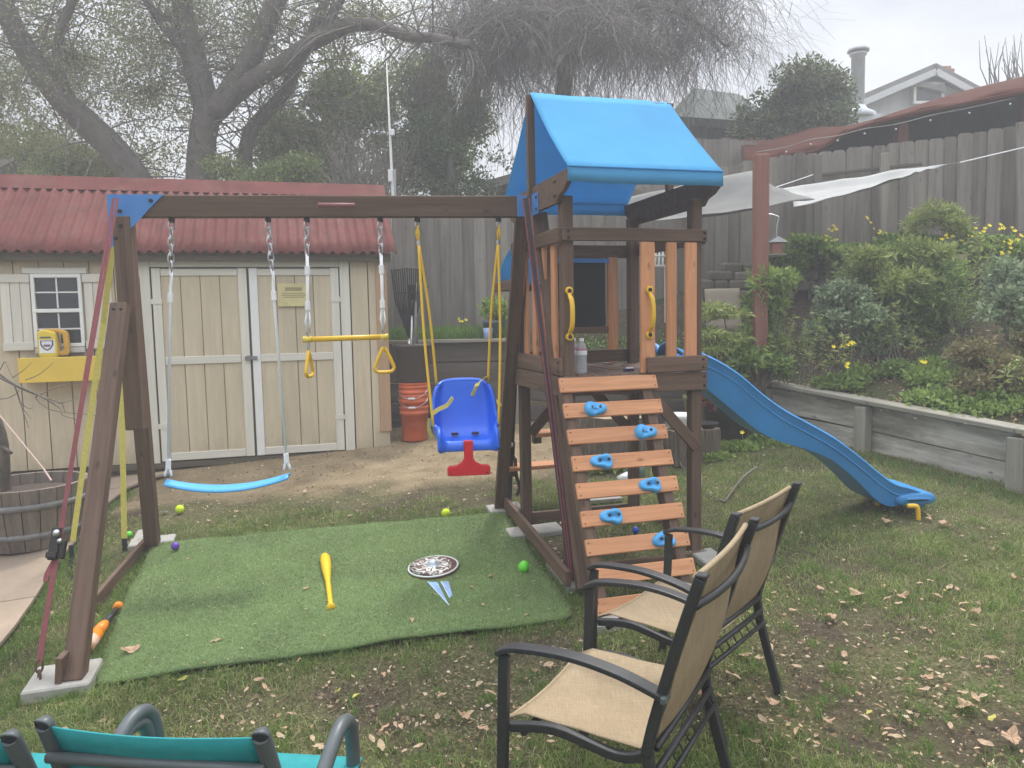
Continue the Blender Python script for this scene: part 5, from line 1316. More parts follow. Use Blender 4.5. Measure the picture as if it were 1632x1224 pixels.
# ------------------------------------------------------------------ stumps, pots and sticks behind the tower
def stump(px, py, Y, r, h, label, sd):
    c = P(px, py, Y); c.z = gz(c.x, c.y); t = thing('tree_stump', label, 'stump', c); rr = random.Random(sd); N = 72
    rad = [r * (1 + .07 * math.sin(3 * 2 * math.pi * k / N + sd) + .03 * math.sin(11 * 2 * math.pi * k / N) + rr.uniform(-.035, .035)) for k in range(N)]
    v, f = [], []
    for i in range(8):
        z = h * i / 7
        for k in range(N): a_ = 2 * math.pi * k / N; R_ = rad[k] * (1.07 - .07 * i / 7 + rr.uniform(-.008, .008)); v.append(c + V((R_ * math.cos(a_), R_ * math.sin(a_), z)))
    for i in range(7):
        for k in range(N): f.append((i * N + k, i * N + (k + 1) % N, (i + 1) * N + (k + 1) % N, (i + 1) * N + k))
    obj('bark', (v, f), m_log, t, False)
    obj('cut_top', ([c + V((.97 * rad[k] * math.cos(2 * math.pi * k / N), .97 * rad[k] * math.sin(2 * math.pi * k / N), h + .004)) for k in range(N)] + [c + V((.99 * rad[k] * math.cos(2 * math.pi * k / N), .99 * rad[k] * math.sin(2 * math.pi * k / N), h - .015)) for k in range(N)], [tuple(range(N))] + [(N + k, N + (k + 1) % N, (k + 1) % N, k) for k in range(N)]), m_cutwood, t)
    return c, h
st1 = stump(1088, 720, 6.75, .17, .30, 'barky log stump with white bowl behind the right tower post', 1)
st2 = stump(1122, 716, 6.9, .13, .26, 'smaller log stump carrying a dark dish', 2)
st3 = stump(985, 725, 6.9, .27, .42, 'wide knotty log stump seen through the climbing wall', 3)
st4 = stump(945, 720, 7.3, .20, .36, 'second log stump behind the knotty one', 4)
def pot(c, pr, m, name, label, cat): o = obj(name, lathe(pr, c, 26), m, None, True); tag(o, label, cat); return o
c, h = st1; pot(c + V((-.02, 0, h + .004)), [(.08, 0), (.125, .03), (.14, .10), (.15, .13), (.142, .132), (.12, .04), (.001, .02)], m_bowl, 'enamel_bowl', 'white enamel bowl on the barky stump', 'bowl')
c, h = st2; pot(c + V((0, 0, h + .004)), [(.09, 0), (.125, .04), (.132, .05), (.118, .045), (.001, .012)], m_black, 'dark_dish', 'shallow dark dish on the smaller stump', 'dish')
c, h = st3; pot(c + V((.13, -.02, h + .004)), [(.055, 0), (.075, .03), (.078, .09), (.06, .11), (.064, .125), (.055, .12), (.06, .03)], m_potgreen, 'green_jar', 'green glazed jar on the knotty stump', 'jar')
def gpot(px, py, Y, pr, m, name, label, cat): c = P(px, py, Y); c.z = gz(c.x, c.y); return pot(c, pr, m, name, label, cat), c
_, PDARK = gpot(1158, 705, 7.35, [(.17, 0), (.18, .02), (.24, .36), (.25, .36), (.25, .39), (.235, .39), (.21, .33)], m_potdark, 'dark_planter', 'large dark planter with red leaved plant by the slide', 'planter')
_, POL = gpot(1122, 700, 7.5, [(.14, 0), (.16, .02), (.20, .40), (.21, .41), (.205, .45), (.19, .44), (.17, .36)], m_potolive, 'olive_pot', 'olive glazed pot behind the right tower post', 'pot')
gpot(1012, 752, 6.3, [(.06, 0), (.085, .04), (.085, .11), (.05, .14), (.045, .14)], m_potgreen, 'glass_float', 'green glass globe on the grass behind the climbing wall', 'globe')
q = G(986, 772); o = obj('white_cup', lathe([(.035, 0), (.045, .09), (.043, .09), (.03, .005)], q + V((0, 0, .035)), 18, (.9, .2, .25)), m_bowl, None, True); tag(o, 'white cup lying on its side behind the climbing wall', 'cup')
q = G(960, 806); o = obj('white_board', obox(q + V((0, .1, .03)), .30, .16, .03, (1, .25, 0)), m_conc); tag(o, 'pale flat slab on the ground under the deck', 'slab')
def stick(pp, r, label):
    pts = [G(x, y) + V((0, 0, z)) for x, y, z in pp]; n = 4 * (len(pts) - 1) + 1
    o = obj('fallen_stick', tube(bez(pts, 4), [r * (1 - .6 * k / n) for k in range(n)], 6), m_twig, None, True); tag(o, label, 'stick', 'fallen sticks')
stick([(1206, 757, .06), (1190, 765, .05), (1172, 782, .03), (1155, 804, .02)], .012, 'bent grey stick lying on the grass by the slide')
stick([(1156, 803, .015), (1140, 797, .015), (1118, 788, .02)], .009, 'short grey stick meeting the bent one')
stick([(1080, 710, .16), (1083, 740, .08), (1088, 752, .04), (1110, 757, .03), (1075, 760, .02)], .007, 'branched pale twig behind the right tower post')
stick([(1116, 752, .05), (1118, 775, .02), (1114, 800, .01)], .008, 'pale twig beside the right tower post')
stick([(1065, 776, .02), (1085, 781, .02), (1096, 783, .02)], .006, 'thin pale twig between climbing wall and post')

# ------------------------------------------------------------------ shade sails, post, feeder, lounger
def sail(name, cs, sag, label, nu=18, m=None):
    A, B, C_, D2 = cs
    def fn(u, v):
        p = A.lerp(B, u).lerp(D2.lerp(C_, u), v); ctr = (A + B + C_ + D2) / 4
        k = math.sin(math.pi * u) * (1 - math.sin(math.pi * v)) * .13 + math.sin(math.pi * v) * (1 - math.sin(math.pi * u)) * .13
        p = p.lerp(V((ctr.x, ctr.y, p.z)), k); p.z -= sag * math.sin(math.pi * u) * math.sin(math.pi * v) - .03 * noise.noise(V((u * 5, v * 5, 2)))
        return p
    o = solid(obj(name, grid(fn, nu, nu), m or m_sail, None, True), .003); return tag(o, label, 'shade sail')
sail('shade_sail', [P(912, 331, 8.9), P(1200, 272, 9.2), P(1300, 318, 8.1), P(1045, 352, 8.1)], .16, 'grey shade sail stretched behind the tower')
sail('shade_sail', [P(1224, 303, 8.7), P(1532, 259, 8.3), P(1440, 283, 7.9), P(1265, 330, 7.9)], .05, 'pale narrow shade sail to the right of the red post', m=m_sail2)
o = obj('sail_rope', tube([P(1530, 259, 8.3), P(1632, 235, 8.32), V((8.0, 8.36, 3.72))], .006, 6), m_rope); tag(o, 'white rope pulling the pale sail tight', 'rope')
o = obj('sail_rope', tube([P(1226, 302, 8.6), P(1262, 290, 8.9), P(1300, 277, 9.3)], .005, 6), m_rope); tag(o, 'thin rope from the pale sail to the fence', 'rope')
o = obj('sail_rope', tube([P(912, 331, 8.9), P(870, 322, 9.3)], .005, 6), m_rope); tag(o, 'thin rope from the grey sail towards the tower', 'rope')
tpz = P(1213, 247, 7.7); btm = V((tpz.x, tpz.y, hz(tpz.x, tpz.y) - .2))
o = board('sail_post', btm, tpz, .13, .13, (0, -1, 0), m_redpost, None, .008); tag(o, 'red stained square post holding the shade sail', 'post')
fd = thing('bird_feeder', 'small hanging bird feeder with peaked roof by the red post', 'bird feeder', P(1238, 408, 8.0))
c = P(1237, 396, 8.0)
obj('body', join(obox(c, .10, .09, .11)), m_redpost, fd); obj('roof', prism([(-.10, 0), (.10, 0), (0, .06)], Matrix(((1, 0, 0, c.x), (0, 0, -1, c.y), (0, 1, 0, c.z + .06), (0, 0, 0, 1))), .13), m_zinc, fd)
obj('tray', obox(c - V((0, 0, .065)), .17, .15, .014), m_cap, fd); obj('hanger', tube(bez([c + V((0, 0, .11)), c + V((.005, 0, .22)), c + V((.02, 0, .30)), P(1240, 345, 8.0), P(1226, 341, 8.05), P(1215, 343, 8.08)], 4), .006, 6), m_zinc, fd, True)
c = P(1152, 545, 8.35); c.z = hz(c.x, c.y)
lo = thing('lounge_chair', 'tan fabric reclining chair up on the planted slope', 'chair', c)
LX = lambda x, y, z: V((c.x + x, c.y + y, c.z + z))
bz0, bz1 = P(1152, 528, 8.3).z, P(1152, 460, 8.4).z
solid(obj('back_fabric', grid(lambda u, v: V((c.x - .19 + .38 * u + .012 * v, 8.30 + .14 * v, bz0 + (bz1 - bz0) * v)), 6, 6), m_tanloung, lo, True), .02)
solid(obj('seat_fabric', grid(lambda u, v: V((c.x - .2 + .40 * u, 8.28 - .45 * v, bz0 - .02 - .02 * math.sin(math.pi * v))), 6, 6), m_tanloung, lo, True), .02)
for s in (-.2, .2):
    obj('frame', tube(bez([V((c.x + s, 8.45, bz1)), V((c.x + s, 8.3, bz0)), V((c.x + s, 7.85, bz0 - .02))], 4), .013, 8), m_powder, lo, True)
    obj('leg', tube([V((c.x + s, 8.3, bz0)), V((c.x + s, 8.25, c.z))], .013, 8), m_powder, lo, True); obj('leg', tube([V((c.x + s, 7.9, bz0)), V((c.x + s, 7.88, hz(c.x, 7.88)))], .013, 8), m_powder, lo, True)
q = P(1178, 562, 8.1); q.z = hz(q.x, q.y); pot(q, [(.10, 0), (.11, .01), (.12, .16), (.125, .17), (.11, .17)], m_potnavy, 'navy_pot', 'navy pot on the slope below the reclining chair', 'pot')
q = P(1522, 412, 8.0); o = obj('yellow_trough', prism([(-.10, .02), (.10, .045), (.09, -.06), (-.08, -.08)], Matrix(((1, 0, 0, q.x), (0, 0, -1, q.y), (0, 1, 0, q.z), (0, 0, 0, 1))), .12), m_print); tag(o, 'dull yellow trough half hidden among the garden shrubs', 'trough')
# dry stone terrace
tw_ = thing('terrace_wall', 'dry stone terrace wall below the fence behind the red post', 'stone wall', P(1200, 450, 9.0))
for row, (y0, x0, x1) in enumerate(((470, 1100, 1240), (454, 1105, 1300), (439, 1112, 1330), (426, 1130, 1330))):
    x = x0 + row * 7
    while x < x1:
        w = rnd.uniform(20, 42); cc = P(x + w / 2, y0 + rnd.uniform(-1, 1), 8.95 + row * .05); rr = rnd.random()
        M = frame((1, rnd.uniform(-.05, .05), rnd.uniform(-.04, .04)), (0, -.1, 1)); M.translation = cc
        obj('stone', xf(cbox(w / 1226 * 9 - .012, .2 + .05 * rr, .105, .02), M), m_stone, tw_); x += w
# white garden chair glimpsed between the tower slats
wc_ = thing('white_chair', 'white slatted garden chair glimpsed between the tower slats', 'chair', P(1047, 432, 9.2))
for i in range(4): obj('slat', tube([P(1038 + i * 6, 424, 9.2), P(1040 + i * 5.5, 400, 9.3)], .012, 6), m_white, wc_)
for y in (424, 408): obj('rail', tube([P(1030, y, 9.2), P(1062, y, 9.2)], .014, 6), m_white, wc_)
for x in (1031, 1061):
    q = P(x, 424, 9.2); obj('leg', tube([q, V((q.x, q.y, hz(q.x, q.y) - .02))], .016, 6), m_white, wc_)
# ------------------------------------------------------------------ vegetation
def leafquads(p, d, L, Wd, fold=.25):
    """one folded leaf per point; p, d (N,3)"""
    n = len(p); d = unit(d); r = unit(np.cross(d, nrs.randn(n, 3))); q = np.cross(d, r)
    L = np.asarray(L)[:, None] if np.ndim(L) else L; Wd = np.asarray(Wd)[:, None] if np.ndim(Wd) else Wd
    a = p; b = p + d * (L * .45) + r * (Wd * .5) + q * (Wd * fold); c = p + d * L; e = p + d * (L * .45) - r * (Wd * .5) + q * (Wd * fold)
    return np.stack([a, b, c, e], 1).reshape(-1, 3), np.arange(4 * n).reshape(-1, 4)
def blobpts(blobs, n, lump=.35, fr=2.2, gap=None, gfr=1.6, shell=.42):
    ws = np.array([b[2] if len(b) > 2 else b[1][0] * b[1][1] * b[1][2] for b in blobs], float); ws /= ws.sum()
    P_, Dn = [], []
    for b, w in zip(blobs, ws):
        k = int(n * w) + 1; d = unit(nrs.randn(k, 3)); rr = nrs.rand(k) ** shell
        lu = np.array([noise.noise(V(x) * fr + V(b[0]) * .7) for x in d.tolist()])
        pt = np.array(tuple(b[0])) + d * (rr * (1 + lump * lu))[:, None] * np.array(b[1]); P_.append(pt); Dn.append(d)
    p, d = np.concatenate(P_), np.concatenate(Dn)
    if gap is not None:
        g = np.array([noise.noise(V(x) * gfr) + .4 * noise.noise(V(x) * gfr * 2.7) for x in p.tolist()]); k = g > gap; p, d = p[k], d[k]
    return p, d
def foliage(name, blobs, n, L, mat, parent, asp=.5, droop=-.1, lump=.35, gap=None, gfr=1.6, shell=.42, rndm=1.0, fr=2.2):
    p, d = blobpts(blobs, n, lump, fr, gap, gfr, shell)
    dd = d * .6 + nrs.randn(len(p), 3) * .6 * rndm; dd[:, 2] += droop
    l = L * (.6 + .8 * nrs.rand(len(p)))
    v, f = leafquads(p, dd, l, l * asp); return np_mesh(name, v, f, mat, parent)
def stems(name, base, tips, r, mat, parent, bend=.15):
    t = []
    for q in tips:
        q = V(q); b = V(base); m = b.lerp(q, .5) + V((rnd.gauss(0, bend), rnd.gauss(0, bend), 0)) * (q - b).length * .5
        pts = bez([b, m, q], 4); n = len(pts); t.append(tube(pts, [r * (1 - .75 * i / n) for i in range(n)], 6))
    return obj(name, join(*t), mat, parent, True)

# big spreading tree behind the shed
oak = thing('oak_tree', 'big spreading tree with leaning grey trunks behind the shed', 'tree', V((-5.2, 13, gz(-5.2, 13))))
def limb(pp, par, m=m_barkg, seg=9, name='limb', rs_=.82):
    pp = [(a, b, c, d * rs_) for a, b, c, d in pp]
    pts = bez([P(x, y, Y) for x, y, Y, r in pp], 5); rs = []
    for i in range(len(pp) - 1): rs += [pp[i][3] * (1 - k / 5) + pp[i + 1][3] * k / 5 for k in range(5)]
    rs.append(pp[-1][3])
    pts = [p + V((noise.noise(p * 1.7), 0, noise.noise(p * 1.7 + V((5, 0, 0))))) * .05 for p in pts]
    return obj(name, tube(pts, rs, seg), m, par, True), pts
limbs = []
for pp in ([(330, 420, 13, .36), (322, 300, 13, .30), (325, 220, 13, .27), (330, 170, 13, .27), (312, 100, 13, .24), (297, 40, 13, .21), (285, -60, 13, .17), (270, -200, 12.8, .1)],
           [(240, 400, 12.6, .34), (222, 300, 12.6, .30), (180, 235, 12.5, .27), (120, 180, 12.4, .25), (65, 115, 12.3, .22), (30, 60, 12.2, .20), (0, 0, 12.1, .18), (-60, -110, 12, .12)],
           [(335, 185, 13, .24), (365, 150, 12.9, .22), (395, 100, 12.8, .2), (425, 40, 12.8, .2), (450, -20, 12.8, .17), (480, -130, 12.8, .1)],
           [(345, 180, 12.9, .2), (400, 130, 12.8, .19), (450, 100, 12.7, .17), (505, 62, 12.5, .15), (550, 42, 12.3, .13), (600, 42, 12.1, .11), (650, 55, 11.9, .10), (700, 62, 11.8, .09), (752, 70, 11.7, .085)],
           [(392, 420, 13.3, .18), (390, 300, 13.3, .16), (398, 215, 13.3, .14), (425, 178, 13.3, .14), (458, 140, 13.2, .13), (485, 80, 13.1, .11), (510, 20, 13, .1), (540, -70, 13, .06)],
           [(505, 62, 12.5, .10), (530, 20, 12.4, .08), (570, -40, 12.2, .05)],
           [(312, 100, 13, .12), (260, 40, 12.8, .09), (215, -20, 12.6, .06)], [(120, 180, 12.4, .12), (90, 90, 12.2, .09), (110, 20, 12.1, .07), (140, -40, 12, .05)]):
    o, pts = limb(pp, oak, name='trunk' if pp[0][1] >= 400 else 'limb'); limbs.append(pts)
tw = []
allp = [p for l in limbs for p in l[6:]]
for i in range(420):
    p = rnd.choice(allp); d = V((rnd.gauss(0, 1), rnd.gauss(0, .8), rnd.gauss(.15, .6))).normalized(); L_ = rnd.uniform(.5, 1.7)
    a = p; b = p + d * L_ * .5 + V((0, 0, .06)); c = p + d * L_ + V((rnd.gauss(0, .15), 0, rnd.gauss(-.15, .15)))
    tw.append(tube(bez([a, b + V((rnd.gauss(0, .12), 0, rnd.gauss(0, .12))), c], 3), [.016 - .002 * k_ for k_ in range(7)], 4, False))
obj('twigs', join(*tw), m_twig, oak)
ob_ = [(P(60, 60, 12.2), (2.3, 1.8, 1.6)), (P(200, 120, 12.6), (1.9, 1.6, 1.5)), (P(250, 0, 12.8), (2.2, 1.8, 1.5)), (P(420, 30, 12.8), (1.8, 1.6, 1.4)), (P(480, 200, 13.2), (1.2, 1.1, 1.0)), (P(120, 240, 13.4), (1.5, 1.1, .9)), (P(300, 245, 13.6), (1.3, 1.1, .6)),
       (P(580, -10, 12.2), (1.5, 1.4, .9)), (P(-90, 120, 12.2), (1.8, 1.8, 2.2)), (P(100, -130, 12.3), (2.5, 2, 1.5)), (P(400, -130, 12.8), (2.6, 2, 1.3))]
foliage('crown', [(V(c_0) + V((0, .9, 0)), r_0) for c_0, r_0 in ob_], 150000, .055, m_oak, oak, .45, -.3, .5, -.16, 1.5, .7, 1.2)

def lumpy(blobs, k, s):            # break smooth masses into clumps
    out = []
    for b in blobs:
        c, r_ = V(b[0]), b[1]
        for _ in range(k):
            d = V((rnd.gauss(0, 1), rnd.gauss(0, 1), rnd.gauss(0, 1))).normalized() * rnd.uniform(.35, .85); q = rnd.uniform(.7, 1.2) * s
            out.append((c + V((d.x * r_[0], d.y * r_[1], d.z * r_[2])), (r_[0] * q, r_[1] * q, r_[2] * q)))
    return out
# evergreens in the middle distance
def tree(name, label, base, blobs, n, L, mat, group, asp=.5, gap=-.25, gfr=1.4, trunk=True, lump=.5, droop=0, shell=.5):
    t = thing(name, label, 'tree', V(base), group); top = V(blobs[0][0]) + V((0, 0, blobs[0][1][2] * .5))
    if trunk: stems('trunk', V(base), [top, top + V((.4, .2, -.5)), top + V((-.5, 0, -.9))], .16, m_barkg, t, .06)
    foliage('crown', lumpy(blobs, 7, .55), int(n * 1.8), L * .72, mat, t, asp, droop, lump, gap, gfr, shell); return t
def bl(x, y, Y, rx, ry, rz): return (P(x, y, Y), (rx, ry, rz))
tree('evergreen_tree', 'tall yellow green evergreen left of the white pole', P(520, 420, 15), [bl(530, 145, 15, .85, .8, .7), bl(500, 195, 15, 1.2, 1, .8), bl(530, 250, 15, 1.4, 1, .8), bl(455, 235, 15.2, .8, .8, .7), bl(580, 195, 15.2, .8, .7, .9), bl(600, 140, 15.4, .5, .6, .5)], 17000, .12, m_ever, 'evergreens beyond the shed')
tree('evergreen_tree', 'tall evergreen right of the white pole', P(690, 420, 15.5), [bl(690, 125, 15.5, .75, .7, .5), bl(705, 175, 15.5, 1.0, .9, .8), bl(690, 240, 15.5, 1.25, 1, .9), bl(655, 165, 15.6, .7, .7, .8), bl(745, 220, 15.6, .5, .6, .8)], 15000, .12, m_ever, 'evergreens beyond the shed')
tree('dark_shrub', 'dark rounded shrub rising just above the fence', P(720, 420, 12.5), [bl(715, 275, 12.5, .75, .6, .5), bl(745, 300, 12.4, .6, .5, .4), bl(680, 262, 12.6, .6, .5, .6), bl(670, 225, 12.8, .4, .4, .45)], 9000, .075, m_everd, 'evergreens beyond the shed')
tree('broad_shrub', 'olive shrub over the shed roof on the left', P(90, 420, 14.5), [bl(90, 270, 14.5, 1.3, .8, .5), bl(30, 240, 15, 1.0, .8, .6), bl(180, 275, 14.6, .8, .7, .4)], 7000, .10, m_ever, 'evergreens beyond the shed', trunk=False)
tree('broad_shrub', 'low green shrub right behind the shed ridge', P(450, 420, 12.2), [bl(430, 280, 12.2, .9, .6, .35), bl(520, 285, 12.2, .7, .6, .4)], 6000, .08, m_ever, 'evergreens beyond the shed', trunk=False)
gt = thing('bare_thicket', 'grey leafless thicket around the white pole', 'thicket', P(585, 400, 12))
tw = []
for i in range(240):
    b = P(rnd.uniform(540, 640), 330, rnd.uniform(11.6, 12.4)); d = V((rnd.gauss(0, .35), rnd.gauss(0, .2), 1)).normalized(); L_ = rnd.uniform(.5, 1.35)
    m_ = b + d * L_ * .55 + V((rnd.gauss(0, .06), 0, 0)); tw.append(tube([b, m_, m_ + V((d.x * .5 + rnd.gauss(0, .14), 0, L_ * .42))], [.009, .006, .003], 3, False))
obj('stem_tangle', join(*tw), m_twig, gt)

# weeping bare tree
wt = thing('weeping_tree', 'bare weeping tree with curtains of fine twigs behind the tower', 'tree', P(898, 420, 14))
WY = 14.0; wl_ = []
for pp in ([(893, 420, WY, .24), (896, 300, WY, .21), (898, 160, WY, .19), (905, 90, WY, .17), (915, 20, WY, .14), (930, -60, WY, .1)],
           [(905, 90, WY, .11), (860, 45, WY - .2, .08), (800, 35, WY - .4, .06), (745, 45, WY - .5, .045), (700, 80, WY - .5, .02)], [(908, 70, WY, .11), (960, 30, WY - .2, .08), (1030, 15, WY - .3, .06), (1100, 30, WY - .4, .04), (1160, 75, WY - .4, .02)],
           [(912, 40, WY, .09), (880, -10, WY, .07), (820, -30, WY - .3, .05), (740, -10, WY - .4, .03)], [(915, 30, WY, .09), (990, -30, WY, .07), (1080, -30, WY - .2, .05), (1150, 0, WY - .3, .03)], [(900, 110, WY, .07), (860, 90, WY + .3, .05), (810, 95, WY + .5, .03), (770, 130, WY + .5, .02)],
           [(902, 100, WY, .07), (960, 80, WY + .4, .05), (1020, 75, WY + .6, .04), (1080, 100, WY + .6, .02)], [(920, 10, WY, .07), (930, 30, WY - 1.2, .05), (960, 50, WY - 1.8, .03)], [(910, 60, WY, .07), (850, 20, WY - 1.2, .05), (790, 40, WY - 1.8, .03)]):
    o, pts = limb(pp, wt, m_bark, 7, 'trunk' if pp[0][1] > 400 else 'limb'); wl_.append(pts[4:] if pp[0][1] <= 400 else pts[18:])
src = [p for l in wl_ for p in l]
NT_ = 6000; K = 9
pp_ = np.array([tuple(rnd.choice(src)) for _ in range(NT_)]) + nrs.randn(NT_, 3) * np.array([.12, .25, .10])
dirs = unit(np.stack([nrs.randn(NT_), nrs.randn(NT_) * .7, np.abs(nrs.randn(NT_)) * .5 + .1], 1)); Lt = .6 + 2.2 * nrs.rand(NT_) ** 1.2
path = [pp_]; dcur = dirs.copy(); wob = nrs.randn(NT_, 3) * .40
for k in range(K - 1):
    dcur = unit(dcur + np.array([0, 0, -.24]) + wob * np.sin(k * 1.9 + nrs.rand(NT_) * 6)[:, None] + nrs.randn(NT_, 3) * .24); path.append(path[-1] + dcur * (Lt / (K - 1))[:, None])
path = np.stack(path, 1); rad = .0058 * (1 - .55 * np.arange(K) / K)
ang = [0, 2.09, 4.19]; off = np.array([[math.cos(a_), math.sin(a_) * .7, math.sin(a_) * .7] for a_ in ang])
vv = (path[:, :, None, :] + off[None, None] * rad[None, :, None, None]).reshape(-1, 3)
fi = []
for k in range(K - 1):
    for s in range(3): fi.append([k * 3 + s, k * 3 + (s + 1) % 3, (k + 1) * 3 + (s + 1) % 3, (k + 1) * 3 + s])
ff = (np.arange(NT_)[:, None, None] * (K * 3) + np.array(fi)[None]).reshape(-1, 4)
tag(np_mesh('twig_curtain', vv, ff, m_twig, wt), kind='stuff')

# big glossy bush behind the patio cover, thin bare saplings
tree('bay_tree', 'big glossy dark bush behind the red brown patio cover', P(1270, 330, 14), [bl(1270, 150, 14, .85, .7, .55), bl(1235, 170, 14, .6, .6, .5), bl(1310, 165, 14, .55, .55, .6), bl(1265, 200, 13.8, .95, .7, .4), bl(1205, 195, 13.8, .4, .4, .25)], 15000, .12, m_bushl, 'trees beyond the fence', .42, -.45, 1.6)
sp_ = thing('bare_sapling', 'thin leafless sapling above the far roofs', 'tree', P(1615, 140, 17))
tw = []
for i in range(30):
    x = rnd.uniform(1575, 1650); a = P(x, 150, 17); b = P(x + rnd.uniform(-25, 15), rnd.uniform(50, 110), 17); tw.append(tube([a, a.lerp(b, .5) + V((rnd.gauss(0, .08), 0, 0)), b], [.018, .011, .005], 4, False))
obj('stems', join(*tw), m_twig, sp_)

# garden shrubs on the slope
def shrub(name, label, cat, px, Y, blobs, n, L, mat, group='garden shrubs on the slope', nst=6, asp=.5, droop=.1, gap=None, r=.012, rndm=1.0, lump=.4, shell=.5, base=None):
    q = P(px, 500, Y); b = V((q.x, Y, hz(q.x, Y))) if base is None else base
    t = thing(name, label, cat, b, group)
    tips = [V(c) + V((rnd.gauss(0, .4) * r_[0], rnd.gauss(0, .4) * r_[1], -.1 * r_[2])) for c, r_ in [x[:2] for x in blobs] for _ in range(max(1, nst // len(blobs)))]
    stems('stem', b, tips, r, m_twig, t); foliage('foliage', lumpy(blobs, 6, .5) if n > 1900 else blobs, int(n * .8), L, mat, t, asp, droop, lump, gap, 4, .6, rndm); return t
shrub('euphorbia_bush', 'flat topped pale green bush on bare stems against the fence', 'shrub', 1505, 8.5, [bl(1490, 338, 8.5, .30, .25, .15), bl(1520, 352, 8.4, .22, .22, .15), bl(1465, 360, 8.5, .14, .15, .12), bl(1535, 368, 8.5, .1, .12, .1)], 2600, .075, m_feather, nst=9, asp=.22)
shrub('feathery_bush', 'tall pale green leafy shrub in front of the red post', 'shrub', 1225, 7.75, [bl(1215, 450, 7.75, .2, .2, .13), bl(1250, 450, 7.7, .15, .18, .14), bl(1200, 490, 7.75, .12, .15, .2), bl(1240, 500, 7.7, .18, .18, .25), bl(1215, 545, 7.7, .2, .18, .15)], 3600, .085, m_lime, nst=10, asp=.24)
shrub('blue_green_bush', 'dense blue green mounded bush beside the feathery shrub', 'shrub', 1345, 7.6, [bl(1335, 470, 7.6, .28, .25, .2), bl(1375, 500, 7.55, .28, .25, .22), bl(1320, 520, 7.55, .22, .2, .2), bl(1390, 540, 7.5, .2, .2, .15)], 9000, .042, m_glaucous, nst=8, asp=.62)
shrub('dark_bush', 'tall dark feathery bush in the middle of the slope', 'shrub', 1440, 7.9, [bl(1410, 420, 7.9, .35, .3, .2), bl(1480, 440, 7.85, .35, .3, .22), bl(1430, 490, 7.7, .38, .3, .25), bl(1500, 500, 7.7, .3, .3, .3), bl(1465, 545, 7.6, .3, .25, .2)], 8000, .085, m_mid, nst=12, asp=.26)
shrub('yellow_green_bush', 'olive green spurge sprawling over the dark bush', 'shrub', 1430, 7.6, [bl(1395, 410, 7.65, .25, .2, .12), bl(1440, 440, 7.55, .3, .2, .12), bl(1480, 405, 7.7, .28, .2, .13), bl(1425, 455, 7.5, .2, .2, .1)], 3600, .08, m_feather, nst=8, asp=.24)
shrub('blue_green_bush', 'pale blue green mounded bush beside the olive brown one', 'shrub', 1615, 6.9, [bl(1620, 450, 6.9, .3, .3, .25), bl(1590, 490, 6.8, .25, .25, .2), bl(1660, 480, 6.8, .4, .3, .35)], 9000, .046, m_glaucous, nst=8, asp=.62)
shrub('olive_brown_bush', 'olive brown small leaved bush above the retaining wall', 'shrub', 1580, 6.5, [bl(1560, 560, 6.5, .25, .22, .18), bl(1600, 590, 6.4, .28, .25, .22), bl(1555, 610, 6.35, .22, .2, .15), bl(1640, 560, 6.5, .25, .25, .25)], 6000, .042, m_olive, nst=9, asp=.55)
shrub('dark_fern', 'dark green ferny plant at the top end of the retaining wall', 'shrub', 1215, 7.5, [bl(1200, 575, 7.5, .2, .2, .12), bl(1235, 585, 7.5, .16, .18, .12), bl(1170, 590, 7.6, .2, .18, .1)], 3000, .075, m_mid, nst=6, asp=.35)
for i, (x, y, Y, rx, rz) in enumerate(((1340, 400, 8.8, .35, .12), (1290, 395, 8.9, .4, .13), (1440, 385, 8.8, .4, .12), (1560, 400, 8.4, .4, .15), (1610, 390, 8.2, .4, .16), (1250, 410, 8.9, .25, .08))):
    shrub('leafy_clump', ('leafy clump at the fence foot under the first yellow flowers', 'leafy clump at the fence foot beside the bird feeder', 'leafy clump at the fence foot behind the dark feathery bush', 'leafy clump behind the yellow trough', 'leafy clump above the pale blue green bush', 'low leafy clump right of the red post')[i], 'plant', x, Y, [bl(x, y, Y, rx, .25, rz), bl(x + 25, y + 8, Y - .1, rx * .7, .25, rz)], 2400, .055, m_mid, 'leafy clumps along the fence', 4, .75, .2)
for i, (x, y, Y, lab) in enumerate(((1520, 600, 6.75, 'low green weeds above the retaining wall cap'), (1500, 625, 6.5, 'low green weeds spilling over the retaining wall cap'), (1560, 640, 6.2, 'low green weeds under the olive brown bush'))):
    q = P(x, y, Y); shrub('low_weeds', lab, 'plant', x, Y, [(V((q.x, Y, hz(q.x, Y) + .03)), (.32, .3, .08)), (V((q.x + .3, Y - .2, hz(q.x + .3, Y - .2) + .03)), (.3, .25, .07))], 1800, .045, m_mid, 'low weeds on the slope', 4, .6, .3)
for i, (x, y, Y) in enumerate(((1320, 565, 7.3), (1370, 560, 7.3), (1425, 565, 7.2), (1480, 570, 7.0), (1350, 575, 7.2), (1470, 595, 6.9))):
    q = P(x, y, Y); shrub('garden_weed', ('mid green weed clump below the blue green mound', 'lime weed clump beside the yellow flowers under the bushes', 'mid green weed clump below the dark feathery bush', 'lime weed clump left of the olive brown bush', 'mid green weed clump lower down on the bare soil', 'lime weed clump on the bare soil above the wall')[i], 'plant', x, Y, [(V((q.x, Y, hz(q.x, Y) + .07)), (.16, .14, .09))], 700, .05, m_lime if i % 2 else m_mid, 'weed clumps under the bushes', 4, .5, .3)
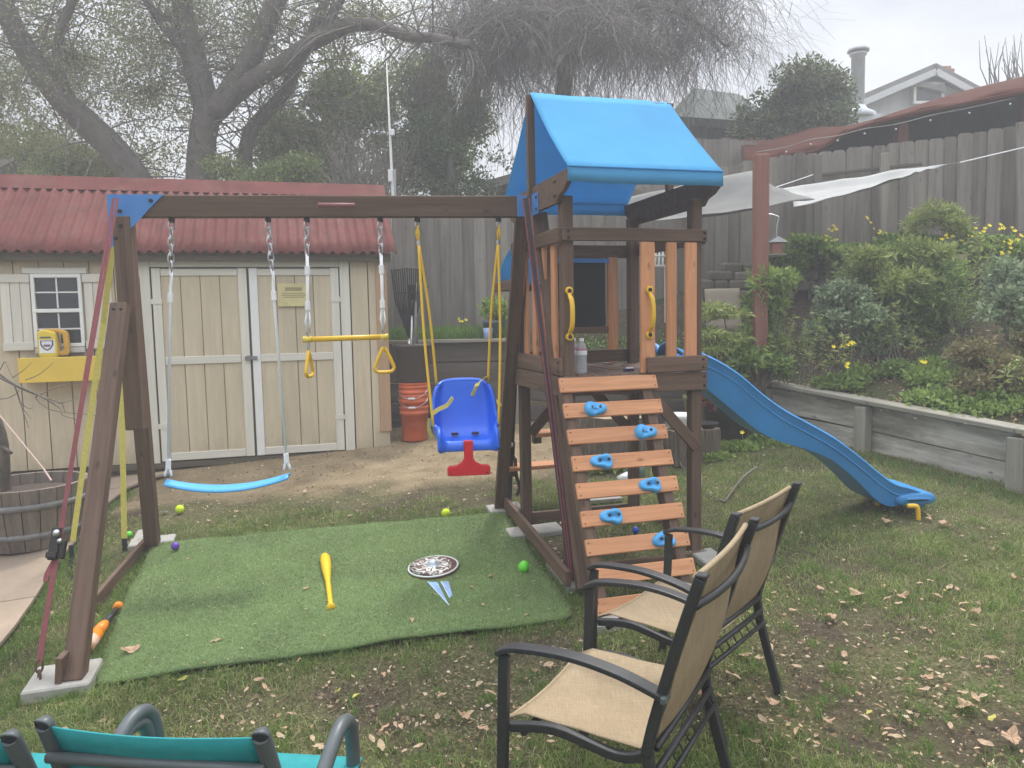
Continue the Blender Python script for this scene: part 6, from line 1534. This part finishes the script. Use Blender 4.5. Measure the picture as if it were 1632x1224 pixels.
# loose upright stalks between the bushes
def stalks(px, Y, hgt, n_, mat, label, L_=.06, spread=.16):
    q_ = P(px, 500, Y); b_ = V((q_.x, Y, hz(q_.x, Y))); t_ = thing('stalky_plant', label, 'plant', b_, 'loose stalky plants on the slope'); tb0, lp_, ld_ = [], [], []
    for _ in range(n_):
        o_ = b_ + V((rnd.gauss(0, .06), rnd.gauss(0, .06), -.02)); h_ = hgt * rnd.uniform(.55, 1.05); tip_ = o_ + V((rnd.gauss(0, spread), rnd.gauss(0, spread), h_)); md_ = o_.lerp(tip_, .5) + V((rnd.gauss(0, .03), 0, 0))
        pts_ = bez([o_, md_, tip_], 4); tb0.append(tube(pts_, [.006 - .0005 * i_ for i_ in range(9)], 5))
        for i_ in range(int(34 * h_ / .6)):
            f_ = rnd.uniform(.35, 1.0) ** .7; k_ = min(7, int(f_ * 8)); p_ = pts_[k_].lerp(pts_[k_ + 1], f_ * 8 - k_); lp_.append(tuple(p_)); ld_.append((rnd.gauss(0, 1), rnd.gauss(0, 1), rnd.gauss(.35, .5)))
    obj('stem', join(*tb0), m_twig, t_, True); n0 = len(lp_); l0 = L_ * (.6 + .7 * nrs.rand(n0)); v_, f_ = leafquads(np.array(lp_), np.array(ld_), l0, l0 * .28); np_mesh('foliage', v_, f_, mat, t_)
for px_, Y_, h_, n_, m_, lab_ in ((1262, 7.55, .75, 9, m_feather, 'tall loose stalks left of the blue green mound'), (1300, 7.4, .6, 8, m_feather, 'loose stalks in front of the blue green mound'), (1400, 7.35, .7, 10, m_mid, 'leafy stalks in front of the dark feathery bush'), (1455, 7.2, .65, 10, m_feather, 'yellow green stalks beside the dark feathery bush'),
                                    (1530, 7.3, .8, 10, m_mid, 'tall stalks between the dark bush and the pale mound'), (1365, 8.3, .75, 9, m_lime, 'lime stalks rising behind the blue green mound'), (1440, 8.4, .7, 9, m_feather, 'stalks rising behind the dark feathery bush'), (1560, 7.9, .75, 9, m_feather, 'stalks under the yellow flowers by the fence'), (1200, 7.45, .45, 8, m_lime, 'short lime stalks at the end of the retaining wall'), (1590, 6.3, .4, 8, m_feather, 'short stalks below the olive brown bush')):
    stalks(px_, Y_, h_, n_, m_, lab_)
# layered young tree on a stake by the lounger
q = P(1168, 600, 7.6); lt_ = thing('young_tree', 'young tree with flat layered foliage in front of the reclining chair', 'tree', V((q.x, 7.6, hz(q.x, 7.6))))
stems('trunk', V((q.x - .02, 7.6, hz(q.x, 7.6))), [P(1152, 480, 7.6)], .014, m_twig, lt_, .02)
foliage('crown', [bl(1135, 490, 7.6, .22, .2, .02), bl(1165, 500, 7.6, .2, .2, .02), bl(1125, 530, 7.55, .2, .2, .025), bl(1165, 540, 7.55, .2, .2, .025), bl(1140, 555, 7.5, .22, .2, .02), bl(1120, 505, 7.65, .14, .2, .02)], 2000, .06, m_feather, lt_, .3, -.1, .3)
# plants in pots
shrub('pot_plant', 'bushy green plant in the slate blue pot', 'plant', 795, 8.95, [(BLUEPOT + V((0, 0, .38)), (.17, .16, .13)), (BLUEPOT + V((.08, 0, .32)), (.14, .14, .1))], 1500, .05, m_lime, 'potted plants', 5, .5, .2, base=BLUEPOT + V((0, 0, .22)))
shrub('pot_plant', 'red leaved plant in the large dark planter', 'plant', 1150, 7.35, [(PDARK + V((0, 0, .48)), (.24, .22, .12)), (PDARK + V((-.12, -.1, .42)), (.18, .15, .12))], 1500, .06, m_redleaf, 'potted plants', 6, .45, .1, base=PDARK + V((0, 0, .36)))
shrub('pot_plant', 'green leaves over the olive glazed pot', 'plant', 1095, 7.5, [(POL + V((-.12, .15, .62)), (.3, .2, .1))], 1100, .06, m_mid, 'potted plants', 6, .5, .1, base=POL + V((0, 0, .42)))
# soft weeds on the lawn edge by the slide
for i, (x, y, rx) in enumerate(((1190, 712, .35), (1140, 728, .3), (1230, 705, .4), (1085, 735, .3), (960, 745, .25))):
    q = G(x, y); shrub('clover_patch', ('clover patch on the lawn in front of the dark planter', 'clover patch on the lawn in front of the smaller stump', 'wide clover patch on the lawn against the retaining wall', 'clover patch around the foot of the barky stump', 'clover patch on the lawn in front of the knotty stump')[i], 'plant', x, q.y, [(q + V((0, 0, .02)), (rx, .22, .05))], 2000, .035, m_lime, 'clover patches on the lawn', 2, .8, .5, r=.003, base=q)
# yellow flowers
fp, fd_ = [], []
def flower(px, py, Y):
    c = P(px, py, Y); t = thing('yellow_flower', 'small yellow flower on a thin stem in the garden', 'flower', V((c.x, c.y, c.z - .18)), 'yellow flowers in the garden')
    v, f = [], []; ax_ = V((rnd.gauss(0, .3), -.7, .7)).normalized(); M = frame(ax_.orthogonal(), ax_); M.translation = c; R_ = rnd.uniform(.016, .026)
    for k in range(5):
        a0 = 2 * math.pi * k / 5; n = len(v)
        v += [M @ V((0, 0, -.008)), M @ V((R_ * .7 * math.cos(a0 - .5), R_ * .7 * math.sin(a0 - .5), 0)), M @ V((R_ * 1.1 * math.cos(a0), R_ * 1.1 * math.sin(a0), .004)), M @ V((R_ * .7 * math.cos(a0 + .5), R_ * .7 * math.sin(a0 + .5), 0))]; f.append((n, n + 1, n + 2, n + 3))
    obj('petals', (v, f), m_petal, t); obj('stem', tube([c - ax_ * .008, c + V((.01, 0, -.08)), c + V((.0, .02, -.18))], .0025, 4), m_mid, t)
for cx, cy, Y, sx_, sy_, k in ((1332, 366, 8.6, 8, 6, 6), (1325, 380, 8.6, 8, 8, 5), (1400, 368, 8.6, 12, 4, 4), (1435, 382, 8.5, 5, 4, 2), (1505, 380, 8.3, 8, 6, 6), (1530, 385, 8.3, 12, 8, 5), (1550, 370, 8.3, 10, 6, 4), (1575, 367, 8.2, 10, 5, 5), (1600, 360, 8.1, 15, 8, 7), (1608, 388, 8.0, 10, 8, 9), (1603, 402, 7.9, 8, 6, 4), (1628, 370, 8, 4, 8, 3), (1357, 548, 7.2, 12, 3, 5), (1328, 553, 7.2, 4, 2, 2), (1350, 581, 7.0, 4, 3, 2), (1474, 577, 6.9, 5, 2, 2), (1181, 688, 6.9, 4, 3, 1), (1207, 686, 6.7, 3, 2, 1), (1380, 352, 8.7, 20, 6, 3), (735, 510, 9.2, 14, 5, 4)):
    for _ in range(k): flower(rnd.gauss(cx, sx_ * .7), rnd.gauss(cy, sy_ * .7), Y + rnd.uniform(-.1, .1))

# ------------------------------------------------------------------ grass
def inpoly(x, y, poly):
    c = np.zeros(len(x), bool); n = len(poly)
    for i in range(n):
        x1, y1 = poly[i]; x2, y2 = poly[(i + 1) % n]
        k = ((y1 > y) != (y2 > y)) & (x < (x2 - x1) * (y - y1) / (y2 - y1 + 1e-12) + x1); c ^= k
    return c
def grid_noise(x, y, s, z=0.): return np.array([noise.noise(V((a * s, b * s, z))) for a, b in zip(x.tolist(), y.tolist())])
def gz_np(x, y): return .085 * (np.clip(y, 3.2, 9.2) - 3.4) + .035 * (np.clip(x, -7, 4.6) - 1.1)
def blades(name, x, y, z, hgt, wid, mat, lean=.5):
    n = len(x); an = nrs.rand(n) * 6.283; s = np.stack([np.cos(an), np.sin(an), 0 * an], 1) * (wid / 2)[:, None]; b = np.stack([x, y, z], 1)
    ld = nrs.randn(n, 2) * lean; m1 = b + np.stack([ld[:, 0] * hgt * .3, ld[:, 1] * hgt * .3, hgt * .6], 1); tp = b + np.stack([ld[:, 0] * hgt, ld[:, 1] * hgt, hgt * (1 - .15 * np.abs(ld).sum(1).clip(0, 3))], 1)
    v = np.stack([b - s, b + s, m1 + s * .7, tp, m1 - s * .7], 1).reshape(-1, 3)
    f = (np.arange(n)[:, None, None] * 5 + np.array([[0, 1, 2], [0, 2, 4], [4, 2, 3]])[None]).reshape(-1, 3); return np_mesh(name, v, f, mat)
N = 600000
gy = 1.0 + 7.4 * nrs.rand(N) ** 1.35; hw = gy * .70 + .85; gx = (nrs.rand(N) * 2 - 1) * hw
turfpoly = [(p.x, p.y) for p in (TFL, TFR, TBR, TBL)]
pat2 = [(p.x, p.y) for p in pat]; wpoly = [(p.x, p.y) for p in WALL] + [(-2, 12), (12, 12), (12, 3)]
n1 = grid_noise(gx, gy, .9) ; n2 = grid_noise(gx, gy, 3.1, 4); edge = gy - .12 * gx + 1.1 * (.5 + .5 * grid_noise(gx, gy, 1.6, 2))
den = .68 + .5 * n1 + .45 * n2
# worn patches under the seats in front
worn = [(G(x_, y_).x, G(x_, y_).y, r_, k_) for x_, y_, r_, k_ in ((1450, 1140, .46, 2.0), (1250, 1040, .30, .7), (1130, 1130, .3, .6), (700, 1110, .35, .8), (560, 1120, .3, .6), (880, 1060, .3, .7), (330, 1150, .3, .4), (940, 860, .5, .6), (780, 1180, .3, .6))]
for cx_, cy_, r_, k_ in worn:
    den -= k_ * np.exp(-((gx - cx_) ** 2 + (gy - cy_) ** 2) / r_ ** 2)
den += .25 * np.exp(-((gx - 2.2) ** 2 + (gy - 5.2) ** 2) / 1.5)
keep = (nrs.rand(N) < den) & ~inpoly(gx, gy, turfpoly) & ~inpoly(gx, gy, pat2) & ~inpoly(gx, gy, wpoly) & ~((edge > 6.75) & (gx < .9))
gx, gy = gx[keep], gy[keep]; k = len(gx)
hh = (.016 + .03 * nrs.rand(k)) * (1 + .6 * n1[keep] + .6 * n2[keep]).clip(.35, 2)
tag(blades('lawn_grass', gx, gy, gz_np(gx, gy) + .0, hh, .0028 + .0022 * nrs.rand(k), m_grass, .8), 'patchy short grass growing over the yard', kind='stuff')
# separate clumps of longer grass
kc = 900; cy0 = 2.3 + 4.6 * nrs.rand(kc) ** 1.3; cx0 = (nrs.rand(kc) * 2 - 1) * (cy0 * .68 + .2); m0 = ~inpoly(cx0, cy0, turfpoly) & ~inpoly(cx0, cy0, pat2) & ~inpoly(cx0, cy0, wpoly) & ~((cy0 - .12 * cx0 > 6.1) & (cx0 < .9))
cx0, cy0 = cx0[m0], cy0[m0]; cx1 = np.repeat(cx0, 26) + nrs.randn(len(cx0) * 26) * .022; cy1 = np.repeat(cy0, 26) + nrs.randn(len(cx0) * 26) * .022
tag(blades('grass_clumps', cx1, cy1, gz_np(cx1, cy1), .03 + .04 * nrs.rand(len(cx1)), .0022 + .0016 * nrs.rand(len(cx1)), m_lushgrass, .7), 'scattered clumps of longer green grass in the lawn', kind='stuff')
# longer tufts: against wall, slide, paver and mat edges, raised bed
tx, ty = [], []
def tufts(p0, p1, n, sp):
    for _ in range(n): q = V(p0).lerp(V(p1), rnd.random()); tx.append(q.x + rnd.gauss(0, sp)); ty.append(q.y + rnd.gauss(0, sp))
for a_, b_ in zip(WALL[1:4], WALL[2:5]): tufts(a_ + V((-.2, -.12, 0)), b_ + V((-.2, -.12, 0)), 900, .07)
tufts(TFL + V((.0, -.03, 0)), TFR + V((0, -.03, 0)), 900, .03); tufts(TFR + V((.05, 0, 0)), TBR + V((.05, 0, 0)), 900, .03); tufts(TFL + V((-.05, 0, 0)), TBL + V((-.05, 0, 0)), 900, .04); tufts(LF, LR, 1400, .10); tufts(RF, RR, 500, .07); tufts(G(100, 1125), G(60, 1060), 700, .05); tufts(TBL + V((0, .08, 0)), TBR + V((0, .08, 0)), 1200, .06)
for a_, b_ in zip(pat[0:6], pat[1:7]): tufts(a_ + V((.05, 0, 0)), b_ + V((.05, 0, 0)), 380, .035)
tx, ty = np.array(tx), np.array(ty); k = len(tx)
tag(blades('grass_tufts', tx, ty, gz_np(tx, ty), .025 + .04 * nrs.rand(k), .002 + .0015 * nrs.rand(k), m_lushgrass, .5), 'longer green tufts along the mat and wall edges', kind='stuff')
k = 9000; bx_ = -1.75 + 1.85 * nrs.rand(k); by_ = 8.8 + .95 * nrs.rand(k)
bzz = np.array([hz(a_, b_) for a_, b_ in zip(bx_.tolist()[:600], by_.tolist()[:600])]); bzz = np.interp(by_, np.sort(by_[:600]), np.sort(bzz))
tag(blades('bed_grass', bx_, by_, np.full(k, 1.32), .10 + .16 * nrs.rand(k), .006 + .004 * nrs.rand(k), m_lushgrass, .5), 'lush grass filling the raised bed', kind='stuff')
# weeds over the hillside soil
k = 14000; ui = nrs.randint(0, 110, k); vi = nrs.randint(0, 40, k); hp = _hs.reshape(41, 111, 3)[vi, ui] + nrs.randn(k, 3) * np.array([.04, .04, 0.004])
hn = np.array([noise.noise(V(p) * 1.1) for p in hp.tolist()]); hp = hp[(hn > .12) & (hp[:, 0] > .2)]
v, f = leafquads(hp, nrs.randn(len(hp), 3) * .7 + np.array([0, -.2, .8]), .03 + .04 * nrs.rand(len(hp)), .018 + .015 * nrs.rand(len(hp)))
k = 5000; hp2 = _hs.reshape(41, 111, 3)[nrs.randint(0, 22, k), nrs.randint(22, 75, k)] + nrs.randn(k, 3) * np.array([.06, .06, .006]); hp2[:, 2] += .012; s2 = .012 + .05 * nrs.rand(k) ** 2.5
v2, f2 = leafquads(hp2, np.stack([nrs.randn(k), nrs.randn(k), .3 * nrs.randn(k)], 1), s2, s2 * .55, .2); tag(np_mesh('slope_litter', v2, f2, m_dryleaf), 'dry leaf litter and bark on the bare hillside soil', kind='stuff')
tag(np_mesh('ground_cover', v, f, m_mid), 'small green ground cover on the hillside soil', kind='stuff')

# ------------------------------------------------------------------ fallen leaves
k = 17000; lx = nrs.rand(k) * 2 - 1; ly = 1.3 + 6.5 * nrs.rand(k) ** 1.5; lx = lx * (ly * .68 + .2)
ln_ = grid_noise(lx, ly, 1.0, 8); w8 = .35 + .9 * ln_
for cx_, cy_, r_, k_ in worn: w8 += k_ * np.exp(-((lx - cx_) ** 2 + (ly - cy_) ** 2) / r_ ** 2)
kp = (nrs.rand(k) < w8) & ~inpoly(lx, ly, turfpoly) & ~inpoly(lx, ly, wpoly); lx, ly = lx[kp], ly[kp]; k = len(lx)
dd = np.stack([nrs.randn(k), nrs.randn(k), .15 * nrs.randn(k)], 1); sz = .010 + .026 * nrs.rand(k) ** 2
p = np.stack([lx, ly, gz_np(lx, ly) + .012 + .012 * nrs.rand(k)], 1); v, f = leafquads(p, dd, sz, sz * .5, .12)
tag(np_mesh('leaf_litter', v, f, m_dryleaf), 'scattered bits of dry leaf and bark on the lawn', kind='stuff')
# fine chips and clods in the worn patches
wc0 = np.array([w_[:3] for w_ in worn if w_[3] > .35]); wi = nrs.randint(0, len(wc0), 16000); q2 = nrs.randn(16000, 2) * wc0[wi, 2:3] * .55; lx = wc0[wi, 0] + q2[:, 0]; ly = wc0[wi, 1] + q2[:, 1]
kp = ~inpoly(lx, ly, turfpoly) & (ly > 2.2); lx, ly = lx[kp], ly[kp]; k = len(lx); sz = .004 + .014 * nrs.rand(k) ** 2.5
v, f = leafquads(np.stack([lx, ly, gz_np(lx, ly) + .004 + .01 * nrs.rand(k)], 1), np.stack([nrs.randn(k), nrs.randn(k), .35 * nrs.randn(k)], 1), sz, sz * .6, .3)
tag(np_mesh('bark_chips', v, f, m_chip), 'fine bark chips and soil crumbs on the worn lawn patches', kind='stuff')
k = 2600; lx = -3.4 + 4.2 * nrs.rand(k); ly = 6.0 + 2.4 * nrs.rand(k); dd = np.stack([nrs.randn(k), nrs.randn(k), .1 * nrs.randn(k)], 1); sz = .01 + .025 * nrs.rand(k) ** 2
v, f = leafquads(np.stack([lx, ly, gz_np(lx, ly) + .006 + .006 * nrs.rand(k)], 1), dd, sz, sz * .5, .12)
tag(np_mesh('dirt_litter', v, f, m_dryleaf), 'dry leaf scraps on the bare dirt by the shed', kind='stuff')
def leaf_mesh(kind, sd):
    r = random.Random(sd); v, f = [], []
    if kind == 'simple':
        n = 5; L_, Wd = 1, r.uniform(.32, .5); cu = r.uniform(-.3, .35)
        for i in range(n + 1):
            t = i / n; w = Wd * .5 * math.sin(math.pi * (t * .92 + .04)) ** .8; z = cu * (t - .5) ** 2 * 1.6 + .03 * r.gauss(0, 1)
            up = r.uniform(.05, .35) * w * 2
            v += [V((t - .5, -w, z + up)), V((t - .5, 0, z)), V((t - .5, w, z + up * r.uniform(.2, 1.2)))]
        for i in range(n):
            for j in (0, 1): f.append((i * 3 + j, i * 3 + j + 1, i * 3 + j + 4, i * 3 + j + 3))
    else:                                   # lobed sycamore leaf, curled
        N = 26; pts = []
        for k in range(N):
            a_ = 2 * math.pi * k / N; R_ = (.36 + .13 * abs(math.cos(2.5 * a_)) ** 1.3 + r.uniform(-.05, .05)) * (1 - .25 * math.sin(a_) ** 2); 
            z = .55 * (R_ ** 2) * (1 + 1.2 * math.cos(2 * a_ + r.random())) + r.gauss(0, .035); pts.append(V((R_ * math.cos(a_), R_ * math.sin(a_), z)))
        v = [V((0, 0, 0))] + [p * .5 + V((0, 0, .02)) for p in pts] + pts
        for k in range(N): k2 = (k + 1) % N; f += [(0, 1 + k, 1 + k2), (1 + k, 1 + N + k, 1 + N + k2, 1 + k2)]
    return v, f
lm = {('simple', i, c): mesh('fallen_leaf', leaf_mesh('simple', i), m) for i in range(6) for c, m in (('d', m_dryleaf), ('b', m_brownleaf), ('y', m_yellowleaf))}
ml = [mesh('fallen_leaf', leaf_mesh('lobed', 50 + i), m_brownleaf) for i in range(4)]
def drop(me_, p, s, label, group, tilt=.15):
    M = Matrix.Translation(p) @ Matrix.Rotation(rnd.uniform(0, 6.28), 4, 'Z') @ Matrix.Rotation(rnd.gauss(0, tilt), 4, 'X') @ Matrix.Rotation(rnd.gauss(0, tilt), 4, 'Y') @ Matrix.Scale(s, 4)
    tag(inst('fallen_leaf', me_, M), label, 'leaf', group)
for x, y, s in ((1505, 842, .13), (1415, 838, .10), (1480, 833, .07), (1365, 955, .12), (1440, 958, .10), (1323, 992, .10), (1542, 1145, .12), (1610, 1205, .12), (1320, 1170, .07), (740, 1155, .09), (705, 805, .06), (1555, 985, .09), (1620, 930, .09), (935, 1050, .07), (1100, 1100, .09), (1480, 1090, .07), (1232, 1135, .08)):
    q = G(x, y); q.z = gz(q.x, q.y) + .03; drop(rnd.choice(ml), q, s * .75, 'large lobed tan leaf lying on the lawn', 'large fallen leaves on the lawn')
for x, y, s in ((210, 1042, .09), (346, 1031, .06), (515, 912, .03), (487, 945, .05), (657, 995, .06), (752, 939, .04), (782, 922, .05), (620, 912, .03), (560, 800 + 62, .03), (300, 895, .03), (850, 930, .03), (770, 970, .035), (840, 985, .035), (700, 880, .025), (480, 880, .025)):
    q = onturf(x, y); q.z += .012; drop(rnd.choice(ml) if s > .08 else lm[('simple', rnd.randrange(6), 'b')], q, s * 1.1, 'dry tan leaf lying on the turf mat', 'leaves on the turf mat')
for x, y, s in ((292, 1092, .055), (540, 1110, .06), (568, 1119, .055), (1505, 950, .045), (1385, 1155, .04), (1580, 1168, .055), (380, 1005, .02)):
    q = G(x, y); q.z = gz(q.x, q.y) + .03; drop(lm[('simple', rnd.randrange(6), 'y')], q, s, 'yellow leaf lying on the lawn', 'yellow fallen leaves')
for i in range(150):
    if i < 60: x, y = rnd.uniform(1150, 1640), rnd.uniform(900, 1220)
    elif i < 120: x, y = rnd.uniform(150, 1150), rnd.uniform(1040, 1220)
    else: x, y = rnd.uniform(260, 900), rnd.uniform(770, 850)
    q = G(x, y)
    if inpoly(np.array([q.x]), np.array([q.y]), turfpoly)[0]: continue
    q.z = gz(q.x, q.y) + .025; drop(lm[('simple', rnd.randrange(6), rnd.choice('ddb'))], q, rnd.uniform(.03, .065), 'small dry brown leaf lying on the lawn', 'small fallen leaves')
# moss and grit stuck on the shed roof
mv = []
for x, y in ((530, 360), (532, 375), (545, 362), (562, 360), (560, 368), (580, 362), (582, 378), (600, 370), (618, 376), (528, 392), (585, 370)):
    for _ in range(16):
        px, py = rnd.gauss(x, 2.5), rnd.gauss(y, 6); s, z0 = Sp(px, py); 
        # roof plane
        r_ = ray(px, py); nrm = (SN * -(RIDGE - EAVE) + V((0, 0, .9))).normalized(); o = S(0, .9, RIDGE + .035); t = (o - V((0, 0, EYE))).dot(nrm) / r_.dot(nrm); mv.append(tuple(V((0, 0, EYE)) + r_ * t))
mv = np.array(mv); v, f = leafquads(mv, nrs.randn(len(mv), 3) + np.array([0, -.6, .4]), .03, .022)
tag(np_mesh('roof_moss', v, f, m_dryleaf), 'pale leaf debris stuck in the roof corrugations', kind='stuff')

# ------------------------------------------------------------------ air volume added to stand in for lens glare
hb = cbox(120, 110, 24, 0); hz_ = obj('glare_veil', xf(hb, Matrix.Translation((0, 25, 6.0))), None)
mh = bpy.data.materials.new('haze air'); mh.use_nodes = True; mh.node_tree.nodes.clear()
ho = mh.node_tree.nodes.new('ShaderNodeOutputMaterial'); pv = mh.node_tree.nodes.new('ShaderNodeVolumePrincipled')
pv.inputs['Color'].default_value = (.96, .97, 1, 1); pv.inputs['Density'].default_value = .012; pv.inputs['Anisotropy'].default_value = .2
mh.node_tree.links.new(pv.outputs[0], ho.inputs['Volume']); hz_.data.materials.append(mh); tag(hz_, kind='stuff')
